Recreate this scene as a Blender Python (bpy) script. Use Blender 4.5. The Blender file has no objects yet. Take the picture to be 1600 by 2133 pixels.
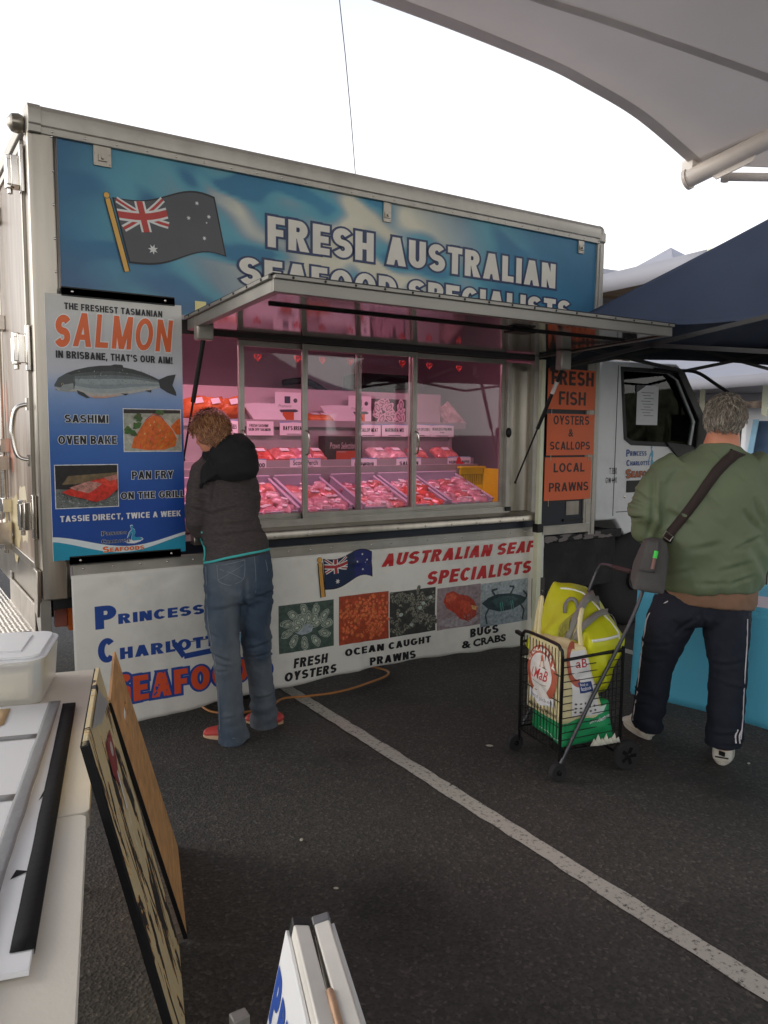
import bpy, bmesh, math, random
from mathutils import Vector, Matrix, noise, geometry
from mathutils.bvhtree import BVHTree
V = Vector
SC = bpy.context.scene
COL = SC.collection
# ---------------------------------------------------------------- camera, sky, sun, exposure
IMG_W, IMG_H, FPX = 1600.0, 2133.0, 1632.43
PITCH, YAW, ROLL, EYE = 0.102390547, 0.573035986, -0.00880563506, 1.6
_cy, _sy, _cp, _sp = math.cos(YAW), math.sin(YAW), math.cos(PITCH), math.sin(PITCH)
_cr, _sr = math.cos(ROLL), math.sin(ROLL)
FWD = V((_sy*_cp, _cy*_cp, -_sp)); _R = V((_cy, -_sy, 0)); _D = FWD.cross(_R)
RIGHT = _cr*_R + _sr*_D; DOWN = -_sr*_R + _cr*_D
EYEP = V((0, 0, EYE))
cam_data = bpy.data.cameras.new('camera'); cam = bpy.data.objects.new('camera', cam_data); COL.objects.link(cam)
_m = Matrix((RIGHT, -DOWN, -FWD)).transposed().to_4x4(); _m.translation = EYEP
cam.matrix_world = _m
cam_data.sensor_fit = 'HORIZONTAL'; cam_data.sensor_width = 36; cam_data.lens = 36*FPX/IMG_W
cam_data.clip_start = 0.05; cam_data.clip_end = 2000
SC.camera = cam
SUN_EL, SUN_AZ = math.radians(20), math.radians(-48)
world = bpy.data.worlds.new('World'); SC.world = world; world.use_nodes = True
wn, wl = world.node_tree.nodes, world.node_tree.links
sky = wn.new('ShaderNodeTexSky'); sky.sky_type = 'NISHITA'; sky.sun_disc = False
sky.sun_elevation = SUN_EL; sky.sun_rotation = SUN_AZ; sky.air_density = 1.2; sky.dust_density = 4.0; sky.ozone_density = 1.0
hs = wn.new('ShaderNodeHueSaturation'); hs.inputs['Saturation'].default_value = 0.22
wl.new(sky.outputs[0], hs.inputs['Color'])
cl = wn.new('ShaderNodeMix'); cl.data_type = 'RGBA'; cl.inputs[0].default_value = .72      # thin even cloud over the sky
wl.new(hs.outputs[0], cl.inputs[6])
tcw = wn.new('ShaderNodeTexCoord'); sep = wn.new('ShaderNodeSeparateXYZ'); wl.new(tcw.outputs['Generated'], sep.inputs[0])
ramp = wn.new('ShaderNodeValToRGB'); wl.new(sep.outputs[2], ramp.inputs[0])      # cloud layer: bright low down, greyer blue higher up
ramp.color_ramp.elements[0].position = .12; ramp.color_ramp.elements[0].color = (1, .985, .96, 1)
ramp.color_ramp.elements[1].position = .66; ramp.color_ramp.elements[1].color = (.25, .30, .42, 1)
amp = wn.new('ShaderNodeMix'); amp.data_type = 'RGBA'; amp.blend_type = 'MULTIPLY'; amp.inputs[0].default_value = 1; amp.inputs[7].default_value = (13, 13, 13, 1)
wl.new(ramp.outputs[0], amp.inputs[6]); wl.new(amp.outputs[2], cl.inputs[7])
wl.new(cl.outputs[2], wn['Background'].inputs[0])
wn['Background'].inputs[1].default_value = 0.13
sun_d = bpy.data.lights.new('sun', 'SUN'); sun = bpy.data.objects.new('sun', sun_d); COL.objects.link(sun)
sun_d.energy = 0.5; sun_d.angle = math.radians(16); sun_d.color = (1, .94, .86)
_s = V((math.sin(SUN_AZ)*math.cos(SUN_EL), math.cos(SUN_AZ)*math.cos(SUN_EL), math.sin(SUN_EL)))
sun.rotation_euler = _s.to_track_quat('Z', 'Y').to_euler(); sun.location = (-8, 6, 12)
SC.view_settings.view_transform = 'Standard'; SC.view_settings.look = 'None'
SC.view_settings.exposure = 0.40; SC.view_settings.gamma = 1.0
SC.render.engine = 'CYCLES'
SC.cycles.max_bounces = 8; SC.cycles.transparent_max_bounces = 16; SC.cycles.use_denoising = True
SC.cycles.sample_clamp_indirect = 6

# ---------------------------------------------------------------- measuring helpers (photo pixel -> point at a known plane or depth)
def ray(px, py): return FWD + RIGHT*((px-IMG_W/2)/FPX) + DOWN*((py-IMG_H/2)/FPX)
def PY(px, py, Y):
    d = ray(px, py); return EYEP + d*(Y/d.y)
def GZ(px, py, z=0.0):
    d = ray(px, py); return EYEP + d*((z-EYE)/d.z)
def CP(px, py, dep): return EYEP + ray(px, py)*dep
def PX(px, py, X):
    d = ray(px, py); return EYEP + d*(X/d.x)
FH = V((_sy, _cy, 0)); RH = _R.copy(); UP = V((0, 0, 1))

# ---------------------------------------------------------------- colour and materials
def lin(c): return c/12.92 if c <= .04045 else ((c+.055)/1.055)**2.4
def C(r, g, b, k=1.5): return tuple(min(.9, lin(x/255)*k) for x in (r, g, b)) + (1,)
MATS = {}
def mat(name, col, rough=.6, metal=0.0, var=.12, vscale=6.0, bump=0.0, bscale=60.0, spec=.5, stretch=None, dirt=0.0, dirtcol=None):
    if name in MATS: return MATS[name]
    m = bpy.data.materials.new(name); m.use_nodes = True; MATS[name] = m
    n, l = m.node_tree.nodes, m.node_tree.links; b = n['Principled BSDF']
    b.inputs['Roughness'].default_value = rough; b.inputs['Metallic'].default_value = metal
    b.inputs['Specular IOR Level'].default_value = spec
    tc = n.new('ShaderNodeTexCoord'); mp = n.new('ShaderNodeMapping'); l.new(tc.outputs['Object'], mp.inputs[0])
    if stretch: mp.inputs['Scale'].default_value = stretch
    nz = n.new('ShaderNodeTexNoise'); nz.inputs['Scale'].default_value = vscale; nz.inputs['Detail'].default_value = 6
    l.new(mp.outputs[0], nz.inputs['Vector'])
    cr = n.new('ShaderNodeValToRGB'); l.new(nz.outputs[0], cr.inputs[0])
    cr.color_ramp.elements[0].position = .3; cr.color_ramp.elements[1].position = .7
    cr.color_ramp.elements[0].color = tuple(x*(1-var) for x in col[:3])+(1,)
    cr.color_ramp.elements[1].color = tuple(min(1, x*(1+var)) for x in col[:3])+(1,)
    out = cr.outputs[0]
    if dirt:
        dn = n.new('ShaderNodeTexNoise'); dn.inputs['Scale'].default_value = 2.3; dn.inputs['Detail'].default_value = 9; dn.inputs['Roughness'].default_value = .7
        l.new(tc.outputs['Object'], dn.inputs['Vector'])
        dr = n.new('ShaderNodeValToRGB'); l.new(dn.outputs[0], dr.inputs[0])
        dr.color_ramp.elements[0].position = .48; dr.color_ramp.elements[1].position = .72
        dr.color_ramp.elements[0].color = (0, 0, 0, 1); dr.color_ramp.elements[1].color = (dirt, dirt, dirt, 1)
        mx = n.new('ShaderNodeMix'); mx.data_type = 'RGBA'; l.new(dr.outputs[0], mx.inputs[0]); l.new(out, mx.inputs[6])
        mx.inputs[7].default_value = dirtcol or tuple(x*.5 for x in col[:3])+(1,)
        out = mx.outputs[2]
    l.new(out, b.inputs['Base Color'])
    if rough > .05:
        mr = n.new('ShaderNodeMapRange'); l.new(nz.outputs[0], mr.inputs[0])
        mr.inputs[3].default_value = max(.02, rough*.8); mr.inputs[4].default_value = min(1, rough*1.2); l.new(mr.outputs[0], b.inputs['Roughness'])
    if bump:
        bn = n.new('ShaderNodeTexNoise'); bn.inputs['Scale'].default_value = bscale; bn.inputs['Detail'].default_value = 5
        l.new(mp.outputs[0], bn.inputs['Vector'])
        bp = n.new('ShaderNodeBump'); bp.inputs['Strength'].default_value = bump; bp.inputs['Distance'].default_value = .01
        l.new(bn.outputs[0], bp.inputs['Height']); l.new(bp.outputs[0], b.inputs['Normal'])
    return m
def print_mat(name, rough=.45, bump=0.0, fade=.10):
    m = bpy.data.materials.new(name); m.use_nodes = True; MATS[name] = m
    n, l = m.node_tree.nodes, m.node_tree.links; b = n['Principled BSDF']
    at = n.new('ShaderNodeAttribute'); at.attribute_name = 'Col'
    tc = n.new('ShaderNodeTexCoord'); nz = n.new('ShaderNodeTexNoise'); nz.inputs['Scale'].default_value = 5; nz.inputs['Detail'].default_value = 8
    l.new(tc.outputs['Object'], nz.inputs['Vector'])
    mr = n.new('ShaderNodeMapRange'); l.new(nz.outputs[0], mr.inputs[0]); mr.inputs[1].default_value = .3; mr.inputs[2].default_value = .7
    mr.inputs[3].default_value = 1-fade; mr.inputs[4].default_value = 1+fade*.5
    mx = n.new('ShaderNodeMix'); mx.data_type = 'RGBA'; mx.blend_type = 'MULTIPLY'; mx.inputs[0].default_value = 1
    l.new(at.outputs['Color'], mx.inputs[6]); l.new(mr.outputs[0], mx.inputs[7]); l.new(mx.outputs[2], b.inputs['Base Color'])
    b.inputs['Roughness'].default_value = rough
    if bump:
        n2 = n.new('ShaderNodeTexNoise'); n2.inputs['Scale'].default_value = 9; l.new(tc.outputs['Object'], n2.inputs['Vector'])
        bp = n.new('ShaderNodeBump'); bp.inputs['Strength'].default_value = bump; bp.inputs['Distance'].default_value = .02
        l.new(n2.outputs[0], bp.inputs['Height']); l.new(bp.outputs[0], b.inputs['Normal'])
    return m
def glass_mat(name, tint=(.9, .92, .92), refl=.12, dark=0.0):
    m = bpy.data.materials.new(name); m.use_nodes = True; MATS[name] = m
    n, l = m.node_tree.nodes, m.node_tree.links; n.remove(n['Principled BSDF'])
    tr = n.new('ShaderNodeBsdfTransparent'); tr.inputs[0].default_value = tint+(1,)
    gl = n.new('ShaderNodeBsdfGlossy'); gl.inputs['Roughness'].default_value = .02
    fr = n.new('ShaderNodeFresnel'); fr.inputs[0].default_value = 1.33
    ad = n.new('ShaderNodeMath'); ad.operation = 'ADD'; ad.inputs[1].default_value = refl; ad.use_clamp = True
    mx = n.new('ShaderNodeMixShader'); l.new(fr.outputs[0], ad.inputs[0]); l.new(ad.outputs[0], mx.inputs[0])
    l.new(tr.outputs[0], mx.inputs[1]); l.new(gl.outputs[0], mx.inputs[2]); l.new(mx.outputs[0], n['Material Output'].inputs[0])
    return m
def emit_mat(name, col, s):
    m = bpy.data.materials.new(name); m.use_nodes = True; MATS[name] = m
    b = m.node_tree.nodes['Principled BSDF']; b.inputs['Base Color'].default_value = col
    b.inputs['Emission Color'].default_value = col; b.inputs['Emission Strength'].default_value = s
    return m
def cloth_mat(name, col, trans=.25, rough=.8, var=.08, vscale=2, bump=.1, bscale=8):
    m = mat(name, col, rough, var=var, vscale=vscale, bump=bump, bscale=bscale)
    n, l = m.node_tree.nodes, m.node_tree.links; b = n['Principled BSDF']
    t = n.new('ShaderNodeBsdfTranslucent'); mx = n.new('ShaderNodeMixShader'); mx.inputs[0].default_value = trans
    src = b.inputs['Base Color'].links[0].from_socket; l.new(src, t.inputs[0])
    l.new(b.outputs[0], mx.inputs[1]); l.new(t.outputs[0], mx.inputs[2]); l.new(mx.outputs[0], n['Material Output'].inputs[0])
    return m

# ---------------------------------------------------------------- mesh builder
class MB:
    def __init__(s): s.v, s.f, s.m, s.c = [], [], [], []
    def add(s, vs, fs, mi=0, col=None):
        o = len(s.v); s.v += [tuple(p) for p in vs]
        for k, f in enumerate(fs):
            s.f.append(tuple(o+i for i in f)); s.m.append(mi)
            s.c.append(None if col is None else ([col]*len(f) if not callable(col) else [col(i) for i in f]))
    def hexa(s, p, mi=0):       # p: 8 corners, bottom loop 0-3 then top loop 4-7
        s.add(p, [(3, 2, 1, 0), (4, 5, 6, 7), (0, 1, 5, 4), (1, 2, 6, 5), (2, 3, 7, 6), (3, 0, 4, 7)], mi)
    def box(s, a, b, mi=0):
        x0, y0, z0 = a; x1, y1, z1 = b
        s.hexa([(x0, y0, z0), (x1, y0, z0), (x1, y1, z0), (x0, y1, z0), (x0, y0, z1), (x1, y0, z1), (x1, y1, z1), (x0, y1, z1)], mi)
    def bar(s, p, q, w, h, up=UP, mi=0):   # rectangular bar from p to q
        p, q = V(p), V(q); t = (q-p).normalized(); up = V(up)
        if abs(t.dot(up)) > .97: up = V((0, 1, 0)) if abs(t.y) < .9 else V((1, 0, 0))
        a = t.cross(up).normalized()*w/2; b = a.cross(t).normalized()*h/2
        s.hexa([p-a-b, p+a-b, p+a+b, p-a+b, q-a-b, q+a-b, q+a+b, q-a+b], mi)
    def loft(s, rings, n=14, mi=0, r=None, f=None, cap=True):  # rings: (centre, rx, ry)
        r = V(r) if r else RH; f = V(f) if f else FH
        o = []; N = len(rings)
        for i, (c, rx, ry) in enumerate(rings):
            c = V(c); t = (V(rings[min(i+1, N-1)][0])-V(rings[max(i-1, 0)][0])).normalized()
            a = r if abs(t.dot(r)) < .92 else f
            a = (a-t*a.dot(t)).normalized(); b = t.cross(a)
            o.append([c+a*rx*math.cos(2*math.pi*k/n)+b*ry*math.sin(2*math.pi*k/n) for k in range(n)])
        vs = [p for ring in o for p in ring]; fs = []
        for i in range(N-1):
            for k in range(n):
                k2 = (k+1) % n; fs.append((i*n+k, i*n+k2, (i+1)*n+k2, (i+1)*n+k))
        if cap: fs += [tuple(reversed(range(n))), tuple(range((N-1)*n, N*n))]
        s.add(vs, fs, mi)
    def tube(s, pts, rad, n=8, mi=0, smooth=0):
        pts = [V(p) for p in pts]
        if smooth: pts = catmull(pts, smooth)
        rr = rad if isinstance(rad, (list, tuple)) else [rad]*len(pts)
        o = []; prev = None
        for i, c in enumerate(pts):
            t = (pts[min(i+1, len(pts)-1)]-pts[max(i-1, 0)]).normalized()
            if prev is None:
                a = t.cross(UP) if abs(t.z) < .9 else t.cross(V((1, 0, 0)))
            else: a = prev-t*prev.dot(t)
            a.normalize(); prev = a; b = t.cross(a)
            o += [c+a*rr[i]*math.cos(2*math.pi*k/n)+b*rr[i]*math.sin(2*math.pi*k/n) for k in range(n)]
        N = len(pts)
        fs = [(i*n+k, i*n+(k+1) % n, (i+1)*n+(k+1) % n, (i+1)*n+k) for i in range(N-1) for k in range(n)]
        fs += [tuple(reversed(range(n))), tuple(range((N-1)*n, N*n))]
        s.add(o, fs, mi)
    def cyl(s, p, q, r, n=12, mi=0, r2=None): s.tube([p, q], [r, r if r2 is None else r2], n, mi)
    def ell(s, c, rx, ry, rz, mi=0, R=None, U=12, W=8):
        R = R or Matrix.Identity(3); c = V(c); vs = [c+R@V((0, 0, rz))]
        for j in range(1, W):
            th = math.pi*j/W
            vs += [c+R@V((rx*math.sin(th)*math.cos(2*math.pi*k/U), ry*math.sin(th)*math.sin(2*math.pi*k/U), rz*math.cos(th))) for k in range(U)]
        vs.append(c+R@V((0, 0, -rz))); L = len(vs)-1
        fs = [(0, 1+k, 1+(k+1) % U) for k in range(U)]
        for j in range(W-2):
            fs += [(1+j*U+k, 1+(j+1)*U+k, 1+(j+1)*U+(k+1) % U, 1+j*U+(k+1) % U) for k in range(U)]
        fs += [(L, 1+(W-2)*U+(k+1) % U, 1+(W-2)*U+k) for k in range(U)]
        s.add(vs, fs, mi)
    def lathe(s, prof, O, ax, n=24, mi=0):   # prof: (radius, height along ax)
        ax = V(ax).normalized(); a = ax.cross(UP) if abs(ax.z) < .9 else ax.cross(V((1, 0, 0))); a.normalize(); b = ax.cross(a); O = V(O)
        vs = [O+ax*h+(a*math.cos(2*math.pi*k/n)+b*math.sin(2*math.pi*k/n))*r for r, h in prof for k in range(n)]
        P = len(prof)
        fs = [(i*n+k, i*n+(k+1) % n, (i+1)*n+(k+1) % n, (i+1)*n+k) for i in range(P-1) for k in range(n)]
        fs += [tuple(reversed(range(n))), tuple(range((P-1)*n, P*n))]
        s.add(vs, fs, mi)
    def prism(s, poly, F, d0, d1, holes=(), mi=0):   # poly in (u,v); F(u,v,d) -> point
        loops = [list(poly)]+[list(h) for h in holes]; flat = [p for L in loops for p in L]
        tris = geometry.tessellate_polygon([[V((p[0], p[1], 0)) for p in L] for L in loops])
        n = len(flat); vs = [F(p[0], p[1], d0) for p in flat]+[F(p[0], p[1], d1) for p in flat]
        fs = [tuple(t) for t in tris]+[tuple(n+i for i in reversed(t)) for t in tris]; o = 0
        for L in loops:
            k = len(L)
            for i in range(k): j = (i+1) % k; fs.append((o+i, o+j, n+o+j, n+o+i))
            o += k
        s.add(vs, fs, mi)
    def grid(s, fn, nu, nv, mi=0, col=None, u0=0, u1=1, v0=0, v1=1):
        vs = [fn(u0+(u1-u0)*i/nu, v0+(v1-v0)*j/nv) for j in range(nv+1) for i in range(nu+1)]
        fs = [(j*(nu+1)+i, j*(nu+1)+i+1, (j+1)*(nu+1)+i+1, (j+1)*(nu+1)+i) for j in range(nv) for i in range(nu)]
        cc = None
        if col:
            cl = [col(u0+(u1-u0)*i/nu, v0+(v1-v0)*j/nv) for j in range(nv+1) for i in range(nu+1)]
            cc = lambda i: cl[i]
        s.add(vs, fs, mi, cc)
    def dome(s, c, nrm, r, mi=0, n=6):
        nrm = V(nrm).normalized(); s.lathe([(r, 0), (r*.85, r*.35), (r*.35, r*.6)], c, nrm, n, mi)
    def mesh(s, name):
        me = bpy.data.meshes.new(name); me.from_pydata(s.v, [], s.f)
        me.polygons.foreach_set('material_index', s.m)
        if any(c is not None for c in s.c):
            at = me.color_attributes.new('Col', 'FLOAT_COLOR', 'CORNER'); buf = []
            for f, c in zip(s.f, s.c):
                for k in range(len(f)): buf += list(c[k]) if c else [.5, .5, .5, 1]
            at.data.foreach_set('color', buf)
        return me
    def build(s, name, mats, parent=None, bevel=0, smooth=True, fix=True, solid=0, angle=.7):
        me = s.mesh(name)
        if fix:
            bm = bmesh.new(); bm.from_mesh(me); bmesh.ops.recalc_face_normals(bm, faces=bm.faces); bm.to_mesh(me); bm.free()
        return link(name, me, mats, parent, bevel, smooth, solid, angle)
def link(name, me, mats, parent=None, bevel=0, smooth=True, solid=0, angle=.7):
    for m in (mats if isinstance(mats, (list, tuple)) else [mats]): me.materials.append(m)
    if smooth:
        me.polygons.foreach_set('use_smooth', [True]*len(me.polygons))
        try: me.set_sharp_from_angle(angle=angle)
        except Exception: pass
    o = bpy.data.objects.new(name, me); COL.objects.link(o)
    if parent:
        o.parent = parent
        if parent.type == 'EMPTY': o.matrix_parent_inverse = parent.matrix_basis.inverted()
    if solid:
        md = o.modifiers.new('solid', 'SOLIDIFY'); md.thickness = solid; md.offset = 0
    if bevel:
        md = o.modifiers.new('bevel', 'BEVEL'); md.width = bevel; md.segments = 2; md.limit_method = 'ANGLE'; md.angle_limit = .6
    return o
def tag(o, label, cat, group=None, kind=None):
    o['label'] = label; o['category'] = cat
    if group: o['group'] = group
    if kind: o['kind'] = kind
    return o
def thing(name, label, cat, loc, group=None):
    o = bpy.data.objects.new(name, None); COL.objects.link(o); o.location = loc; o.empty_display_size = .1
    return tag(o, label, cat, group)
def copy_tree(o, parent=None):
    c = o.copy(); COL.objects.link(c)
    if parent: c.parent = parent
    for ch in list(o.children): copy_tree(ch, c)
    return c
def dots(name, pts, nrm, r, m, parent):     # small round heads: one mesh, one object each
    b = MB(); b.dome((0, 0, 0), nrm, r); o = b.build(name, m, parent); o.location = pts[0]
    for q in pts[1:]:
        c = o.copy(); c.location = q; COL.objects.link(c)
def catmull(p, k):
    out = []; P = [p[0]]+list(p)+[p[-1]]
    for i in range(1, len(P)-2):
        for j in range(k):
            t = j/k; a, b, c, d = P[i-1], P[i], P[i+1], P[i+2]
            out.append(.5*((2*b)+(c-a)*t+(2*a-5*b+4*c-d)*t*t+(3*b-a-3*c+d)*t**3))
    out.append(p[-1]); return out
def remesh(mb, voxel, smooth=4, disp=None):
    me = mb.mesh('tmp'); bm = bmesh.new(); bm.from_mesh(me); bmesh.ops.recalc_face_normals(bm, faces=bm.faces); bm.to_mesh(me); bm.free()
    o = bpy.data.objects.new('tmp', me); COL.objects.link(o)
    r = o.modifiers.new('r', 'REMESH'); r.mode = 'VOXEL'; r.voxel_size = voxel
    if smooth:
        s = o.modifiers.new('s', 'SMOOTH'); s.iterations = smooth; s.factor = .5
    dg = bpy.context.evaluated_depsgraph_get(); out = bpy.data.meshes.new_from_object(o.evaluated_get(dg))
    bpy.data.objects.remove(o); bpy.data.meshes.remove(me)
    if disp:
        nn = [v.normal.copy() for v in out.vertices]
        for v, q in zip(out.vertices, nn): v.co = v.co+q*disp(v.co, q)
    return out
def bvh_of(me): return BVHTree.FromPolygons([v.co.copy() for v in me.vertices], [tuple(p.vertices) for p in me.polygons])
def cast(bvh, px, py, off=.004):
    d = ray(px, py).normalized(); h, n, i, t = bvh.ray_cast(EYEP, d)
    if h is None:
        h, n, i, t = bvh.find_nearest(EYEP+d*4)
    if n.dot(d) > 0: n = -n
    return h+n*off

# ---------------------------------------------------------------- flat printed art and lettering
TXT = {}
def glyphs(s, bold=0.0, shear=0.0, space=1.0):
    k = (s, bold, shear, space)
    if k in TXT: return TXT[k]
    cu = bpy.data.curves.new('t', 'FONT'); cu.body = s; cu.offset = bold; cu.shear = shear; cu.space_character = space
    cu.resolution_u = 3; cu.fill_mode = 'BOTH'
    o = bpy.data.objects.new('t', cu); COL.objects.link(o)
    dg = bpy.context.evaluated_depsgraph_get(); me = bpy.data.meshes.new_from_object(o.evaluated_get(dg))
    vs = [(v.co.x, v.co.y) for v in me.vertices]; fs = [tuple(p.vertices) for p in me.polygons]
    bpy.data.objects.remove(o); bpy.data.curves.remove(cu); bpy.data.meshes.remove(me)
    TXT[k] = (vs, fs); return TXT[k]
CAPS = "ABCDEFGHIKLMNOPRSTUVWXY ,.!'"
def grow(pts, o):                        # push a convex polygon outwards
    n = len(pts); A = sum(pts[i][0]*pts[(i+1) % n][1]-pts[(i+1) % n][0]*pts[i][1] for i in range(n)); sg = 1 if A > 0 else -1; out = []
    for i in range(n):
        p, q, r = V(pts[i-1]), V(pts[i]), V(pts[(i+1) % n]); a = (q-p).normalized(); b = (r-q).normalized(); na, nb = V((a.y, -a.x))*sg, V((b.y, -b.x))*sg
        m = (na+nb); m = m/max(.35, m.length_squared)*2 if m.length > .01 else na; out.append((q.x+m.x*o, q.y+m.y*o))
    return out
def ribbon(pts, h, ext, closed):
    P = [V(p) for p in pts]; n = len(P); L, R = [], []
    if not closed and ext: P[0] = P[0]+(P[0]-P[1]).normalized()*ext; P[-1] = P[-1]+(P[-1]-P[-2]).normalized()*ext
    for i in range(n):
        a = P[i]-P[i-1] if (i or closed) else P[1]-P[0]; b = P[(i+1) % n]-P[i] if (i < n-1 or closed) else a
        if i == n-1 and not closed: b = a
        a, b = a.normalized(), b.normalized(); na, nb = V((-a.y, a.x)), V((-b.y, b.x)); m = na+nb; m = m*(2/max(.6, m.length_squared)); L.append((P[i].x+m.x*h, P[i].y+m.y*h*.82)); R.append((P[i].x-m.x*h, P[i].y-m.y*h*.82))
    if closed: L.append(L[0]); R.append(R[0])
    return L, R
def arc(cx, cy, rx, ry, a0, a1, n=10): return [(cx+rx*math.cos(math.radians(a0+(a1-a0)*k/n)), cy+ry*math.sin(math.radians(a0+(a1-a0)*k/n))) for k in range(n+1)]
def caps(ch, T):                         # a heavy sans capital: width and strokes in a box one unit high
    h = T/2; d = T*1.12; V_ = lambda x: ('s', [(x, 0), (x, 1)]); H = lambda y, a, b: ('s', [(a, y), (b, y)])
    if ch == ' ': return .26, []
    if ch in 'I': return T, [V_(h)]
    if ch in "'": return T, [('p', [(T*.2, .66), (T*.8, .66), (T, 1), (0, 1)])]
    if ch == '.': return T, [('p', [(0, 0), (T, 0), (T, T), (0, T)])]
    if ch == ',': return T, [('p', [(0, -.16), (T*.5, -.16), (T, T), (0, T)])]
    if ch == '!': return T, [('p', [(0, 0), (T, 0), (T, T*.9), (0, T*.9)]), ('p', [(T*.2, .3), (T*.8, .3), (T, 1), (0, 1)])]
    if ch == 'L': return .56, [V_(h), H(h*.85, T, .56)]
    if ch == 'E': return .60, [V_(h), H(h*.85, T, .60), H(.51, T, .56), H(1-h*.85, T, .60)]
    if ch == 'F': return .57, [V_(h), H(.49, T, .52), H(1-h*.85, T, .57)]
    if ch == 'H': return .70, [V_(h), V_(.70-h), H(.51, T, .70-T)]
    if ch == 'T': return .64, [V_(.32), H(1-h*.85, 0, .64)]
    if ch == 'N': return .72, [V_(h), V_(.72-h), ('p', [(0, 1), (.72-d, 0), (.72, 0), (d, 1)])]
    if ch == 'M': return .86, [V_(h), V_(.86-h), ('p', [(0, 1), (.43-d*.5, 0), (.43+d*.5, 0), (d, 1)]), ('p', [(.86, 1), (.43+d*.5, 0), (.43-d*.5, 0), (.86-d, 1)])]
    if ch == 'A': return .78, [('p', [(0, 0), (d, 0), (.39+d*.5, 1), (.39-d*.5, 1)]), ('p', [(.78-d, 0), (.78, 0), (.39+d*.5, 1), (.39-d*.5, 1)]), ('p', [(.2, .2), (.58, .2), (.53, .2+T*.8), (.25, .2+T*.8)])]
    if ch == 'V': return .74, [('p', [(0, 1), (.37-d*.5, 0), (.37+d*.5, 0), (d, 1)]), ('p', [(.74, 1), (.37+d*.5, 0), (.37-d*.5, 0), (.74-d, 1)])]
    if ch == 'W': return 1.04, [('p', [(a, 1), (b-d*.45, 0), (b+d*.45, 0), (a+d*.9, 1)]) for a, b in ((0, .28), (.52-d*.45, .76))]+[('p', [(a, 0), (b-d*.45, 1), (b+d*.45, 1), (a+d*.9, 0)]) for a, b in ((.28-d*.45, .52), (.76-d*.45, 1.04-d*.45))]
    if ch == 'Y': return .74, [('s', [(.37, 0), (.37, .46)]), ('p', [(0, 1), (.37-d*.5, .38), (.37+d*.5, .38), (d, 1)]), ('p', [(.74, 1), (.37+d*.5, .38), (.37-d*.5, .38), (.74-d, 1)])]
    if ch == 'K': return .72, [V_(h), ('p', [(T*.9, .36), (T*1.3, .36), (.70, 1), (.70-d*1.05, 1)]), ('p', [(.26, .52), (.72-d*1.1, 0), (.72, 0), (.38, .66)])]
    if ch == 'X': return .72, [('p', [(0, 1), (.72-d, 0), (.72, 0), (d, 1)]), ('p', [(.72, 1), (d, 0), (0, 0), (.72-d, 1)])]
    if ch == 'O': return .80, [('c', arc(.40, .5, .40-h, .5-h*.82, 0, 345, 23))]
    if ch == 'C': return .72, [('s', arc(.38, .5, .38-h, .5-h*.82, 42, 318, 20))]
    if ch == 'G': return .78, [('s', arc(.39, .5, .39-h, .5-h*.82, 45, 350, 20)), H(.46, .42, .78)]
    if ch == 'U': return .70, [('s', [(h, 1), (h, .36)]+arc(.35, .36, .35-h, .36-h, 180, 360, 12)[1:]+[(.70-h, 1)])]
    if ch == 'S':
        w = .70; e = h*.82; r = (1-2*e)/4; return w, [('s', arc(w/2, 1-e-r, w/2-h, r, 28, 270, 14)+arc(w/2, e+r, w/2-h*.95, r, 90, -156, 14)[1:])]
    k = .27 if ch in 'PR' else .25
    if ch == 'D': return .72, [V_(h), ('s', [(T*.9, 1-h*.85), (.34, 1-h*.85)]+arc(.34, .5, .38-h, .5-h*.85, 90, -90, 12)[1:-1]+[(.34, h*.85), (T*.9, h*.85)])]
    bowl = lambda yc, r, x: ('s', [(T*.9, yc+r), (x, yc+r)]+arc(x, yc, .66-h-x, r, 90, -90, 10)[1:-1]+[(x, yc-r), (T*.9, yc-r)])
    if ch == 'P': return .66, [V_(h), bowl(.685, .315-h*.85, .36)]
    if ch == 'R': return .72, [V_(h), bowl(.70, .30-h*.85, .37), ('p', [(.28, .42), (.72-d*1.08, 0), (.72, 0), (.50, .46)])]
    if ch == 'B': return .68, [V_(h), bowl(.73, .27-h*.85, .36), bowl(.27, .27-h*.85, .38)]
    return .5, []
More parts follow.
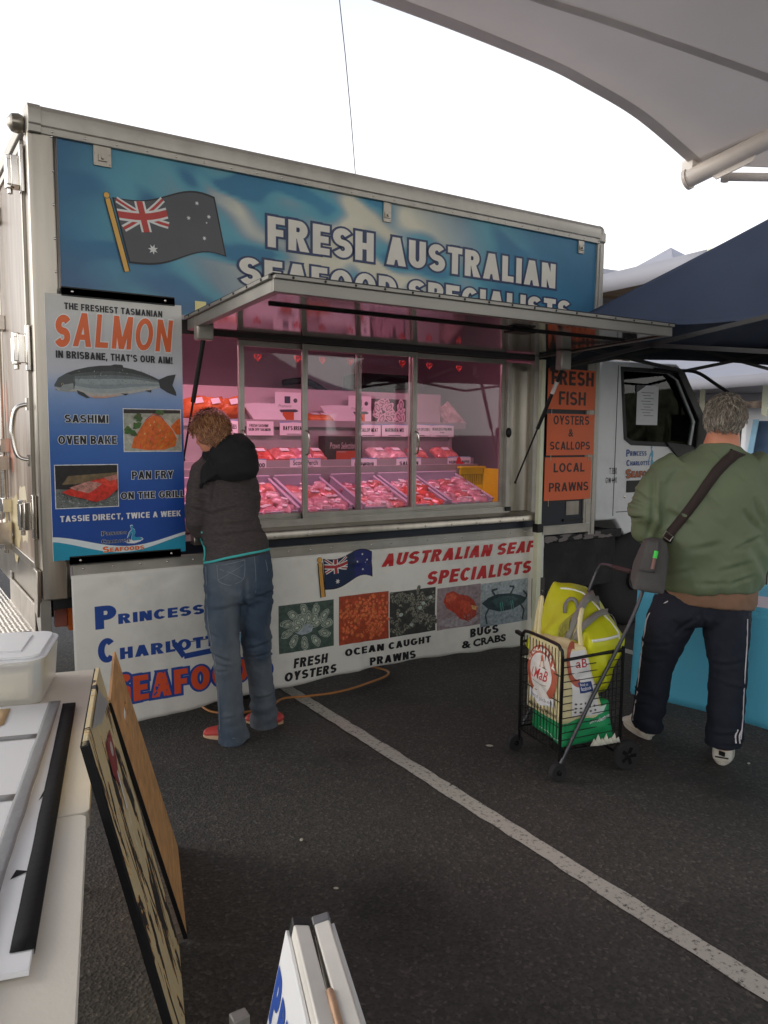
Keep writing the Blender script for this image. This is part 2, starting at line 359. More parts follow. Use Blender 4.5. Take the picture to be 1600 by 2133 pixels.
class Art:
    def __init__(s, refine=None, grain=0.0): s.t = []; s.L = 0; s.refine = refine; s.grain = grain
    def up(s, n=1): s.L += n
    def poly(s, pts, col, up=True):
        if up: s.L += 1
        for a, b, c in geometry.tessellate_polygon([[V((p[0], p[1], 0)) for p in pts]]):
            s.tri(pts[a], pts[b], pts[c], col, col, col)
    def tri(s, a, b, c, ca, cb, cc):
        if s.refine:
            e = [(a[0]-b[0])**2+(a[1]-b[1])**2, (b[0]-c[0])**2+(b[1]-c[1])**2, (c[0]-a[0])**2+(c[1]-a[1])**2]
            i = e.index(max(e))
            if e[i] > s.refine**2:
                P = [a, b, c]; K = [ca, cb, cc]; p, q, r = P[i], P[(i+1) % 3], P[(i+2) % 3]; cp, cq, cr_ = K[i], K[(i+1) % 3], K[(i+2) % 3]
                m = ((p[0]+q[0])/2, (p[1]+q[1])/2); cm = tuple((x+y)/2 for x, y in zip(cp, cq))
                s.tri(p, m, r, cp, cm, cr_); s.tri(m, q, r, cm, cq, cr_); return
        s.t.append((a, b, c, ca, cb, cc, s.L))
    def rect(s, u0, v0, u1, v1, col): s.poly([(u0, v0), (u1, v0), (u1, v1), (u0, v1)], col)
    def ell(s, cu, cv, ru, rv, col, rot=0, n=14, wob=0, seed=0):
        pts = []
        for k in range(n):
            a = 2*math.pi*k/n; r = 1+wob*noise.noise(V((math.cos(a)*1.3+seed*7.1, math.sin(a)*1.3, seed)))
            x, y = ru*r*math.cos(a), rv*r*math.sin(a); pts.append((cu+x*math.cos(rot)-y*math.sin(rot), cv+x*math.sin(rot)+y*math.cos(rot)))
        s.poly(pts, col)
    def grad(s, u0, v0, u1, v1, fn, nu, nv, up=True):
        if up: s.L += 1
        for j in range(nv):
            for i in range(nu):
                q = [(u0+(u1-u0)*(i+a)/nu, v0+(v1-v0)*(j+b)/nv) for a, b in ((0, 0), (1, 0), (1, 1), (0, 1))]; k = [fn(*p) for p in q]
                s.t.append((q[0], q[1], q[2], k[0], k[1], k[2], s.L)); s.t.append((q[0], q[2], q[3], k[0], k[2], k[3], s.L))
    def line(s, pts, w, col):
        s.L += 1
        for p, q in zip(pts[:-1], pts[1:]):
            d = V((q[0]-p[0], q[1]-p[1])); 
            if d.length < 1e-6: continue
            n = V((-d.y, d.x)).normalized()*w/2
            s.poly([(p[0]-n.x, p[1]-n.y), (q[0]-n.x, q[1]-n.y), (q[0]+n.x, q[1]+n.y), (p[0]+n.x, p[1]+n.y)], col, False)
    def text(s, txt, box, col, bold=.02, outline=None, shear=0, warp=None, space=1.0):
        u0, v0, u1, v1 = box
        if txt.upper() != txt or any(c not in CAPS for c in txt):
            vs, fs = glyphs(txt, bold, shear, space); xs = [p[0] for p in vs]; ys = [p[1] for p in vs]; x0, y0 = min(xs), min(ys); sx = (u1-u0)/(max(xs)-x0); sy = (v1-v0)/(max(ys)-y0); s.L += 1
            P = [(u0+(p[0]-x0)*sx, v0+(p[1]-y0)*sy) for p in vs]
            if warp: P = [warp(*p) for p in P]
            for f in fs:
                for k in range(1, len(f)-1): s.tri(P[f[0]], P[f[k]], P[f[k+1]], col, col, col)
            return
        T = .27 if bold >= .045 else .235 if bold >= .028 else .205 if bold >= .02 else .16
        gap = .11*space; items = []; x = 0
        for ch in txt:
            w, st = caps(ch, T); items.append((x, w, st)); x += w+gap
        W = x-gap; sx = (u1-u0)/(W+abs(shear)*1.0); sy = v1-v0
        def put(x, q): 
            X = x+q[0]+shear*q[1]; r = (u0+X*sx, v0+q[1]*sy); return warp(*r) if warp else r
        for oc, ob in list(outline or [])+[(col, 0)]:
            o = ob*2.0; s.L += 1; L0 = s.L
            for x, w, st in items:
                k = 0
                for kind, pts in st:
                    s.L = L0+.25*k; k += 1
                    if kind == 'p':
                        if o: pts = grow(pts, o)
                        s.poly([put(x, q) for q in pts], oc, False)
                    else:
                        L_, R__ = ribbon(pts, T/2+o, o, kind == 'c')
                        for i in range(len(L_)-1): s.poly([put(x, L_[i]), put(x, L_[i+1]), put(x, R__[i+1]), put(x, R__[i])], oc, False)
            s.L = L0+1
    def build(s, name, F, m, parent, base=.001, step=.00025):
        vs, fs, cs = [], [], []
        mb = MB()
        def g(p, c):
            if not s.grain: return c
            k = 1+s.grain*(.9*noise.noise(V((p[0]*55, p[1]*55, 1.3)))+.7*noise.noise(V((p[0]*140, p[1]*140, 7.7)))); return tuple(min(.95, max(.004, x*k)) for x in c[:3])+(1,)
        for a, b, c, ca, cb, cc, L in s.t:
            ca, cb, cc = g(a, ca), g(b, cb), g(c, cc)
            o = len(mb.v); d = base+L*step
            mb.v += [tuple(F(p[0], p[1], d)) for p in (a, b, c)]; mb.f.append((o, o+1, o+2)); mb.m.append(0); mb.c.append([ca, cb, cc])
        return mb.build(name, m, parent, smooth=False, fix=False)
def FY(Y): return lambda u, v, d: V((u, Y-d, v))        # a plane facing the photographer (u = x, v = z)
def BX(bl, tr, Y):
    a = PY(*bl, Y); b = PY(*tr, Y); return (a.x, a.z, b.x, b.z)
PRINT = print_mat('printed sheet', .4); VINYL = print_mat('printed vinyl cloth', .55, .12)
BLACK, WHITE = C(22, 20, 22), C(225, 222, 215)
# ---------------------------------------------------------------- ground
def asphalt():
    m = bpy.data.materials.new('asphalt'); m.use_nodes = True; n, l = m.node_tree.nodes, m.node_tree.links; b = n['Principled BSDF']
    tc = n.new('ShaderNodeTexCoord')
    def nz(sc, det=6):
        x = n.new('ShaderNodeTexNoise'); x.inputs['Scale'].default_value = sc; x.inputs['Detail'].default_value = det; l.new(tc.outputs['Object'], x.inputs['Vector']); return x
    big, fine = nz(.9), nz(70, 4)
    vo = n.new('ShaderNodeTexVoronoi'); vo.inputs['Scale'].default_value = 95; l.new(tc.outputs['Object'], vo.inputs['Vector'])
    r1 = n.new('ShaderNodeValToRGB'); l.new(big.outputs[0], r1.inputs[0])
    r1.color_ramp.elements[0].position = .3; r1.color_ramp.elements[1].position = .72
    r1.color_ramp.elements[0].color = (.060, .056, .051, 1); r1.color_ramp.elements[1].color = (.086, .080, .072, 1)
    bw = n.new('ShaderNodeRGBToBW'); l.new(vo.outputs['Color'], bw.inputs[0])
    r2 = n.new('ShaderNodeValToRGB'); l.new(bw.outputs[0], r2.inputs[0])
    r2.color_ramp.elements[0].position = .25; r2.color_ramp.elements[0].color = (.74, .74, .74, 1)
    r2.color_ramp.elements[1].position = .8; r2.color_ramp.elements[1].color = (1.2, 1.18, 1.15, 1)
    e = r2.color_ramp.elements.new(.86); e.color = (1.7, 1.65, 1.55, 1)
    mx = n.new('ShaderNodeMix'); mx.data_type = 'RGBA'; mx.blend_type = 'MULTIPLY'; mx.inputs[0].default_value = 1
    l.new(r1.outputs[0], mx.inputs[6]); l.new(r2.outputs[0], mx.inputs[7]); st = nz(1.7, 9); r3 = n.new('ShaderNodeValToRGB'); l.new(st.outputs[0], r3.inputs[0]); r3.color_ramp.elements[0].position = .30; r3.color_ramp.elements[1].position = .43; r3.color_ramp.elements[0].color = (.62, .62, .62, 1)
    m2 = n.new('ShaderNodeMix'); m2.data_type = 'RGBA'; m2.blend_type = 'MULTIPLY'; m2.inputs[0].default_value = 1; l.new(mx.outputs[2], m2.inputs[6]); l.new(r3.outputs[0], m2.inputs[7]); l.new(m2.outputs[2], b.inputs['Base Color'])
    b.inputs['Roughness'].default_value = .82; b.inputs['Specular IOR Level'].default_value = .35
    ad = n.new('ShaderNodeMath'); ad.operation = 'ADD'; l.new(vo.outputs['Distance'], ad.inputs[0]); l.new(fine.outputs[0], ad.inputs[1])
    bp = n.new('ShaderNodeBump'); bp.inputs['Strength'].default_value = .55; bp.inputs['Distance'].default_value = .005
    l.new(ad.outputs[0], bp.inputs['Height']); l.new(bp.outputs[0], b.inputs['Normal'])
    return m
ASPH = asphalt()
g = MB(); g.add([(-300, -300, 0), (300, -300, 0), (300, 300, 0), (-300, 300, 0)], [(0, 1, 2, 3)])
tag(g.build('ground', ASPH), 'dark grey asphalt of the car park', 'ground', kind='structure')
def worn_paint():
    m = bpy.data.materials.new('worn line paint'); m.use_nodes = True; n, l = m.node_tree.nodes, m.node_tree.links; b = n['Principled BSDF']
    tc = n.new('ShaderNodeTexCoord'); a = n.new('ShaderNodeTexNoise'); a.inputs['Scale'].default_value = 55; a.inputs['Detail'].default_value = 8; a.inputs['Roughness'].default_value = .75
    l.new(tc.outputs['Object'], a.inputs['Vector'])
    r = n.new('ShaderNodeValToRGB'); l.new(a.outputs[0], r.inputs[0]); r.color_ramp.elements[0].position = .36; r.color_ramp.elements[1].position = .47
    r.color_ramp.elements[0].color = (.07, .066, .06, 1); r.color_ramp.elements[1].color = (.56, .53, .46, 1)
    l.new(r.outputs[0], b.inputs['Base Color']); b.inputs['Roughness'].default_value = .8
    bp = n.new('ShaderNodeBump'); bp.inputs['Strength'].default_value = .4; bp.inputs['Distance'].default_value = .004; l.new(a.outputs[0], bp.inputs['Height']); l.new(bp.outputs[0], b.inputs['Normal'])
    return m
LINEP = worn_paint()
for (xa, xb, ya, yb, w) in ((2.065, 2.10, 6.5, -2.5, .084), (4.57, 4.60, 6.5, -2.5, .09)):
    rnd = random.Random(int(xa*10)); mb = MB(); N = 160; vs = []
    for i in range(N+1):
        t = i/N; x = xa+(xb-xa)*t; y = ya+(yb-ya)*t
        vs += [(x-w/2+rnd.uniform(-.0045, .0045), y, .004), (x+w/2+rnd.uniform(-.0045, .0045), y, .004)]
    mb.add(vs, [(2*i, 2*i+1, 2*i+3, 2*i+2) for i in range(N)])
    tag(mb.build('road_marking', LINEP, smooth=False), 'worn white parking bay line painted on the asphalt', 'road marking', kind='structure')

# ---------------------------------------------------------------- materials of the truck
ALU = mat('aluminium extrusion', C(154, 150, 141), .42, .55, .10, 9, .05, 40, dirt=.35)
STEEL = mat('brushed stainless steel', C(142, 136, 126), .3, .9, .14, 3, .03, 20, stretch=(6, 6, .6), dirt=.3)
CHROME = mat('polished steel', C(190, 185, 178), .16, 1.0, .08, 12)
WHITEP = mat('white truck paint', C(208, 208, 203), .32, .0, .04, 2, dirt=.3)
NAVY = mat('navy truck paint', C(20, 27, 40, 1.2), .4, 0, .2, 4, dirt=.3)
BLACKP = mat('black plastic', C(22, 21, 21, 1.0), .5, 0, .2, 8)
RUBBER = mat('black rubber', C(44, 43, 43, 1.0), .8, 0, .2, 15, .2, 90)
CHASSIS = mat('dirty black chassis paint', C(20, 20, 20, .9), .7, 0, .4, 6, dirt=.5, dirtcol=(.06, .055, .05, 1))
INNER = mat('white inner wall lining', C(170, 160, 164), .35, 0, .05, 2)
GREYM = mat('grey anodised awning metal', C(128, 125, 118), .4, .35, .08, 5, dirt=.2)
UNDER = mat('glossy awning underside', C(108, 104, 102), .09, .72, .05, 3)
AMBER = mat('orange reflector plastic', C(205, 100, 35), .25)
GLASS = glass_mat('window glass', (.94, .93, .94), .01)
DGLASS = glass_mat('tinted cab glass', (.55, .63, .60), .015)
TY = 4.1
truck = thing('food_truck', 'white box-bodied seafood truck with open serving window and blue printed side', 'food truck', (2.6, 5.2, 0))
X0, X1, Z0, Z1, YB = .66, 4.53, .79, 3.09, 6.3
OX0, OX1, OZ0, OZ1 = .95, 3.89, 1.035, 2.17
# shell: one mesh with the serving opening left open
b = MB()
b.box((X0+.03, TY+.002, OZ1), (X1-.01, TY+.05, 3.0)); b.box((X0+.03, TY+.002, Z0+.06), (X1-.01, TY+.05, OZ0))
b.box((X0+.03, TY+.002, OZ0), (OX0, TY+.05, OZ1)); b.box((OX1, TY+.002, OZ0), (X1-.01, TY+.05, OZ1))
b.box((X0+.03, YB-.05, Z0+.06), (X1-.01, YB, 3.0)); b.box((X1-.06, TY+.05, Z0+.06), (X1-.01, YB-.05, 3.0))
b.box((X0+.03, TY+.05, Z0+.06), (X1-.06, YB-.05, Z0+.12)); b.box((X0+.01, TY+.01, 3.0), (X1, YB, 3.05))
b.box((X0+.03, TY+.05, Z0+.12), (X0+.06, YB-.05, 3.0))
b.build('box_body', INNER, truck)
b = MB(); b.box((1.0, 5.15, .92), (3.86, 5.2, 1.9)); b.box((X0+.08, 5.9, 1.4), (X1-.08, 6.2, 1.46)); b.build('inner_counter', INNER, truck)
# corner posts
b = MB()
pr = [(X0, TY), (X0+.02, TY-.012), (X0+.105, TY-.014), (X0+.108, TY-.002), (X0+.12, TY-.004), (X0+.12, TY+.03), (X0+.02, TY+.12), (X0-.006, TY+.12), (X0-.008, TY+.01)]
b.prism(pr, lambda u, v, d: V((u, v, d)), Z0-.035, 2.985); b.build('corner_post', STEEL, truck, .006)
b = MB(); b.box((X1-.07, TY-.016, Z0+.05), (X1, TY+.08, 2.98)); b.box((X1-.045, TY-.021, Z0+.06), (X1-.035, TY-.016, 2.96)); b.build('corner_post', ALU, truck, .01)
# top rail with stepped rounded profile
b = MB(); pf = [(TY-.022, 2.968), (TY-.022, 3.0), (TY-.028, 3.004), (TY-.03, 3.03), (TY-.03, 3.07), (TY-.012, 3.094), (TY+.02, 3.10), (TY+.12, 3.10), (TY+.12, 2.99), (TY+.01, 2.968)]
b.prism(pf, lambda u, v, d: V((d, u, v)), X0+.002, X1-.05)
b.prism([(y+(.008), z) for y, z in pf], lambda u, v, d: V((d, u-.02, v)), X0-.006, X0+.05); b.build('top_rail', ALU, truck, .003)
b = MB(); b.ell((X1-.035, TY+.02, 3.045), .042, .055, .06); b.box((X1-.06, TY-.03, 2.975), (X1+.004, TY+.06, 3.05)); b.build('corner_cap', ALU, truck, .012)
b = MB(); b.lathe([(.0, -.01), (.038, 0), (.045, .02), (.04, .05), (.015, .07)], (X0-.01, TY+.09, 3.03), (-1, 0, 0), 16); b.build('marker_lamp', STEEL, truck)
b = MB(); b.box((X0-.02, TY+.1, 3.0), (X0+.02, YB, 3.07)); b.build('rear_header', ALU, truck, .01)
# rivets
dots('rivet', [(X0+.1+i*.148, TY-.022, 2.985) for i in range(26)], (0, -1, 0), .0065, CHROME, truck)
dots('rivet', [(X0+.098, TY-.014, .95+i*.155) for i in range(14)], (0, -1, 0), .007, CHROME, truck)
dots('rivet', [(X1-.052, TY-.016, .95+i*.165) for i in range(13)], (0, -1, 0), .004, CHROME, truck)
dots('rivet', [(.84+i*.142, TY-.022, .903) for i in range(23)], (0, -1, 0), .007, CHROME, truck)
dots('rivet', [(1.45+i*.21, TY-.066, 1.0) for i in range(12)], (0, -1, 0), .0065, CHROME, truck)
# rails and ledges under the window
b = MB(); b.box((.79, TY-.022, .866), (X1-.06, TY, .932)); b.box((.79, TY-.027, .866), (X1-.06, TY-.022, .876)); b.box((.79, TY-.026, .92), (X1-.06, TY-.022, .932)); b.build('banner_rail', ALU, truck, .002)
b = MB(); b.box((.79, TY-.004, .932), (3.97, TY+.001, 1.0)); b.box((3.955, TY-.006, .932), (4.405, TY+.001, 2.2)); b.build('lower_panel', NAVY, truck)
b = MB(); pf = [(TY-.065, .985), (TY-.065, 1.02), (TY-.058, 1.032), (TY+.06, 1.052), (TY+.06, 1.03), (TY, .985)]
b.prism(pf, lambda u, v, d: V((d, u, v)), 1.40, 3.9); b.build('window_ledge', STEEL, truck, .003)
b = MB()
for y in (4.115, 4.145, 4.175): b.box((.95, y, 1.05), (3.7, y+.006, 1.085))
b.box((.95, 4.112, 1.045), (3.7, 4.19, 1.066)); b.build('window_track', ALU, truck)
b = MB(); b.box((.93, TY-.004, 2.102), (3.92, TY+.09, 2.175)); b.build('hinge_tube', mat('dark grey hinge strip', C(66, 62, 62, 1.2), .5), truck)
b = MB(); b.box((3.70, TY+.03, 1.05), (3.885, TY+.045, 2.08)); b.build('window_reveal', STEEL, truck)
b = MB(); b.box((3.885, TY-.008, .985), (3.925, TY+.05, 2.14)); b.box((3.665, 4.118, 1.06), (3.70, 4.185, 2.08)); b.box((3.925, TY-.01, .94), (3.955, TY, 2.14), 1); b.build('window_jamb', [ALU, BLACKP], truck, .003)
b = MB(); b.box((4.405, TY-.018, .925), (4.465, TY, 2.2)); b.box((4.425, TY-.022, .93), (4.43, TY-.018, 2.2)); b.build('panel_edge_trim', ALU, truck)
b = MB(); b.box((4.23, TY-.012, 1.0), (4.36, TY-.006, 1.10)); b.box((4.2, TY-.02, .955), (4.40, TY-.006, .972), 1); b.build('lock_plate', [STEEL, BLACKP], truck)
# sliding sashes
def sash(xa, xb, y, handle):
    s = MB(); w = .034
    for x in (xa, xb-w): s.box((x, y, 1.07), (x+w, y+.018, 2.098)); s.box((x+w*.35, y-.003, 1.075), (x+w*.5, y, 2.09))
    s.box((xa, y-.001, 1.07), (xb, y+.019, 1.118)); s.box((xa, y-.001, 2.068), (xb, y+.019, 2.10)); s.box((xa+.005, y-.004, 1.092), (xb-.005, y-.001, 1.097))
    so = s.build('window_sash', ALU, truck, .002)
    q = MB(); q.box((xa+w, y+.007, 1.118), (xb-w, y+.011, 2.068)); q.build('pane', GLASS, so)
    for hx in handle:
        h = MB(); h.tube([(hx, y-.002, 1.60), (hx+.004, y-.03, 1.59), (hx+.006, y-.035, 1.53), (hx+.004, y-.03, 1.47), (hx, y-.002, 1.46)], .006, 8, smooth=4); h.build('handle', CHROME, so)
sash(1.71, 2.51, 4.155, [1.725]); sash(2.09, 2.905, 4.122, [2.107, 2.888]); sash(2.87, 3.675, 4.156, [])
b = MB(); b.ell((3.672, 4.11, 1.60), .022, .02, .035); b.build('window_latch', BLACKP, truck)
b = MB(); b.box((3.655, 4.10, 1.055), (3.70, 4.135, 1.085)); b.build('window_stop', BLACKP, truck)
# awning panel, hinged above the window
AX0, AX1, AY0 = 1.385, 3.905, 2.995
ZF, ZW = 2.165, 2.118                        # underside height at the front edge and at the wall
def AZ(y): return ZW+(ZF-ZW)*(TY-.03-y)/(TY-.03-AY0)
def slab(b, x0, x1, y0, y1, d0, d1): b.hexa([(x, y, AZ(y)+d) for d in (d0, d1) for x, y in ((x0, y0), (x1, y0), (x1, y1), (x0, y1))])
aw = MB(); slab(aw, AX0+.01, AX1-.01, AY0+.01, TY-.03, .03, .052); awn = aw.build('awning', GREYM, truck)
b = MB()
def fas(p, q, out):
    p, q, o = V(p), V(q), V(out)
    b.bar(p+V((0, 0, .024)), q+V((0, 0, .024)), .018, .052); b.bar(p+o*.008+V((0, 0, .058)), q+o*.008+V((0, 0, .058)), .034, .016); b.bar(p-o*.015+V((0, 0, .0)), q-o*.015+V((0, 0, .0)), .03, .006)
fas((AX0, AY0, ZF), (AX1, AY0, ZF), (0, -1, 0)); fas((AX0+.009, AY0+.012, ZF), (AX0+.009, TY-.05, ZW), (-1, 0, 0)); fas((AX1-.009, AY0+.012, ZF), (AX1-.009, TY-.05, ZW), (1, 0, 0))
b.build('awning_edge', GREYM, awn, .002)
b = MB(); slab(b, AX0-.012, AX1+.01, AY0-.022, TY-.04, .066, .07); b.build('awning_seal', BLACKP, awn)
b = MB(); slab(b, AX0+.022, AX1-.022, AY0+.02, TY-.045, .006, .012); b.build('awning_underside', UNDER, awn)
b = MB(); b.bar((AX0+.1, AY0+.26, AZ(AY0+.26)+.001), (AX1-.1, AY0+.26, AZ(AY0+.26)+.001), .016, .01); b.build('awning_rib', BLACKP, awn)
b = MB(); b.box((2.9, AY0+.22, AZ(AY0+.3)-.012), (3.05, AY0+.31, AZ(AY0+.3)-.001)); b.build('awning_latch', BLACKP, awn)
dots('screw_head', [(AX0+.08+i*.149, AY0-.026, ZF+.058) for i in range(17)], (0, -1, 0), .006, BLACKP, awn)
dots('screw_head', [(AX0-.018, AY0+.08+i*.15, AZ(AY0+.08+i*.15)+.058) for i in range(7)], (-1, 0, 0), .006, BLACKP, awn)
for (tp, bt) in (((1.43, 3.93, 2.075), (1.375, 4.118, 1.44)), ((3.80, 3.74, 2.03), (3.735, 4.10, 1.255))):
    tp, bt = V(tp), V(bt); mid = tp.lerp(bt, .52); s = MB(); s.cyl(tp, mid, .0125, 12); s.cyl(mid, bt, .006, 8); s.dome(bt, (0, -1, 0), .012); st = s.build('gas_strut', BLACKP, truck)
    s = MB(); s.box((tp.x-.045, tp.y-.03, tp.z-.02), (tp.x+.045, tp.y+.03, tp.z+.11)); s.build('strut_bracket', ALU, st, .01)
    if tp.x > 3: s = MB(); q = tp.lerp(bt, .12); r2 = tp.lerp(bt, .22); s.cyl(q, r2, .0135, 12); s.build('strut_label', mat('paper sticker', C(190, 185, 180), .5), st)
# blue printed upper side
def water(u, v):
    w = V((u*1.5, v*2.2, 1.7)); q = noise.noise(w)*.5; q2 = noise.noise(w*2.1+V((3, 7, 1)))*.35
    a = noise.noise(V((u*1.9+q*1.6+2.2, v*4.0+q2*1.8+u*.9, 4.2))); c2 = noise.noise(V((u*4+q*2, v*7.5+q2*2.5+u*2, 9.1)))
    ctr = math.exp(-((u-2.35)/.95)**2)*(.75+.45*math.exp(-((v-2.72)/.28)**2)); f = max(0, min(1, (a*1.1+c2*.55+.46)*1.7))*min(1, ctr*1.15)
    base = V(C(38, 84, 118)[:3]).lerp(V(C(52, 128, 158)[:3]), max(0, min(1, .35+.5*noise.noise(V((u*.9, v*1.4, 0)))+.4*ctr)))
    base = base.lerp(V(C(30, 66, 104)[:3]), max(0, min(1, (1.6-u)/1.1))*.6)
    base = base.lerp(V(C(88, 100, 132)[:3]), max(0, 1-(v-2.2)/.3)*max(0, min(1, (2.0-u)/.8))*.55)
    col = base.lerp(V(C(196, 192, 172)[:3]), min(1, f*f*1.15))
    if .08 < f < .5: col = col.lerp(V(C(82, 160, 170)[:3]), .5*math.sin((f-.08)/.42*math.pi))
    return tuple(col)+(1,)
art = Art(); art.grad(.782, 2.2, 4.46, 2.967, water, 240, 56)
side = art.build('side_graphic', FY(TY-.001), PRINT, truck, .0004)
art = Art(); NB = C(36, 50, 84); LW = C(202, 198, 186)
art.text('FRESH AUSTRALIAN', BX((557, 514), (1157, 551), TY), LW, .05, [(NB, .042)], space=1.1)
art.text('SEAFOOD SPECIALISTS', BX((498, 591), (1188, 628), TY), LW, .05, [(NB, .042)], space=1.1)
art.build('lettering', FY(TY-.003), PRINT, side, .001)
def star(a, u, v, r, col, n=7, rot=0.0):
    a.poly([(u+(r if k % 2 == 0 else r*.45)*math.sin(rot+math.pi*k/n), v+(r if k % 2 == 0 else r*.45)*math.cos(rot+math.pi*k/n)) for k in range(2*n)], col)
def flag(name, F, m, parent, Q, pole, field, white, red, gold, base=.001):
    """Q(s,t) maps flag fractions (t up) to the plane"""
    a = Art(.02); N = 16
    edge = [Q(i/N, 0) for i in range(N+1)]+[Q(1-i/N, 1) for i in range(N+1)]
    c = (sum(p[0] for p in edge)/len(edge), sum(p[1] for p in edge)/len(edge))
    a.poly([(c[0]+(p[0]-c[0])*1.03, c[1]+(p[1]-c[1])*1.05) for p in edge], BLACK)
    a.L += 1
    for i in range(N): a.poly([Q(i/N, 0), Q((i+1)/N, 0), Q((i+1)/N, 1), Q(i/N, 1)], field((i+.5)/N), False)
    def band(s0, t0, s1, t1, w, col):
        a.L += 1; K = 6
        for k in range(K):
            p = [(s0+(s1-s0)*x/K, t0+(t1-t0)*x/K) for x in (k, k+1)]; dx, dy = s1-s0, (t1-t0)*.55; L = math.hypot(dx, dy); nx, ny = -dy/L*w/2, dx/L*w/2/.55
            a.poly([Q(max(0, p[0][0]-nx), p[0][1]-ny), Q(p[1][0]-nx, p[1][1]-ny), Q(p[1][0]+nx, p[1][1]+ny), Q(max(0, p[0][0]+nx), p[0][1]+ny)], col, False)
    for w, k in ((.06, white), (.025, red)):
        band(.02, .99, .47, .55, w, k); band(.02, .53, .47, .98, w, k)
    for w, k in ((.10, white), (.06, red)):
        band(.24, .5, .24, 1.0, w, k); band(.0, .75, .48, .75, w, k)
    for s, t, r in ((.26, .22, .055), (.8, .82, .025), (.68, .58, .025), (.9, .62, .025), (.8, .22, .025), (.86, .5, .012)):
        u, v = Q(s, t); star(a, u, v, r*abs(Q(1, .5)[0]-Q(0, .5)[0])*.95, white, rot=.3)
    (p0, p1, w) = pole
    d = V((p1[0]-p0[0], p1[1]-p0[1])).normalized(); n = V((-d.y, d.x))*w
    for e, k in ((1.5, BLACK), (1.0, gold)):
        a.poly([(p0[0]-n.x*e, p0[1]-n.y*e), (p1[0]-n.x*e, p1[1]-n.y*e), (p1[0]+n.x*e, p1[1]+n.y*e), (p0[0]+n.x*e, p0[1]+n.y*e)], k)
        a.ell(p1[0]+d.x*w*1.4, p1[1]+d.y*w*1.4, w*(1.2+e*.35-.3), w*(1.2+e*.35-.3), k)
    return a.build(name, F, m, parent, base)
def Qmap(c00, c10, c11, c01, amp):      # bottom-left, bottom-right, top-right, top-left in plane units
    def q(s, t):
        w = amp*math.sin(s*2*math.pi*.95+.3)*(.35+.65*s)
        return ((1-s)*(1-t)*c00[0]+s*(1-t)*c10[0]+s*t*c11[0]+(1-s)*t*c01[0], (1-s)*(1-t)*c00[1]+s*(1-t)*c10[1]+s*t*c11[1]+(1-s)*t*c01[1]-w)
    return q
def P2(px, py, Y): p = PY(px, py, Y); return (p.x, p.z)
q = Qmap(P2(271, 543, TY), P2(468, 533, TY), P2(444, 414, TY), P2(237, 412, TY), .035)
flag('flag_picture', FY(TY-.003), PRINT, side, q, (P2(264, 566, TY), P2(223, 414, TY), .011), lambda s: C(70, 71, 74), C(196, 196, 192), C(165, 52, 45), C(196, 152, 70))
for px, py in ((212, 320), (805, 441), (1209, 510)):
    p = PY(px, py, TY); s = MB(); w = .042 if px < 500 else .028
    s.box((p.x-w, TY-.012, p.z-.062), (p.x+w, TY-.004, p.z+.05)); s.box((p.x-.02, TY-.02, p.z-.04), (p.x+.02, TY-.012, p.z-.01))
    for sx in (-1, 1):
        for sz in (-.052, -.005, .042): s.dome((p.x+sx*(w-.007), TY-.012, p.z+sz), (0, -1, 0), .004)
    s.cyl((p.x, TY-.03, p.z-.025), (p.x, TY-.012, p.z-.025), .008); s.build('hinge_plate', STEEL, truck, .002)
p = PY(417, 633, TY); b = MB(); b.box((p.x-.03, TY-.008, p.z-.04), (p.x+.03, TY-.003, p.z+.012)); b.build('vent_plate', mat('yellowed plastic', C(200, 190, 130), .4), truck)
# black channels that hold the salmon board
for (a, c) in (((123, 607), (357, 633)), ((141, 1167), (370, 1147))):
    p0, p1 = PY(*a, TY), PY(*c, TY); z = (p0.z+p1.z)/2; s = MB(); s.box((p0.x, TY-.055, z-.016), (p1.x, TY-.017, z+.016)); s.box((p0.x, TY-.055, z-.022), (p1.x, TY-.05, z+.022))
    for t in (.09, .91): s.dome((p0.x+(p1.x-p0.x)*t, TY-.055, z), (0, -1, 0), .008, 1)
    s.build('sign_channel', [BLACKP, CHROME], truck)
# interior lamps (pink counter tubes above the display)
PINK = (1.0, .40, .56, 1)
for x0, x1, y, pw in ((1.0, 2.3, 4.42, 7.0), (2.6, 3.6, 4.42, 4.2)):
    s = MB(); s.cyl((x0, y, 2.20), (x1, y, 2.20), .014, 12); lo = s.build('lamp_tube', emit_mat('pink lamp %d' % x0, PINK, 5), truck)
    ld = bpy.data.lights.new('lamp_light', 'AREA'); ld.shape = 'RECTANGLE'; ld.size = x1-x0; ld.size_y = .1; ld.energy = pw; ld.color = PINK[:3]
    l_ = bpy.data.objects.new('lamp_light', ld); COL.objects.link(l_); l_.location = ((x0+x1)/2, y, 2.175); l_.parent = lo
b = MB(); b.box((.75, 4.2, 2.5), (4.4, 6.2, 2.52)); b.build('inner_ceiling', INNER, truck)
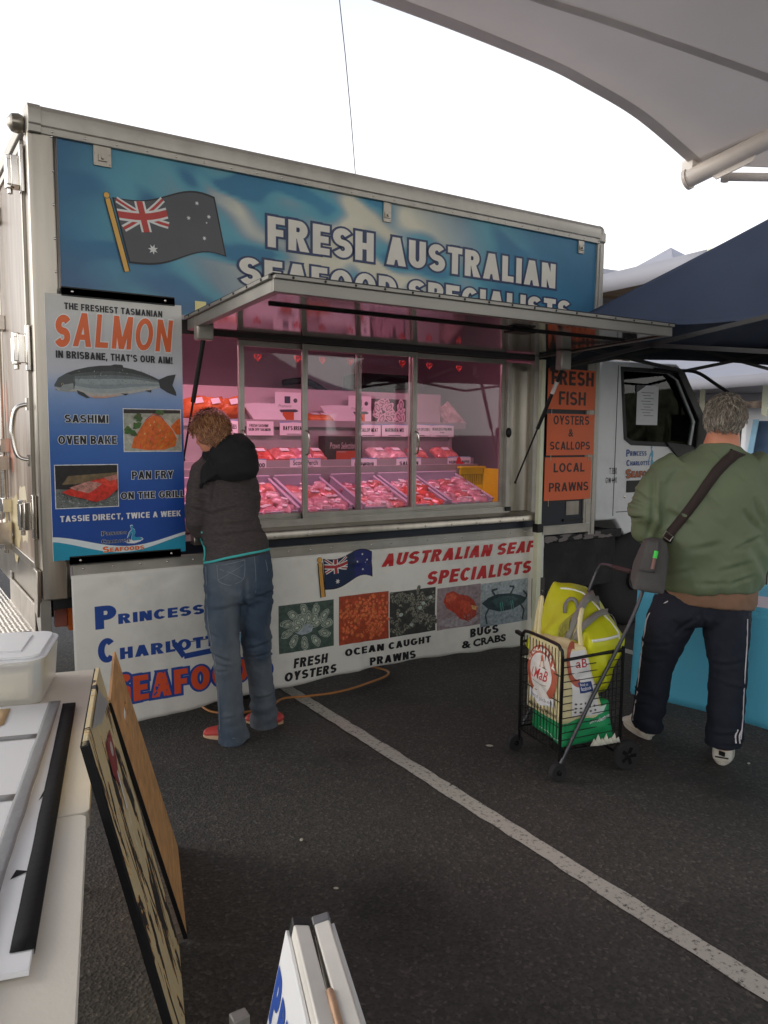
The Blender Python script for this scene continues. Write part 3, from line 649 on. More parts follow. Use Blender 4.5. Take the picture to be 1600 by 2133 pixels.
# rear door with printed boards and fittings
def boards():
    m = mat('printed driftwood door', C(176, 156, 136), .35, 0, .3, 2.2, stretch=(1, 5, .7)); n, l = m.node_tree.nodes, m.node_tree.links
    cr = [x for x in n if x.type == 'VALTORGB'][0]; cr.color_ramp.elements[0].color = C(98, 76, 60); cr.color_ramp.elements[1].color = C(158, 146, 132)
    e = cr.color_ramp.elements.new(.45); e.color = C(128, 110, 94); return m
d = MB(); d.box((X0-.012, TY+.13, .92), (X0+.02, 5.16, 2.94)); d.box((X0-.012, 5.2, .92), (X0+.02, YB-.05, 2.94)); dr = d.build('rear_door', boards(), truck)
art = Art(); rr = random.Random(4)
for k, (u, v, ru, rv, c) in enumerate(((4.95, 1.5, .1, .16, C(176, 120, 98)), (5.1, 1.75, .05, .12, C(176, 120, 98)), (4.9, 1.05, .2, .18, C(180, 164, 124)), (4.6, 1.15, .14, .16, C(190, 178, 150)), (5.5, 2.0, .2, .3, C(150, 120, 96)))):
    art.ell(u, v, ru, rv, c, n=20, wob=.5, seed=k)
art.build('door_print', lambda u, v, d_: V((X0-.012-d_, u, v)), PRINT, dr, .0006)
b = MB()
for y0, y1 in ((TY+.125, TY+.155), (YB-.05, YB)): b.box((X0-.022, y0, .88), (X0+.01, y1, 2.97))
b.box((X0-.022, TY+.155, 2.93), (X0+.01, YB-.05, 2.97)); b.box((X0-.022, TY+.155, .88), (X0+.01, YB-.05, .925)); b.box((X0-.016, 5.16, .92), (X0+.01, 5.2, 2.94)); b.build('door_frame', STEEL, dr, .004)
for z in (2.83, 1.99, 1.16):
    s = MB(); s.box((X0-.06, TY+.14, z-.07), (X0-.012, TY+.17, z+.07)); s.box((X0-.03, TY+.08, z-.11), (X0-.012, TY+.13, z+.11)); s.cyl((X0-.06, TY+.2, z-.075), (X0-.06, TY+.2, z+.08), .02); s.box((X0-.075, TY+.17, z-.06), (X0-.012, TY+.27, z+.06)); s.cyl((X0-.06, TY+.2, z-.1), (X0-.06, TY+.2, z-.075), .012); s.build('door_hinge', CHROME, dr, .003)
s = MB(); s.tube([(X0-.015, 4.27, 1.72), (X0-.07, 4.29, 1.70), (X0-.09, 4.30, 1.62), (X0-.09, 4.30, 1.54), (X0-.07, 4.29, 1.46), (X0-.015, 4.27, 1.44)], .012, 10, smooth=5)
for z in (1.72, 1.44): s.box((X0-.03, 4.25, z-.03), (X0-.012, 4.29, z+.03))
s.build('door_handle', CHROME, dr)
s = MB()
for y in (5.08, 5.28): s.cyl((X0-.045, y, .86), (X0-.045, y, 2.98), .014)
for z in (.93, 1.15, 1.5, 2.2, 2.8): s.box((X0-.065, 5.02, z-.04), (X0-.012, 5.13, z+.04))
s.box((X0-.10, 4.98, 1.36), (X0-.03, 5.12, 1.44)); s.box((X0-.11, 4.95, .93), (X0-.03, 5.1, 1.06)); s.build('lock_rod', CHROME, dr, .003)
# rear beam, step, mudguard lamp, chassis, wheels
b = MB(); b.box((X0-.008, TY+.125, .66), (X0+.05, YB, .875)); b.prism([(4.12, .755), (4.12, .9), (4.23, .9), (4.23, .68), (4.15, .66)], lambda u, v, d: V((X0-.012-d, u, v)), 0, .02); b.build('rear_beam', STEEL, truck, .004)
b = MB(); b.prism([(4.125, .55), (4.125, .765), (4.29, .765), (4.25, .62), (4.165, .55)], lambda u, v, d: V((X0-.02+d, u, v)), 0, .05); b.build('step_bracket', GREYM, truck, .002)
b = MB(); b.box((X0-.02, 5.12, .55), (X0-.01, 5.19, .74)); b.build('step_bracket', GREYM, truck, .002)
def tread():
    m = mat('aluminium tread plate', C(160, 154, 146), .38, .75, .12, 6, dirt=.4); n, l = m.node_tree.nodes, m.node_tree.links
    tc = n.new('ShaderNodeTexCoord'); mp = n.new('ShaderNodeMapping'); mp.inputs['Scale'].default_value = (14, 26, 1); l.new(tc.outputs['Object'], mp.inputs[0])
    w = n.new('ShaderNodeTexChecker'); w.inputs['Scale'].default_value = 1; w2 = n.new('ShaderNodeTexWave'); w2.inputs['Scale'].default_value = 1.0; w2.inputs['Distortion'].default_value = 3; w2.inputs['Detail Scale'].default_value = 2
    l.new(mp.outputs[0], w2.inputs['Vector']); bp = n.new('ShaderNodeBump'); bp.inputs['Strength'].default_value = 1; bp.inputs['Distance'].default_value = .012
    l.new(w2.outputs[0], bp.inputs['Height']); l.new(bp.outputs[0], n['Principled BSDF'].inputs['Normal']); return m
TREAD = tread()
b = MB(); b.box((-.35, 4.13, .535), (X0-.022, 6.1, .552)); b.box((X0-.03, 4.13, .55), (X0-.022, 5.2, .56)); b.box((X0-.026, 4.27, .552), (X0-.012, 5.15, .70)); b.build('step_platform', TREAD, truck, .002)
b = MB(); b.tube([(.62, 4.3, .56), (.4, 4.25, .575), (.15, 4.3, .56)], .004, 6, smooth=6); b.build('trailing_wire', BLACKP, truck)
b = MB(); b.box((.80, 4.28, .545), (.84, 4.36, .775)); b.box((.84, 4.3, .54), (.98, 4.34, .79), 1); b.box((.74, 4.32, .56), (.80, 4.36, .775), 2); b.build('rear_lamp', [AMBER, BLACKP, mat('red lamp plastic', C(165, 105, 95), .3)], truck, .004)
b = MB()
for y in (4.62, 5.72): b.box((.75, y, .55), (6.1, y+.09, .76))
for x in (1.0, 2.2, 3.4, 4.4): b.box((x, 4.2, .68), (x+.1, 6.2, .79))
b.box((.95, 4.25, .30), (.98, 4.75, .72)); b.box((.7, 4.12, .70), (4.5, 6.28, .80)); b.build('chassis', CHASSIS, truck)
b = MB(); b.box((3.98, TY+.012, .44), (4.80, TY+.45, .86)); b.box((3.98, TY+.002, .80), (4.86, TY+.012, .865)); tb = b.build('tool_box', CHASSIS, truck, .008)
art = Art(); rr = random.Random(9)
for k in range(26): art.ell(4.05+rr.random()*.75, .815+rr.random()*.035, .03+rr.random()*.03, .008+rr.random()*.008, C(105, 98, 96), n=12, wob=.7, seed=k)
art.build('scuffed_paint', FY(TY+.002), PRINT, tb, .001)
def wheel(x, y, r=.40, w=.2):
    s = MB(); s.lathe([(r*.55, 0), (r*.8, -.01), (r*.95, .01), (r, .04), (r, w-.04), (r*.95, w-.01), (r*.8, w+.01), (r*.55, w)], (x, y, r), (0, 1, 0), 32); wo = s.build('wheel', RUBBER, truck)
    s = MB(); s.lathe([(.05, .0), (.09, -.02), (.11, .03), (r*.45, .05), (r*.56, .01), (r*.56, w*.9)], (x, y, r), (0, 1, 0), 24); s.build('rim', CHASSIS, wo)  # rim coloured chassis black to paint in the shade under the truck
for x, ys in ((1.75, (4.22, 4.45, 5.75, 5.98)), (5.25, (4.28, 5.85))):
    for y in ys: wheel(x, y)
# cab
CY = 4.15
def PC(px, py): return P2(px, py, CY)
out = [(4.605, .93), (4.6, 1.2), (4.6, 2.06), (4.64, 2.15), (5.50, 2.17), (5.60, 2.12), (5.95, 1.52), (6.12, 1.25), (6.2, .95), (6.2, .45), (5.75, .42), (5.70, .62), (5.55, .80), (5.25, .86), (4.95, .80), (4.84, .93)]
win = [PC(1298, 772), PC(1395, 778), PC(1414, 792), PC(1449, 878), PC(1441, 928), PC(1398, 922), PC(1316, 918), PC(1305, 910)]
b = MB(); b.prism(out, FY(CY), -.05, 0, [win]); b.prism(out, FY(6.1), -.05, 0, [win])
b.box((4.605, CY+.05, .93), (4.64, 6.1, 2.12)); b.box((4.64, CY+.05, 2.12), (5.52, 6.1, 2.165)); b.hexa([(5.97, CY+.05, 1.46), (6.2, CY+.05, .5), (6.2, 6.1, .5), (5.97, 6.1, 1.46), (5.93, CY+.05, 1.5), (6.15, CY+.05, .5), (6.15, 6.1, .5), (5.93, 6.1, 1.5)])
cab = b.build('cab', WHITEP, truck, .012)
b = MB(); p = PC(1283, 900); b.box((p[0]-.002, CY-.003, .96), (p[0]+.002, CY+.0, 2.12)); b.box((4.84, CY-.003, .985), (5.6, CY, .99)); b.build('door_seam', BLACKP, cab)
b = MB(); ow = [(win[i][0]+dx, win[i][1]+dz) for i, (dx, dz) in enumerate(((-.03, .03), (.0, .03), (.03, .03), (.07, -.01), (.07, -.05), (0, -.035), (-.01, -.035), (-.03, -.02)))]
b.prism(ow, FY(CY), -.004, .006, [win]); b.build('window_seal', BLACKP, cab)
b = MB(); b.prism([PC(1400, 764), PC(1418, 770), PC(1478, 905), PC(1462, 948), PC(1444, 932), PC(1450, 876)], FY(CY), .006, .03); b.prism([PC(1384, 921), PC(1442, 930), PC(1470, 950), PC(1440, 985), PC(1404, 948)], FY(CY), .004, .02); b.build('door_pillar', BLACKP, cab, .006)
b = MB(); b.prism(win, FY(CY), -.03, -.026); b.prism(win, FY(6.1), -.03, -.026); b.add([(5.56, CY+.05, 2.12), (5.56, 6.1, 2.12), (5.94, 6.1, 1.5), (5.94, CY+.05, 1.5)], [(0, 1, 2, 3)]); b.build('cab_window', DGLASS, cab)
b = MB(); b.box((5.5, CY+.06, 1.2), (5.93, 6.05, 1.48)); b.box((4.75, CY+.08, 1.0), (5.25, 5.9, 1.25)); b.box((4.66, CY+.1, 1.25), (4.8, 4.8, 1.80)); b.box((4.66, 5.3, 1.25), (4.8, 5.95, 1.85)); b.build('cab_interior', BLACKP, cab, .03)
b = MB(); rc = V((5.48, CY+.42, 1.62)); ax = V((-.55, 0, .83)).normalized(); a1 = V((0, 1, 0)); a2 = ax.cross(a1)
b.tube([rc+(a1*math.cos(t*math.pi/12)+a2*math.sin(t*math.pi/12))*.19 for t in range(25)], .016, 8); b.cyl(rc, rc-ax*.3, .02); b.bar(rc-a1*.19, rc+a1*.19, .03, .02); b.build('steering_wheel', BLACKP, cab)
b = MB(); b.box((*PC(1330, 880)[:1], CY+.022, PC(1340, 885)[1]), (PC(1374, 880)[0], CY+.024, PC(1340, 802)[1])); nt = b.build('paper_notice', mat('white paper', C(205, 203, 205), .7, var=.03), cab)
art = Art()
for k in range(9): art.rect(PC(1340+k % 3*3, 840)[0], PC(1340, 818+k*6)[1], PC(1366-k % 2*6, 840)[0], PC(1340, 816.6+k*6)[1], C(120, 118, 122))
art.poly([PC(1330, 818), PC(1352, 802), PC(1330, 802)], C(60, 58, 62)); art.build('notice_print', FY(CY+.022), PRINT, nt, .0005)
b = MB(); a, c = PC(1304, 1026), PC(1337, 1000); b.box((a[0], CY-.006, a[1]), (c[0], CY+.002, c[1])); b.build('door_handle', BLACKP, cab, .012)
b = MB(); p = PC(1300, 1035); b.lathe([(.009, 0), (.009, .006), (.004, .008)], (p[0], CY, p[1]), (0, -1, 0), 12); b.build('door_lock', CHROME, cab)
b = MB(); pts = [PY(*q) for q in ((1362, 768, 4.14), (1400, 772, 4.08), (1450, 775, 4.02), (1495, 803, 3.96), (1519, 820, 3.92), (1527, 838, 3.92), (1527, 870, 3.92))]; b.tube(pts, .015, 8, smooth=6); e = pts[-1]; b.box((e.x-.025, e.y-.07, e.z-.2), (e.x+.025, e.y+.07, e.z+.03)); b.build('wing_mirror', BLACKP, cab, .01)
b = MB(); b.box((6.18, CY+.02, .42), (6.28, 6.1, .62)); b.build('bumper', WHITEP, cab, .02)
# company lettering with the seated sea-maid emblem
def emblem(a, x0, z0, x1, z1, skin, foam, rim=None):
    body = [(.30, .98), (.42, 1.0), (.47, .92), (.42, .84), (.55, .74), (.57, .56), (.52, .42), (.60, .30), (.82, .30), (1.0, .20), (.92, .12), (.7, .12), (.45, .10), (.34, .18), (.36, .34), (.40, .50), (.36, .60), (.22, .34), (.12, .30), (.24, .62), (.36, .74), (.33, .84)]
    P = lambda p: (x0+(x1-x0)*p[0], z0+(z1-z0)*p[1])
    if foam: a.poly([P(p) for p in ((-.1, .1), (.2, .2), (.45, .12), (.7, .2), (1.0, .28), (.9, .05), (.5, -.06), (.1, -.02))], foam)
    if rim: a.poly([((P(p)[0]-P((.5, .5))[0])*1.13+P((.5, .5))[0], (P(p)[1]-P((.5, .5))[1])*1.07+P((.5, .5))[1]) for p in body], rim)
    a.poly([P(p) for p in body], skin)
def smallcaps(a, word, box, k, col, outline=None, bold=.03, warp=None):
    u0, v0, u1, v1 = box; w = (u1-u0)*k
    a.text(word[0], (u0, v0, u0+w, v1), col, bold, outline, warp=warp); a.text(word[1:], (u0+w*1.12, v0+(v1-v0)*.08, u1, v0+(v1-v0)*.76), col, bold, outline, warp=warp)
def company(name, F, m, parent, b1, b2, b3, em, blue, orange, teal, out=None, oout=None):
    a = Art(); emblem(a, *em, teal, C(205, 210, 208), out and out[0][0])
    smallcaps(a, 'PRINCESS', b1, .17, blue, out); smallcaps(a, 'CHARLOTTE', b2, .15, blue, out); smallcaps(a, 'SEAFOODS', b3, .15, orange, oout or [(C(60, 42, 50), .035)])
    return a.build(name, F, m, parent, .001)
company('lettering', FY(CY), PRINT, cab, BX((1304, 951), (1347, 936), CY), BX((1304, 971), (1353, 957), CY), BX((1303, 996), (1371, 976), CY), BX((1346, 977), (1372, 928), CY), C(40, 70, 130), C(170, 92, 48), C(90, 150, 175))
art = Art(); art.text('T 3880', BX((1269, 988), (1285, 974), CY), C(45, 42, 42), .01); art.text('GVM 4490', BX((1261, 1007), (1285, 994), CY), C(45, 42, 42), .01); art.build('weight_lettering', FY(CY), PRINT, cab, .001)
# ---------------------------------------------------------------- salmon board
SY = 4.05
sa, sb = PY(90, 607, SY), PY(386.5, 1148, SY); sx0, sx1, sz0, sz1 = sa.x+.004, sb.x, sb.z, sa.z-.004
sg = thing('salmon_sign', 'tall blue printed SALMON advertising board held in black channels at the truck corner', 'sign', (sx0, SY, sz0))
b = MB(); b.box((sx0, SY, sz0), (sx1, SY+.005, sz1)); bo = b.build('board', mat('white sign board', C(200, 200, 196), .35), sg)
def sgrad(u, v):
    t = (v-sz0)/(sz1-sz0)
    st = [(0, (24, 62, 128)), (.2, (25, 68, 142)), (.45, (52, 96, 160)), (.62, (112, 138, 178)), (.72, (176, 178, 184)), (1, (186, 184, 176))]
    for (a, ca), (c, cb) in zip(st[:-1], st[1:]):
        if t <= c: k = (t-a)/(c-a); return C(*[x+(y-x)*k for x, y in zip(ca, cb)])
    return C(*st[-1][1])
art = Art(); art.grad(sx0, sz0, sx1, sz1, sgrad, 4, 60); F = FY(SY)
def wv(t, a, ph, z): return z+a*math.sin(t*math.pi*1.6+ph)
TEAL = C(32, 132, 158); n = 24; W_ = sx1-sx0
art.poly([(sx0+W_*i/n, wv(i/n, .035, 1.9, sz0+.085)) for i in range(n+1)]+[(sx1, sz0), (sx0, sz0)], C(196, 204, 206))
art.poly([(sx0+W_*i/n, wv(i/n, .04, 2.1, sz0+.06)) for i in range(n+1)]+[(sx1, sz0), (sx0, sz0)], TEAL)
art.build('board_print', F, PRINT, bo, .0005)
a = Art(); OR, ORD, BK = C(208, 94, 44), C(150, 62, 30), C(24, 24, 28); WO = [(C(200, 204, 210), .03)]
a.text('THE FRESHEST TASMANIAN', BX((133.6, 643.6), (337.5, 648.4), SY), BK, .03, space=1.05)
a.text('S', BX((112, 722), (149, 657), SY), OR, .05, [(C(224, 216, 204), .02)], shear=.15); a.text('ALMON', BX((151, 721), (360, 668), SY), OR, .022, [(C(224, 216, 204), .02)], shear=.15, space=1.5)
a.text("IN BRISBANE, THAT'S OUR AIM!", BX((116, 745), (358.6, 744), SY), BK, .03, space=1.04)
for s, bl, tr in (('SASHIMI', (134.5, 880), (225, 865)), ('OVEN BAKE', (121, 925), (242.5, 908)), ('PAN FRY', (274, 998), (360, 980)), ('ON THE GRILL', (251, 1040), (383, 1021))): a.text(s, BX(bl, tr, SY), BK, .03, WO, space=1.15)
a.text('TASSIE DIRECT, TWICE A WEEK', BX((124.6, 1087.5), (375.5, 1062.7), SY), C(206, 206, 204), .03, space=1.04)
a.build('lettering', F, PRINT, bo, .003, .0002)
company('company_lettering', F, PRINT, bo, BX((211.5, 1116), (264, 1104), SY), BX((211.5, 1133), (270, 1120), SY), BX((213.8, 1151), (299.6, 1132.5), SY), BX((262, 1131), (296, 1093), SY), C(24, 34, 66), C(206, 92, 44), C(42, 134, 164), [(C(214, 216, 216), .022)], [(C(226, 196, 176), .02)])
# salmon picture
a = Art(.01, .14); q = lambda x, y: P2(x/3.555, 600+y/3.555, SY)
top = [(402, 715), (430, 665), (490, 630), (560, 605), (650, 585), (740, 575), (830, 573), (900, 585), (980, 600), (1060, 625), (1130, 655), (1180, 680)]
bot = [(1190, 735), (1120, 755), (1010, 775), (900, 795), (800, 808), (700, 808), (620, 790), (560, 765), (500, 768), (440, 760), (405, 752), (445, 735), (402, 728)]
a.poly([q(*p) for p in top+bot], C(112, 122, 122))
mid = lambda t: [q(x, y+(yb-y)*t) for (x, y), (xb, yb) in zip(top, [(402, 728), (440, 760), (500, 768), (560, 765), (640, 795), (730, 808), (800, 808), (900, 795), (980, 780), (1060, 765), (1130, 752), (1180, 735)])]
def strip(t0, t1, c): u, w = mid(t0), mid(t1); a.poly(u+w[::-1], c)
for t0, t1, c in ((0, .18, (52, 56, 54)), (.18, .3, (72, 78, 76)), (.3, .42, (98, 106, 106)), (.42, .6, (132, 142, 142)), (.6, .74, (118, 128, 130)), (.74, .88, (142, 150, 150)), (.88, 1, (160, 158, 152))): strip(t0, t1, C(*c))
a.poly([q(*p) for p in ((650, 795), (760, 800), (880, 788), (860, 800), (780, 815), (690, 815))], C(176, 140, 124))
for P in (((820, 573), (850, 565), (905, 570), (915, 592), (860, 590)), ((565, 755), (620, 775), (665, 815), (640, 815), (580, 785)), ((1170, 680), (1240, 650), (1300, 640), (1285, 690), (1275, 720), (1300, 770), (1305, 800), (1240, 775), (1185, 740)), ((1070, 760), (1120, 755), (1118, 775)), ((890, 780), (950, 782), (930, 796))): a.poly([q(*p) for p in P], C(44, 46, 46))
hd = [(402, 715), (430, 665), (490, 630), (540, 650), (552, 700), (545, 745), (500, 765), (440, 758), (445, 737), (402, 728)]; a.poly([q(*p) for p in hd], C(70, 76, 76)); a.poly([q(*p) for p in ((445, 737), (470, 715), (540, 705), (545, 745), (500, 765), (440, 758))], C(128, 134, 132))
a.line([q(*p) for p in ((545, 650), (555, 700), (545, 752))], .002, BLACK)
for c, r in ((C(170, 160, 110), .006), (BLACK, .004)): p = q(462, 712); a.ell(p[0], p[1], r, r, c)
rr = random.Random(3)
for k in range(90): p = q(rr.uniform(570, 1120), rr.uniform(590, 700)+rr.random()*30); a.ell(p[0], p[1], .0018, .0015, C(40, 42, 42) if k % 3 else C(170, 176, 174), n=6)
a.build('fish_picture', F, PRINT, bo, .003, .0001)
def framed(a, TL, BR, bg):
    x0, z1 = P2(*TL, SY); x1, z0 = P2(*BR, SY); a.rect(x0-.004, z0-.004, x1+.004, z1+.004, C(214, 214, 210)); a.rect(x0, z0, x1, z1, bg); return lambda u, v: (x0+(x1-x0)*u, z0+(z1-z0)*v), x1-x0, z1-z0
a = Art(.008, .3); f, w, h = framed(a, (257, 852), (376.5, 939), C(150, 152, 138)); rr = random.Random(5)
a.poly([f(0, .9), f(1, .92), f(1, 1), f(0, 1)], C(40, 32, 28)); a.ell(*f(.5, .42), w*.48, h*.42, C(172, 170, 158))
sal = [(.12, .08), (.16, .3), (.26, .5), (.36, .72), (.5, .86), (.62, .84), (.74, .7), (.86, .5), (.93, .3), (.9, .12), (.7, .03), (.4, .02)]
a.poly([f(*p) for p in sal], C(205, 98, 34)); a.poly([f(*p) for p in ((.82, .6), (.95, .78), (1, .8), (1, .4), (.92, .4))], C(200, 100, 40))
for k in range(70):
    u, v = rr.uniform(.16, .88), rr.uniform(.08, .8)
    if v > 1.0-abs(u-.54)*1.75-.1: continue
    a.ell(*f(u, v), w*rr.uniform(.02, .06), h*rr.uniform(.008, .02), C(200+rr.randint(-34, 30), 92+rr.randint(-26, 44), 34+rr.randint(-8, 26)), rot=1.15-(u-.5)*1.6+rr.uniform(-.2, .2), n=8)
for u, v in ((.45, .62), (.52, .7), (.35, .42), (.62, .5), (.72, .34)): a.ell(*f(u, v), w*.02, h*.012, C(238, 178, 120), rot=1.0, n=8)
for cx, cy, r in ((.22, .62, .10), (.27, .8, .11), (.06, .5, .09), (.14, .42, .08), (.62, .96, .08)):
    for k in range(5): a.ell(*f(min(.97, max(.04, cx+rr.uniform(-.04, .04))), min(.95, cy+rr.uniform(-.05, .05))), w*r*.6, h*r*.45, C(46+rr.randint(0, 30), 74+rr.randint(0, 24), 36), rot=rr.random()*3, n=10, wob=.6, seed=k)
a.line([f(.36, .74), f(.5, .9), f(.64, .84), f(.7, .72)], .004, C(176, 60, 60))
a.build('sashimi_picture', F, PRINT, bo, .003, .00012)
a = Art(.008, .4); f, w, h = framed(a, (114, 970), (246, 1053.5), C(34, 32, 30)); rr = random.Random(6)
a.poly([f(0, 0), f(1, 0), f(1, .35), f(.6, .4), f(0, .45)], C(96, 100, 96)); a.poly([f(.2, .75), f(1, .82), f(1, .6), f(.1, .55)], C(104, 88, 62))
for k in range(160): a.ell(*f(rr.uniform(.02, .98), rr.uniform(.02, .36)), w*.012, h*.01, C(*(rr.choice(((150, 156, 152), (50, 52, 50), (120, 124, 118))))), n=6)
a.poly([f(*p) for p in ((.08, .38), (.3, .5), (.62, .66), (.96, .74), (.98, .42), (.8, .2), (.62, .12), (.45, .2), (.2, .3))], C(182, 44, 30)); a.poly([f(*p) for p in ((.2, .48), (.5, .62), (.75, .58), (.6, .42), (.5, .34), (.3, .42))], C(176, 124, 112)); a.poly([f(*p) for p in ((.6, .62), (.95, .72), (.98, .5), (.85, .48))], C(200, 62, 44))
a.poly([f(*p) for p in ((.75, .7), (.98, .78), (.98, .66), (.85, .62))], C(172, 112, 100))
for k in range(70): a.ell(*f(rr.uniform(.25, .7), rr.uniform(.4, .6)), w*.008, h*.008, C(120, 90, 80), n=5)
a.build('steak_picture', F, PRINT, bo, .003, .00012)

# ---------------------------------------------------------------- vinyl banner under the window
BY = TY-.03
bx0, bx1, bzt = PY(148, 1200, BY).x, PY(1133, 1104, BY).x, .872
BL_ = [(x.x, x.z) for x in [PY(*p, BY) for p in ((285, 1499), (345, 1488), (450, 1460), (575, 1434), (700, 1405), (850, 1374), (1000, 1355), (1110, 1340))]]
def hem(u):
    if u <= BL_[0][0]: return BL_[0][1]+.0*(BL_[0][0]-u)
    for (a, za), (c, zc) in zip(BL_[:-1], BL_[1:]):
        if u <= c: k = (u-a)/(c-a); return za+(zc-za)*k
    return BL_[-1][1]
def bsurf(u, v, d=0.0):
    t = max(0, min(1, (bzt-v)/(bzt-.07)))
    y = BY-.012*t-.026*t*noise.noise(V((u*2.6, v*.8, 3)))-.012*t*noise.noise(V((u*5+v*3, v*2, 8)))-.03*t*t*math.exp(-((u-bx0)/.35)**2)
    for ux, amp, w in ((2.42, .009, .025), (3.28, .008, .025), (1.55, .008, .03), (1.95, .007, .03), (1.2, .006, .04), (2.85, .005, .03)): y -= amp*math.exp(-((u-ux-.03*math.sin(v*6))/w)**2)*t
    y -= .006*math.exp(-((v-.80)/.02)**2)*math.sin(u*24)
    return V((u, y-d, v))
bn = thing('vinyl_banner', 'long white vinyl banner hung below the serving window with red and blue lettering', 'banner', (2.3, BY, .07))
b = MB(); NU, NVv = 240, 36
b.grid(lambda u, s: bsurf(bx0+(bx1-bx0)*u+(-.0*(1-s)), hem(bx0+(bx1-bx0)*u)+(bzt-hem(bx0+(bx1-bx0)*u))*s+.003*(1-s)*math.sin(u*60)*(1-s)), NU, NVv)
bs = b.build('sheet', mat('white vinyl', C(204, 201, 192), .45, var=.05, vscale=3, bump=.15, bscale=14, dirt=.22, dirtcol=(.22, .2, .17, 1)), bn, solid=.002)
BF = lambda u, v, d: bsurf(u, v, d)
a = Art(.03); BLU, RED_, ORG = C(26, 62, 132), C(172, 34, 36), C(196, 72, 34)
PB = lambda px, py: P2(px, py, BY)
def hull(words):
    for s, bl, tr, c, sh, ol in words: a.text(s, BX(bl, tr, BY), c, .045, ol, shear=sh, space=1.04)
hull([('P', (197.7, 1311), (241, 1258.5), BLU, 0, None), ('RINCESS', (245.8, 1299.5), (424, 1258), BLU, 0, None), ('C', (203, 1381), (238, 1326), BLU, 0, None), ('HARLOTTE', (249, 1372.5), (472, 1318), BLU, 0, None),
      ('S', (243, 1466), (274, 1400), ORG, 0, [(BLU, .05)]), ('EAFOOD', (276, 1458.5), (517, 1369), ORG, 0, [(BLU, .05)]), ('S', (526, 1416), (562, 1352), ORG, 0, [(BLU, .05)]),
      ('FRESH', (608, 1390.6), (681, 1359), BLACK, .12, None), ('OYSTERS', (588.6, 1418.7), (700, 1381), BLACK, .12, None), ('OCEAN CAUGHT', (716.9, 1367), (895, 1323), BLACK, 0, None), ('PRAWNS', (768.6, 1385.7), (863, 1353), BLACK, 0, None),
      ('BUGS', (975.6, 1326.8), (1036, 1299.5), BLACK, 0, None), ('& CRABS', (959.8, 1350.5), (1050.6, 1319), BLACK, 0, None), ('AUSTRALIAN SEAF', (793, 1181), (1116, 1125), RED_, .25, None), ('SPECIALISTS', (885.6, 1219), (1108.7, 1166.5), RED_, .2, None)])
a.build('lettering', BF, VINYL, bs, .002, .00006)
a = Art(.03); emblem(a, *PB(415, 1365), *PB(520, 1235), C(120, 160, 178), C(196, 198, 196)); pts = [PB(*p) for p in ((362, 1340), (372, 1352), (382, 1366), (400, 1362), (420, 1358), (452, 1352))]; a.line(pts, .03, C(32, 62, 130)); a.line([PB(360, 1332), PB(362, 1342), PB(376, 1350)], .02, C(32, 62, 130))
a.line([PB(392, 1336), PB(430, 1330), PB(455, 1320)], .005, C(50, 66, 110)); a.build('emblem_print', BF, VINYL, bs, .0015, .00006)
def in_pic(a, TL, BR, bg):
    x0, z1 = PB(*TL); x1, z0 = PB(*BR); a.rect(x0, z0, x1, z1, bg); return (lambda u, v: (x0+(x1-x0)*u, z0+(z1-z0)*v)), x1-x0, z1-z0
a = Art(.012, .5); f, w, h = in_pic(a, (579, 1262), (693.6, 1343.7), C(62, 78, 70)); rr = random.Random(11)
a.ell(*f(.45, .5), w*.2, h*.16, C(140, 150, 156), wob=.5)
for k in range(17):
    an = k*2*math.pi/11+(.3 if k > 10 else 0); r = .36 if k < 11 else .18; cu, cv = .5+r*1.05*math.cos(an), .5+r*1.0*math.sin(an)
    ru, rv = (w*.115, h*.085); cu = min(.88, max(.12, cu)); cv = min(.89, max(.11, cv)); p = f(cu, cv); ro = an+.2
    for e, c in ((1.0, (150, 158, 146)), (.86, (66, 78, 72)), (.74, (148, 156, 140)), (.5, (98, 112, 96)), (.3, (168, 174, 160))): a.ell(p[0]+ru*.04, p[1], ru*e, rv*e, C(*c), rot=ro, wob=.25, seed=k)
a.build('oyster_picture', BF, VINYL, bs, .002, .00002)
a = Art(.02, .45); f, w, h = in_pic(a, (705, 1243), (807, 1328), C(150, 62, 36)); rr = random.Random(12)
def shrimp(a, cu, cv, L, rot, cols, n=6, hw=.22):
    pts = []
    for k in range(n+1): t = k/n; an = rot+(t-.5)*1.5; pts.append((t, an))
    x, y = cu-math.cos(rot)*L/2, cv-math.sin(rot)*L/2
    for k in range(n):
        t = k/n; an = pts[k][1]; a.ell(x, y, L*.16, L*hw*(1-.65*t), cols[k % len(cols)], rot=an, n=9); x += math.cos(an)*L/n; y += math.sin(an)*L/n
x0, z0 = f(.08, .1); x1, z1 = f(.92, .9)
for k in range(90): shrimp(a, rr.uniform(x0, x1), rr.uniform(z0, z1), .055, rr.random()*6.3, [C(186+rr.randint(-16, 20), 84+rr.randint(-12, 20), 48), C(206, 112, 70), C(164, 64, 36)])
a.build('cooked_prawn_picture', BF, VINYL, bs, .002, .000006)
a = Art(.02, .5); f, w, h = in_pic(a, (810, 1234), (905, 1312), C(50, 50, 46)); x0, z0 = f(.08, .1); x1, z1 = f(.92, .9)
for k in range(46): shrimp(a, rr.uniform(x0, x1), rr.uniform(z0, z1), .085, rr.random()*6.3, [C(112, 110, 98), C(50, 52, 48), C(136, 130, 112), C(70, 72, 66)], 8, .17)
for k in range(5): a.ell(*f(rr.random()*.8+.1, rr.random()*.8+.1), .016, .012, C(150, 158, 150))
a.build('raw_prawn_picture', BF, VINYL, bs, .002, .000006)
a = Art(.012, .4); f, w, h = in_pic(a, (910, 1226), (998, 1299), C(134, 118, 120)); a.ell(*f(.5, .15), w*.45, h*.13, C(150, 140, 142))
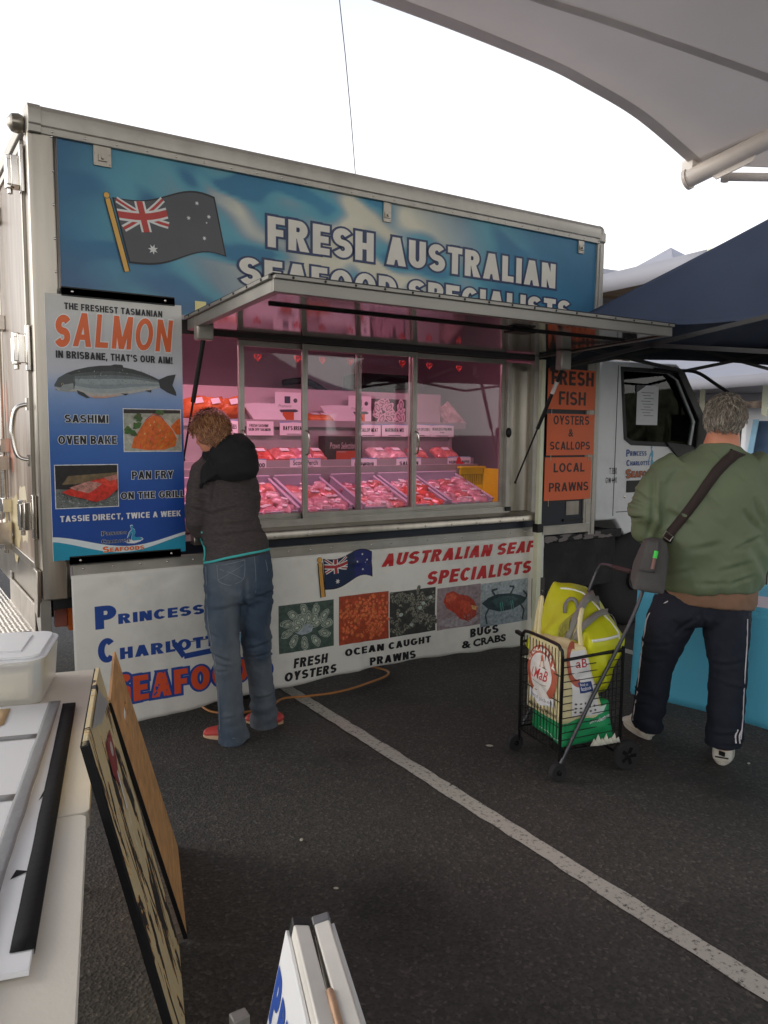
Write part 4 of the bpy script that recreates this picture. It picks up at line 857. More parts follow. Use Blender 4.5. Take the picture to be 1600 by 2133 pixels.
for P, c in ((((.14, .66), (.2, .86), (.36, .9), (.5, .8), (.7, .74), (.84, .6), (.92, .42), (.88, .2), (.7, .12), (.52, .2), (.4, .36), (.22, .5)), (158, 56, 38)), (((.2, .8), (.36, .86), (.46, .76), (.3, .6), (.2, .66)), (184, 80, 56)), (((.55, .66), (.72, .6), (.8, .4), (.66, .3), (.52, .46)), (178, 70, 46)), (((.78, .5), (.9, .46), (.9, .36), (.8, .4)), (196, 150, 90))): a.poly([f(*p) for p in P], C(*c))
for k in range(7): a.line([f(.6+.04*k, .22), f(.72+.04*k, .1+.03*k)], .004, C(120, 44, 32))
a.build('bug_picture', BF, VINYL, bs, .002, .00003)
a = Art(.012, .5); f, w, h = in_pic(a, (1000, 1216), (1096.7, 1290.5), C(128, 138, 142)); a.poly([f(0, .62), f(1, .7), f(1, 1), f(0, 1)], C(146, 154, 156))
a.poly([f(*p) for p in ((.02, .55), (.16, .66), (.34, .72), (.6, .70), (.84, .62), (.98, .52), (.9, .42), (.66, .32), (.4, .30), (.16, .40))], C(36, 52, 54)); a.poly([f(*p) for p in ((.2, .58), (.4, .66), (.66, .63), (.8, .54), (.6, .42), (.36, .4))], C(52, 74, 74))
for P in ([(.18, .44), (.1, .26), (.14, .06)], [(.82, .44), (.92, .26), (.88, .04)], [(.3, .68), (.22, .82), (.34, .84)], [(.62, .68), (.7, .84), (.6, .86)], [(.94, .5), (.99, .6), (.9, .72)]): a.line([f(*p) for p in P], .014, C(44, 58, 58))
for u in (.4, .44, .62, .66): a.line([f(u, .52), f(u+.03, .3)], .006, C(72, 140, 128))
a.build('crab_picture', BF, VINYL, bs, .002, .00003)
a = Art(.04); f, w, h = in_pic(a, (1107, 1205), (1131, 1283), C(62, 58, 56))
for k in range(20): a.ell(*f(rr.uniform(.2, .8), rr.uniform(.1, .9)), .015, .01, C(*rr.choice(((110, 96, 88), (40, 40, 42), (130, 120, 110)))), wob=.5, seed=k)
a.build('edge_picture', BF, VINYL, bs, .002, .00003)
q = Qmap(PB(677, 1225), PB(774, 1200), PB(773, 1150), PB(674, 1164), .03)
flag('flag_picture', BF, VINYL, bs, q, (PB(671, 1243), PB(665, 1172), .012), lambda s: C(22, 36, 66) if s < .6 else C(30, 36, 92), C(196, 196, 190), C(150, 40, 44), C(190, 140, 66), .002)

# ---------------------------------------------------------------- three orange signs
ORS = mat('orange corflute', C(204, 92, 48), .45, var=.05, vscale=3)
for (TL, BR, words, lab) in (((1143, 766), (1238.6, 855), (('FRESH', (1148.6, 800.5), (1237.5, 776.5)), ('FISH', (1163.8, 843), (1220.8, 817.5))), 'orange sign reading FRESH FISH, topmost of the hanging column'),
        ((1141, 861), (1236, 947.6), (('OYSTERS', (1152.7, 884), (1227.6, 867)), ('&', (1184, 909.7), (1194.5, 893.6)), ('SCALLOPS', (1145, 937), (1229, 920))), 'orange sign reading OYSTERS & SCALLOPS, middle of the hanging column'),
        ((1136, 953), (1229.7, 1038.5), (('LOCAL', (1153, 984), (1218, 963.7)), ('PRAWNS', (1143, 1024.8), (1225.8, 1003))), 'orange sign reading LOCAL PRAWNS, lowest of the hanging column')):
    y = 4.065; t, e = PY(*TL, y), PY(*BR, y)
    o = thing('hanging_sign', lab, 'sign', (t.x, y, e.z), 'orange hanging signs')
    b = MB(); b.box((t.x, y, e.z), (e.x, y+.005, t.z)); bo = b.build('board', ORS, o)
    a = Art()
    for s, bl, tr in words: a.text(s, BX(bl, tr, y), C(48, 16, 14), .028 if s == 'FRESH' else .02, space=1.05)
    a.build('lettering', FY(y), PRINT, bo, .0008)
    for x in (t.x+.04, e.x-.05, e.x-.03): b = MB(); b.tube([(x, y-.003, e.z+.01), (x-.004, y-.008, e.z-.02), (x, y-.003, e.z-.04)], .002, 5); b.build('cable_tie', mat('clear cable tie', C(170, 160, 140), .3), o)

# ---------------------------------------------------------------- display inside the truck
SHELF = mat('grey display shelf', C(150, 142, 144), .4, .3, .1, 5)
cab_ = thing('display_shelf', 'tiered steel display shelf behind the serving window with price cards along its edges', 'display shelf', (2.3, 4.9, .92))
b = MB(); b.box((1.0, 4.72, 1.385), (3.86, 5.06, 1.395)); b.box((1.0, 4.715, 1.355), (3.86, 4.722, 1.405)); b.build('shelf', SHELF, cab_, .002)
b = MB(); b.box((1.0, 5.0, 1.655), (4.0, 5.3, 1.665)); b.box((1.0, 4.995, 1.625), (4.0, 5.002, 1.675)); b.build('shelf', SHELF, cab_, .002)
b = MB(); b.box((1.0, 4.19, 1.06), (3.86, 4.72, 1.075)); b.box((1.0, 4.66, 1.06), (3.86, 4.715, 1.36)); b.box((1.0, 5.02, 1.395), (3.86, 5.03, 1.65)); b.build('lower_deck', SHELF, cab_, .002)
b = MB()
for x in (1.02, 3.86): b.bar((x, 5.02, 1.07), (x, 5.02, 1.655), .025, .025)
b.build('shelf_post', SHELF, cab_)
CARD = mat('white price card', C(205, 200, 205), .6, var=.03)
def card(P0, P1, Y, lines, top=True, heart=False):
    a0, a1 = PY(*P0, Y), PY(*P1, Y); s = MB(); s.box((a0.x, Y, a1.z), (a1.x, Y+.002, a0.z)); co = s.build('price_card', CARD, cab_)
    a = Art(); w, h = a1.x-a0.x, a0.z-a1.z
    if top: a.poly([(a0.x, a0.z), (a1.x, a0.z), (a1.x, a0.z-h*.09), (a0.x+w*.5, a0.z-h*.04), (a0.x, a0.z-h*.1)], C(110, 140, 180))
    for s_, u0, v0, u1, v1, bo in lines: a.text(s_, (a0.x+w*u0, a1.z+h*v0, a0.x+w*u1, a1.z+h*v1), C(26, 22, 30), bo)
    if top: a.rect(a0.x+w*.25, a1.z+h*.07, a0.x+w*.75, a1.z+h*.11, C(50, 46, 56))
    if heart: a.poly([(a0.x+w*u, a1.z+h*v) for u, v in ((.36, .1), (.36, .5), (.40, .9), (.5, 1.0), (.56, .8), (.56, .55), (.68, .5), (.72, .3), (.66, .15), (.72, .1))], C(190, 40, 44))
    a.build('card_print', FY(Y), PRINT, co, .0006)
L1 = lambda s: [(s, .12, .38, .88, .68, .03)]
Y3, Y2 = 4.99, 4.712
card((470, 874), (496, 905), Y3, L1('MUSSELS')); card((514, 877), (570, 907), Y3, [('FRESH SASHIMI', .1, .6, .8, .8, .02), ('SKIN OFF SALMON', .06, .32, .88, .52, .02)], False); card((583, 878), (640, 907), Y3, L1("RAY'S BREAM"))
card((741, 883), (793, 909.5), Y3, L1('SCALLOP MEAT')); card((796, 883), (847, 909.5), Y3, L1('MARINARA MIX')); card((848, 883), (896, 909.5), Y3, [('COFFIN BAY OYSTERS', .05, .45, .97, .68, .03)]); card((897, 884), (945, 910.5), Y3, [('HEADLESS PRAWNS', .08, .52, .92, .74, .03), ('Green', .4, .32, .58, .44, .01)])
card((530, 956), (555, 984), Y2, L1('COD')); card((604, 955), (668, 982), Y2, [('Score Perch', .1, .5, .9, .86, .01), ('Sashimi grade', .25, .32, .75, .44, .0)]); card((732, 954), (785, 983), Y2, L1('RED EMPEROR')); card((826, 953), (877, 978), Y2, L1('SALMON')); card((933, 951), (980, 975), Y2, [('GOLDBAND SNAPPER', .05, .42, .95, .66, .03)], True, True)
# trays and packs
TRAYM = mat('pale plastic tray', C(176, 168, 182), .35, var=.05)
PKC = [mat('packed fish %d' % i, c, .16, 0, .45, 22, .5, 45) for i, c in enumerate((C(214, 120, 130), C(224, 140, 146), C(214, 84, 70), C(196, 110, 104), C(226, 158, 158)))]
for m_ in PKC: b_ = m_.node_tree.nodes['Principled BSDF']; b_.inputs['Coat Weight'].default_value = .8; b_.inputs['Coat Roughness'].default_value = .06
STK = mat('white pack label', C(215, 210, 215), .4, var=.03)
def softbox(mb, c, sx, sy, sz, R, seed, mi=0, n=7):
    def f(u, v, top):
        x, y = u*2-1, v*2-1; e = (1-x**4)*(1-y**4); z = (.25+.75*e**.35*(1+.35*noise.noise(V((u*4+seed, v*4, seed*.7))))) if top else -.3
        return V(c)+R@V((x*sx*(.92+.1*noise.noise(V((v*3, seed, 1)))), y*sy*(.95+.1*noise.noise(V((u*3, seed, 5)))), z*sz))
    mb.grid(lambda u, v: f(u, v, True), n, n, mi)
    mb.grid(lambda u, v: f(u, v, False), n, n, mi)
    def side(u, v):
        t = u*4; k = int(min(3.999, t)); s = t-k; P = [(s, 0), (1, s), (1-s, 1), (0, 1-s)][k]; return f(P[0], P[1], False).lerp(f(P[0], P[1], True), v)
    mb.grid(side, 4*n, 1, mi)
rr = random.Random(21)
tray_x = [(1.36, 1.70), (1.74, 2.10), (2.135, 2.47), (2.55, 2.89), (2.925, 3.20), (3.235, 3.61)]
names = ['pale pink fillets behind the woman', 'pale fillets left of the second sash', 'pink fillets by the handled sash', 'pink steaks in the middle', 'orange salmon cuts', 'dusky pink fillets at the right end']
y0, z0, y1, z1 = 4.21, 1.08, 4.655, 1.235
for i, (xa, xb) in enumerate(tray_x):
    t = thing('fish_tray', 'tilted plastic tray of '+names[i], 'tray', ((xa+xb)/2, 4.4, 1.1), 'tilted fish trays')
    b = MB(); S = lambda x, s, d: V((x, y0+(y1-y0)*s-.42*d, z0+(z1-z0)*s+.9*d))
    def slab(x0, x1, s0, s1, d0, d1): b.hexa([S(x0, s0, d0), S(x1, s0, d0), S(x1, s1, d0), S(x0, s1, d0), S(x0, s0, d1), S(x1, s0, d1), S(x1, s1, d1), S(x0, s1, d1)])
    slab(xa, xb, 0, 1, 0, .006); slab(xa, xa+.008, 0, 1, .006, .07); slab(xb-.008, xb, 0, 1, .006, .07); slab(xa, xb, 0, .02, .006, .05); slab(xa, xb, .97, 1, .006, .09); slab(xa-.006, xa+.014, .0, 1, .065, .072); slab(xb-.014, xb+.006, .0, 1, .065, .072)
    b.build('tray', TRAYM, t, .002)
    ang = math.atan2(z1-z0, y1-y0); nr = 4 if i != 4 else 3
    for r in range(4):
        for k in range(3):
            x = xa+.02+(xb-xa-.04)*(k+.5)/3+rr.uniform(-.015, .015); s = .11+r*.19; p = S(x, s, .022+.008*k+.006*r); Rm = Matrix.Rotation(ang-.08, 3, 'X')@Matrix.Rotation(rr.uniform(-1.1, 1.1), 3, 'Z')
            dark = r == 3
            pk = thing('fish_pack', 'clear vacuum pack in the tray of '+names[i], 'fish pack', p, 'packs in the tray of '+names[i])
            m = MB(); softbox(m, p, (xb-xa)*rr.uniform(.14, .2), rr.uniform(.05, .075), rr.uniform(.022, .034), Rm, rr.random()*50); m.build('pack', PKC[2] if (i == 4 and r < 3) else PKC[rr.choice((0, 1, 1, 4, 3))], pk, fix=True, angle=1.2)
            for _q in range(rr.choice((0, 1, 1, 2))):
                m = MB(); c = p+Rm@V((rr.uniform(-.03, .03), rr.uniform(-.02, .02), .032)); ux, uy = Rm@V((1, .3, 0)).normalized()*.02, Rm@V((-.3, 1, 0)).normalized()*.014
                m.hexa([c-ux-uy, c+ux-uy, c+ux+uy, c-ux+uy]+[q_+Rm@V((0, 0, .002)) for q_ in (c-ux-uy, c+ux-uy, c+ux+uy, c-ux+uy)]); m.build('pack_label', STK, pk)
# packs on the middle shelf
def pack(x, y, z, sx, sy, sz, tilt, rot, m, lab, grp, label=True, nm='fish_pack', cat='fish pack'):
    pk = thing(nm, lab, cat, (x, y, z), grp); Rm = Matrix.Rotation(tilt, 3, 'X')@Matrix.Rotation(rot, 3, 'Z'); q = MB(); softbox(q, (x, y, z), sx, sy, sz, Rm, x*9+z); q.build('pack', m, pk, angle=1.2)
    if label:
        q = MB(); c = V((x, y, z))+Rm@V((0, 0, sz*1.15)); ux, uy = Rm@V((.03, 0, 0)), Rm@V((0, .02, 0)); q.hexa([c-ux-uy, c+ux-uy, c+ux+uy, c-ux+uy]+[k+Rm@V((0, 0, .003)) for k in (c-ux-uy, c+ux-uy, c+ux+uy, c-ux+uy)]); q.build('pack_label', STK, pk)
Y = 4.84
for px, w, m, lab in ((540, .085, 2, 'red lidded salmon pack with white label on the middle shelf'), (590, .1, 3, 'large crumpled pink fillet pack on the middle shelf'), (628, .09, 0, 'pink fillet pack behind the handled sash'), (655, .07, 3, 'dull pink fillet pack left of the dark carton'), (787, .085, 4, 'round pale scallop pack right of the dark carton'), (822, .08, 1, 'pale pink scallop pack under the marinara card'), (868, .07, 3, 'mottled oyster pack under the oyster card'), (925, .11, 3, 'clear green prawn pack at the right end of the middle shelf')):
    p = PY(px, 940, Y); pack(p.x, Y, 1.435, w, .075, .035, .45, 0, PKC[m], lab, None)
p0, p1 = PY(674, 908, 4.9), PY(752, 953, 4.9)
bx = thing('food_carton', 'dark carton with script lettering standing on the middle shelf', 'carton', (p0.x, 4.9, 1.396)); b = MB(); b.box((p0.x, 4.88, 1.396), (p1.x, 4.98, p0.z)); bo = b.build('carton', mat('dark carton', C(52, 46, 46), .35), bx, .004)
a = Art(); a.text('Prawn Selection', (p0.x+.04, p0.z-.09, p1.x-.06, p0.z-.045), C(176, 166, 160), .0, shear=.2); a.rect(p0.x+.09, 1.40, p1.x-.02, 1.46, C(150, 70, 50)); a.rect(p0.x+.1, p0.z-.115, p1.x-.14, p0.z-.108, C(140, 130, 126)); a.build('carton_print', FY(4.88), PRINT, bo, .0006)
# top shelf: leaflets, poster cards, orange bags, oyster picture
Y = 5.08
for i, (TL, BR, lab) in enumerate((((573, 816), (627, 874), 'white jar advert card on the top shelf beside the first leaflet stack'), ((726, 824), (773, 880), 'white jar advert card on the top shelf beside the oyster poster'))):
    p0, p1 = PY(*TL, Y), PY(*BR, Y); o = thing('advert_card', lab, 'card', (p0.x, Y, 1.666), 'jar advert cards'); b = MB(); b.box((p0.x, Y, 1.666), (p1.x, Y+.004, p0.z)); bo = b.build('card', CARD, o)
    a = Art(); w, h = p1.x-p0.x, p0.z-1.666; U = lambda u, v: (p0.x+w*u, 1.666+h*v)
    a.rect(*U(.36, .62), *U(.58, .86), C(46, 48, 66)); a.ell(*U(.78, .72), w*.08, w*.08, C(70, 70, 76)); a.text('Premium', (*U(.12, .48), *U(.62, .58)), C(110, 96, 106), -.005, shear=.3); a.poly([U(.1, .36), U(.2, .4), U(.8, .42), U(.9, .36), U(.82, .32), U(.2, .3)], C(66, 70, 78)); a.rect(*U(.28, .02), *U(.72, .32), C(176, 84, 50)); a.rect(*U(.25, .32), *U(.75, .38), C(60, 64, 72)); a.build('card_print', FY(Y), PRINT, bo, .0006)
for px, lab in ((556, 'leaning stack of white leaflets left of the first jar advert card'), (712, 'leaning stack of white leaflets left of the second jar advert card')):
    p = PY(px, 868, Y); o = thing('leaflet_stack', lab, 'leaflets', (p.x, Y, 1.666), 'leaflet stacks'); b = MB()
    for k in range(5): x = p.x-.09+k*.035; b.hexa([(x, Y, 1.667), (x+.1, Y-.01, 1.667), (x+.1, Y+.06, 1.667), (x, Y+.06, 1.667), (x-.09, Y+.02*k*.2, 1.78), (x+.01, Y, 1.79), (x+.01, Y+.004, 1.79), (x-.09, Y+.006, 1.78)])
    b.build('leaflets', CARD, o)
p0, p1 = PY(772, 830, 5.12), PY(846, 882, 5.12); o = thing('oyster_poster', 'oyster picture card leaning on the top shelf', 'poster', (p0.x, 5.12, 1.666)); b = MB(); b.box((p0.x, 5.12, 1.666), (p1.x, 5.125, p0.z)); bo = b.build('card', mat('dark poster', C(70, 52, 60), .4), o)
a = Art(); rr = random.Random(8); w, h = p1.x-p0.x, p0.z-1.666
for k in range(22):
    cx, cz, ro = p0.x+w*rr.uniform(.12, .88), 1.666+h*rr.uniform(.14, .86), rr.random()*3
    for e, c in ((1, (206, 176, 186)), (.7, (120, 92, 104)), (.45, (190, 160, 172))): a.ell(cx, cz, .05*e, .025*e, C(*c), rot=ro, wob=.3, seed=k)
a.build('card_print', FY(5.12), PRINT, bo, .0006, .00005)
ORB = mat('orange food bag', C(216, 108, 60), .25, 0, .4, 14, .5, 30)
for px, lab in ((405, 'orange frozen fish bag above the head of the woman'), (440, 'orange frozen fish bag in the middle of the orange heap'), (478, 'orange frozen fish bag with blue label by the first sash')):
    p = PY(px, 850, 5.1); pack(p.x, 5.12, 1.74, .11, .06, .1, 1.1, .2, ORB, lab, None, nm='food_bag', cat='food bag')
for px, lab in ((655, 'small orange snack pack beside the leaflets'), (675, 'flat amber fish pack beside the snack pack')):
    p = PY(px, 872, 5.08); pack(p.x, 5.08, 1.69, .06, .05, .03, .3, 0, ORB, lab, None, nm='food_bag', cat='food bag')
p = PY(935, 868, 5.1); o = thing('foam_wedge', 'pale pink wedge-shaped packet lying at the right end of the top shelf', 'packet', (p.x, 5.1, 1.667)); b = MB(); b.hexa([(p.x-.02, 5.06, 1.667), (p.x+.16, 5.06, 1.667), (p.x+.16, 5.16, 1.667), (p.x-.02, 5.16, 1.667), (p.x-.09, 5.08, 1.80), (p.x-.03, 5.08, 1.85), (p.x+.02, 5.14, 1.85), (p.x-.07, 5.14, 1.80)]); b.build('packet', PKC[4], o, .006)
# yellow crate at the right end
YEL = mat('yellow plastic crate', C(232, 190, 30), .4)
o = thing('plastic_crate', 'yellow slatted plastic crate at the right end of the display', 'crate', (3.85, 4.55, 1.06)); b = MB(); b.box((3.66, 4.62, 1.08), (3.89, 4.64, 1.20)); b.box((3.66, 4.62, 1.285), (3.89, 4.64, 1.33)); b.box((3.65, 4.6, 1.33), (3.89, 4.65, 1.345))
for k in range(13): b.box((3.66+k*.018, 4.622, 1.2), (3.668+k*.018, 4.636, 1.285))
b.box((3.66, 4.3, 1.07), (3.89, 4.62, 1.085)); b.box((3.878, 4.3, 1.085), (3.89, 4.62, 1.33)); b.build('crate', YEL, o, .002)
# dark kit on the back wall
o = thing('wall_fan_unit', 'dark extractor unit with bent hose on the back wall of the serving area', 'extractor', (3.9, 5.9, 2.0)); b = MB(); b.box((3.55, 5.85, 1.98), (4.05, 6.2, 2.1)); b.box((3.62, 5.8, 1.9), (3.85, 6.0, 1.98)); b.tube([(2.9, 6.1, 2.0), (3.1, 6.05, 2.02), (3.3, 6.0, 1.9), (3.4, 5.95, 1.7)], .03, 8, smooth=5); b.build('unit', BLACKP, o, .01)
o = thing('storage_bin', 'dark storage bin standing behind the top shelf', 'bin', (3.3, 5.6, 1.46)); b = MB(); b.box((3.05, 5.45, 1.46), (3.75, 5.8, 1.80)); b.box((3.03, 5.43, 1.79), (3.77, 5.82, 1.83)); b.build('bin', mat('grey bin plastic', C(78, 72, 76), .45), o, .012)
# red hearts; the first three are glass reflections modelled as solid hearts
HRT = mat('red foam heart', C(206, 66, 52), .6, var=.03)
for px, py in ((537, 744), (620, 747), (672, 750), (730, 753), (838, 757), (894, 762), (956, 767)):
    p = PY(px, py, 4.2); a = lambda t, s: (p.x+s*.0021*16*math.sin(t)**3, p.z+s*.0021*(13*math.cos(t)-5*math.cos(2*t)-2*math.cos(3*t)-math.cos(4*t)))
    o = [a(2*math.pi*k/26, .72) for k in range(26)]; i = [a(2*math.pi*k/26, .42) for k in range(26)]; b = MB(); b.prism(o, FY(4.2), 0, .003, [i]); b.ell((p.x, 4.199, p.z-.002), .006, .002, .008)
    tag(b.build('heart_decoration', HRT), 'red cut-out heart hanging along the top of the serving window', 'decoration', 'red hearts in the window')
# ---------------------------------------------------------------- blue market gazebo on the right
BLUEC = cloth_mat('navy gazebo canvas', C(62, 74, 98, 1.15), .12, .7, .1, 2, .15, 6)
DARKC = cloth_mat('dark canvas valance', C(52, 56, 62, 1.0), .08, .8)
CREAM = mat('cream painted gazebo leg', C(224, 208, 176), .45, var=.06, dirt=.2)
gz = thing('market_gazebo', 'navy blue pop-up gazebo with cream legs beside the truck', 'gazebo', (5.6, 2.5, 0))
c1, c2, c3, c4 = V((3.945, 4.0, 2.30)), V((4.32, 1.0, 2.32)), V((7.3, 1.1, 2.36)), V((6.95, 4.1, 2.42)); pk = V((5.62, 2.55, 3.47))
def slope(A, B):
    b = MB()
    def fn(u, v):
        e = A.lerp(B, u); p = e.lerp(pk, v); sag = -.07*math.sin(math.pi*u)*(1-v)-.05*math.sin(math.pi*v)*(.35+math.sin(math.pi*u))
        wr = .035*(1-v*.6)*noise.noise(V((u*7+v*2, v*1.2, A.x)))+.016*noise.noise(V((u*5+v*6, v*3, A.y)))
        return p+V((0, 0, sag+wr*math.sin(math.pi*min(1, max(0, u)))))
    b.grid(fn, 40, 24); return b
for A, B in ((c1, c2), (c2, c3), (c3, c4), (c4, c1)): slope(A, B).build('canopy', BLUEC, gz, solid=.003)
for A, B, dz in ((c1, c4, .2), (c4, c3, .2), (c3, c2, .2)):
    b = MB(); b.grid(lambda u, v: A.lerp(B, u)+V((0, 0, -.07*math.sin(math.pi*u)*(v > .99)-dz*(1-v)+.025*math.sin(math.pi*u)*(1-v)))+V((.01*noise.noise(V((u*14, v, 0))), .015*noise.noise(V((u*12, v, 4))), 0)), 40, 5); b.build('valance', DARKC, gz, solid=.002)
FR = mat('grey gazebo frame', C(52, 52, 52), .5, .3)
for A, B in ((c1, c2), (c1, c4), (c4, c3), (c2, c3)):
    b = MB(); d = V((0, 0, -.06)); h = V((0, 0, -.26)); n = 2
    for k in range(n):
        p, q = A.lerp(B, k/n), A.lerp(B, (k+1)/n); b.bar(p+d, q+h, .014, .026); b.bar(p+h, q+d, .014, .026)
    b.build('truss', FR, gz)
b = MB()
for A in (c1, c2, c3, c4): b.bar(A+V((0, 0, -.25)), pk+V((0, 0, -.15)), .02, .028)
b.cyl(pk+V((0, 0, -.6)), pk, .025); b.build('roof_frame', FR, gz)
for A in (V((3.872, 4.005, 2.13)), c2, c3, c4):
    b = MB(); b.box((A.x-.021, A.y-.021, .0), (A.x+.021, A.y+.021, .93)); b.box((A.x-.017, A.y-.017, .93), (A.x+.017, A.y+.017, A.z-.03)); b.box((A.x-.023, A.y-.006, .02), (A.x+.023, A.y+.006, .92)); b.box((A.x-.06, A.y-.06, .001), (A.x+.06, A.y+.06, .008)); lg = b.build('leg', CREAM, gz, .003)
    b = MB(); b.box((A.x-.028, A.y-.028, .905), (A.x+.028, A.y+.028, .965)); b.build('leg_collar', BLACKP, lg, .004)

# ---------------------------------------------------------------- big white tension canopy overhead with its steel arm
MEMB = cloth_mat('white tension membrane', C(200, 194, 188, 1.4), .42, .75, .03, 1.2, .06, 3)
SEAM = cloth_mat('membrane seam band', C(180, 174, 168, 1.4), .34, .75)
WST = mat('white painted steel tube', C(188, 178, 166), .35, var=.05, dirt=.25)
E0 = [V((-7.5, 3.6, 5.6)), V((-3, 4.2, 5.0)), EYEP+ray(-300, -330)*4.9, EYEP+ray(540, -84)*4.85]+[EYEP+ray(*q)*d for q, d in (((776, 0), 5), ((959, 68), 5.3), ((1127, 136), 5.7), ((1211, 178), 5.9), ((1327, 247), 6.3), ((1440, 343), 6.8))]
E0 = catmull(E0, 6)
corner = E0[-1]; big = thing('tension_canopy', 'large white tension fabric canopy overhead with steel arm at its corner', 'canopy', (6, -2, 0))
apex = V((1.5, -5.0, 7.6))
def msurf(u, v):
    k = u*(len(E0)-1); i = min(int(k), len(E0)-2); e = E0[i].lerp(E0[i+1], k-i); far = V((-7+u*15, -8.0, 7.0-.9*u)) ; p = e.lerp(far, v)
    return p+V((0, 0, -.35*math.sin(math.pi*v)*(.4+u*.3)))
b = MB(); b.grid(msurf, 60, 30); mem = b.build('membrane', MEMB, big, solid=.003)
b = MB(); b.grid(lambda u, v: msurf(u, v*.008)-V((0, 0, .004)), 90, 2); b.build('seam_band', SEAM, mem)
mbv = bvh_of(mem.data); b = MB(); ed = []
for px, py in ((1010, -45), (1132, 0), (1238, 33), (1338, 67), (1430, 99), (1520, 131), (1600, 160), (1680, 190)): ed += [cast(mbv, px-2.5, py+8, .006), cast(mbv, px+2.5, py-8, .006)]
b.add(ed, [(2*i, 2*i+1, 2*i+3, 2*i+2) for i in range(len(ed)//2-1)]); b.build('seam_band', SEAM, mem)
# second panel beyond the corner ridge
arm0, arm1 = EYEP+ray(1436, 372)*6.8, EYEP+ray(1700, 240)*6.0
b = MB(); r0, r1 = corner, EYEP+ray(1640, 225)*6.2
def p2(u, v): return corner.lerp(r1.lerp(V((9.5, 3.4, 4.15)), v), u)+V((0, 0, .12*math.sin(math.pi*v)*u))
b.grid(p2, 16, 10); b.build('membrane', MEMB, big, solid=.003)
b = MB(); b.grid(lambda u, v: corner.lerp(r1, u)+V((.0, .05*(v-.5), -.006)), 12, 1); b.build('seam_band', SEAM, mem)
b = MB(); d = (arm1-arm0).normalized(); b.cyl(arm0, arm0+d*6, .075, 20); b.cyl(arm0-d*.03, arm0, .088, 20); ar = b.build('steel_arm', WST, big)
q0 = EYEP+ray(1503, 368)*6.75; b = MB(); b.cyl(q0, q0+(EYEP+ray(1600, 369)*6.6-q0).normalized()*4, .035, 14); b.lathe([(.045, 0), (.05, .03), (.045, .06)], q0, EYEP+ray(1600, 369)*6.6-q0, 14); b.build('brace_tube', WST, ar)
b = MB(); k = arm0+d*.15; b.prism([(0, 0), (.45, -.02), (.42, -.12), (.1, -.12)], lambda u, v, t: k+d*u+V((0, 0, v))+d.cross(UP).normalized()*t, -.008, .008); b.box(corner+V((-.06, -.06, -.1)), corner+V((.05, .05, .03))); b.build('corner_plate', WST, ar, .004)
b = MB(); b.cyl((9.6, 1.8, 0), (9.6, 1.8, 5.2), .11, 16); b.cyl((9.6, -6, 0), (9.6, -6, 7), .11, 16); b.cyl((-7.2, -7.8, 0), (-7.2, -7.8, 7), .11, 16); b.build('support_mast', WST, big)

# ---------------------------------------------------------------- things beyond the truck cab
WC = cloth_mat('white marquee canvas', C(196, 194, 198, 1.0), .2, .7, .03, 2, .1, 5)
def marquee(name, label, cx, cy, w, dpt, ze, zp, mats, grp, legs=True, rot=0.0, val=.28, conc=.5):
    o = thing(name, label, 'marquee', (cx, cy, 0), grp); b = MB(); R = Matrix.Rotation(rot, 3, 'Z'); cs = [V((cx, cy, 0))+R@V((sx*w/2, sy*dpt/2, ze)) for sx, sy in ((-1, -1), (1, -1), (1, 1), (-1, 1))]; top = V((cx, cy, zp))
    for k in range(4):
        A, B = cs[k], cs[(k+1) % 4]; b.grid(lambda u, v: A.lerp(B, u).lerp(top, v)+V((0, 0, -conc*(zp-ze)*math.sin(math.pi*min(v, 1))*.5-.05*math.sin(math.pi*u)*(1-v))), 14, 14)
    b.build('canopy', mats, o, solid=.004); b = MB()
    for k in range(4): A, B = cs[k], cs[(k+1) % 4]; b.grid(lambda u, v: A.lerp(B, u)+V((0, 0, -val*(1-v)-.05*math.sin(math.pi*u)))+V((0, .02*noise.noise(V((u*8, v, k))), 0)), 14, 2)
    b.build('valance', mats, o, solid=.003)
    if legs:
        for A in cs: b = MB(); b.bar((A.x, A.y, 0), A, .05, .05); b.build('leg', CREAM, o)
    return o
marquee('marquee', 'distant white peaked marquee rising above the truck cab', 12.4, 9.6, 5.6, 5.6, 4.1, 5.0, WC, 'white marquees', conc=.9)
marquee('marquee', 'second distant white marquee partly behind the truck box', 8.9, 12.6, 5.6, 5.6, 4.5, 5.3, WC, 'white marquees', conc=.9)
marquee('marquee', 'low white stall gazebo with wrinkled roof beyond the truck cab', 9.6, 6.6, 3.4, 3.4, 2.28, 2.95, WC, 'white marquees', val=.12, conc=.2, rot=.2)
TIM = mat('weathered timber beam', C(140, 122, 100), .7, var=.15, stretch=(1, 1, 6))
o = shed = thing('market_shed', 'brown timber-beamed market shed behind the white stall gazebo', 'shed', (11, 9, 0)); b = MB()
b.bar((8.2, 10.6, 4.15), (16, 7.2, 4.0), .25, .34); b.bar((8.2, 10.6, 3.75), (16, 7.2, 3.6), .2, .2); b.build('fascia_beam', TIM, o); b = MB(); b.bar((8.9, 8.4, 3.7), (9.8, 8.2, 2.0), .22, .2); b.bar((9.8, 8.1, 2.6), (12.0, 6.9, 3.4), .2, .16); b.build('brace', TIM, o)
b = MB(); b.add([(8, 11, 4.3), (16, 7.5, 4.15), (18, 12, 4.6), (10, 15, 4.6)], [(0, 1, 2, 3)]); b.build('roof', mat('shed roof sheet', C(150, 146, 142), .5), o, solid=.05)
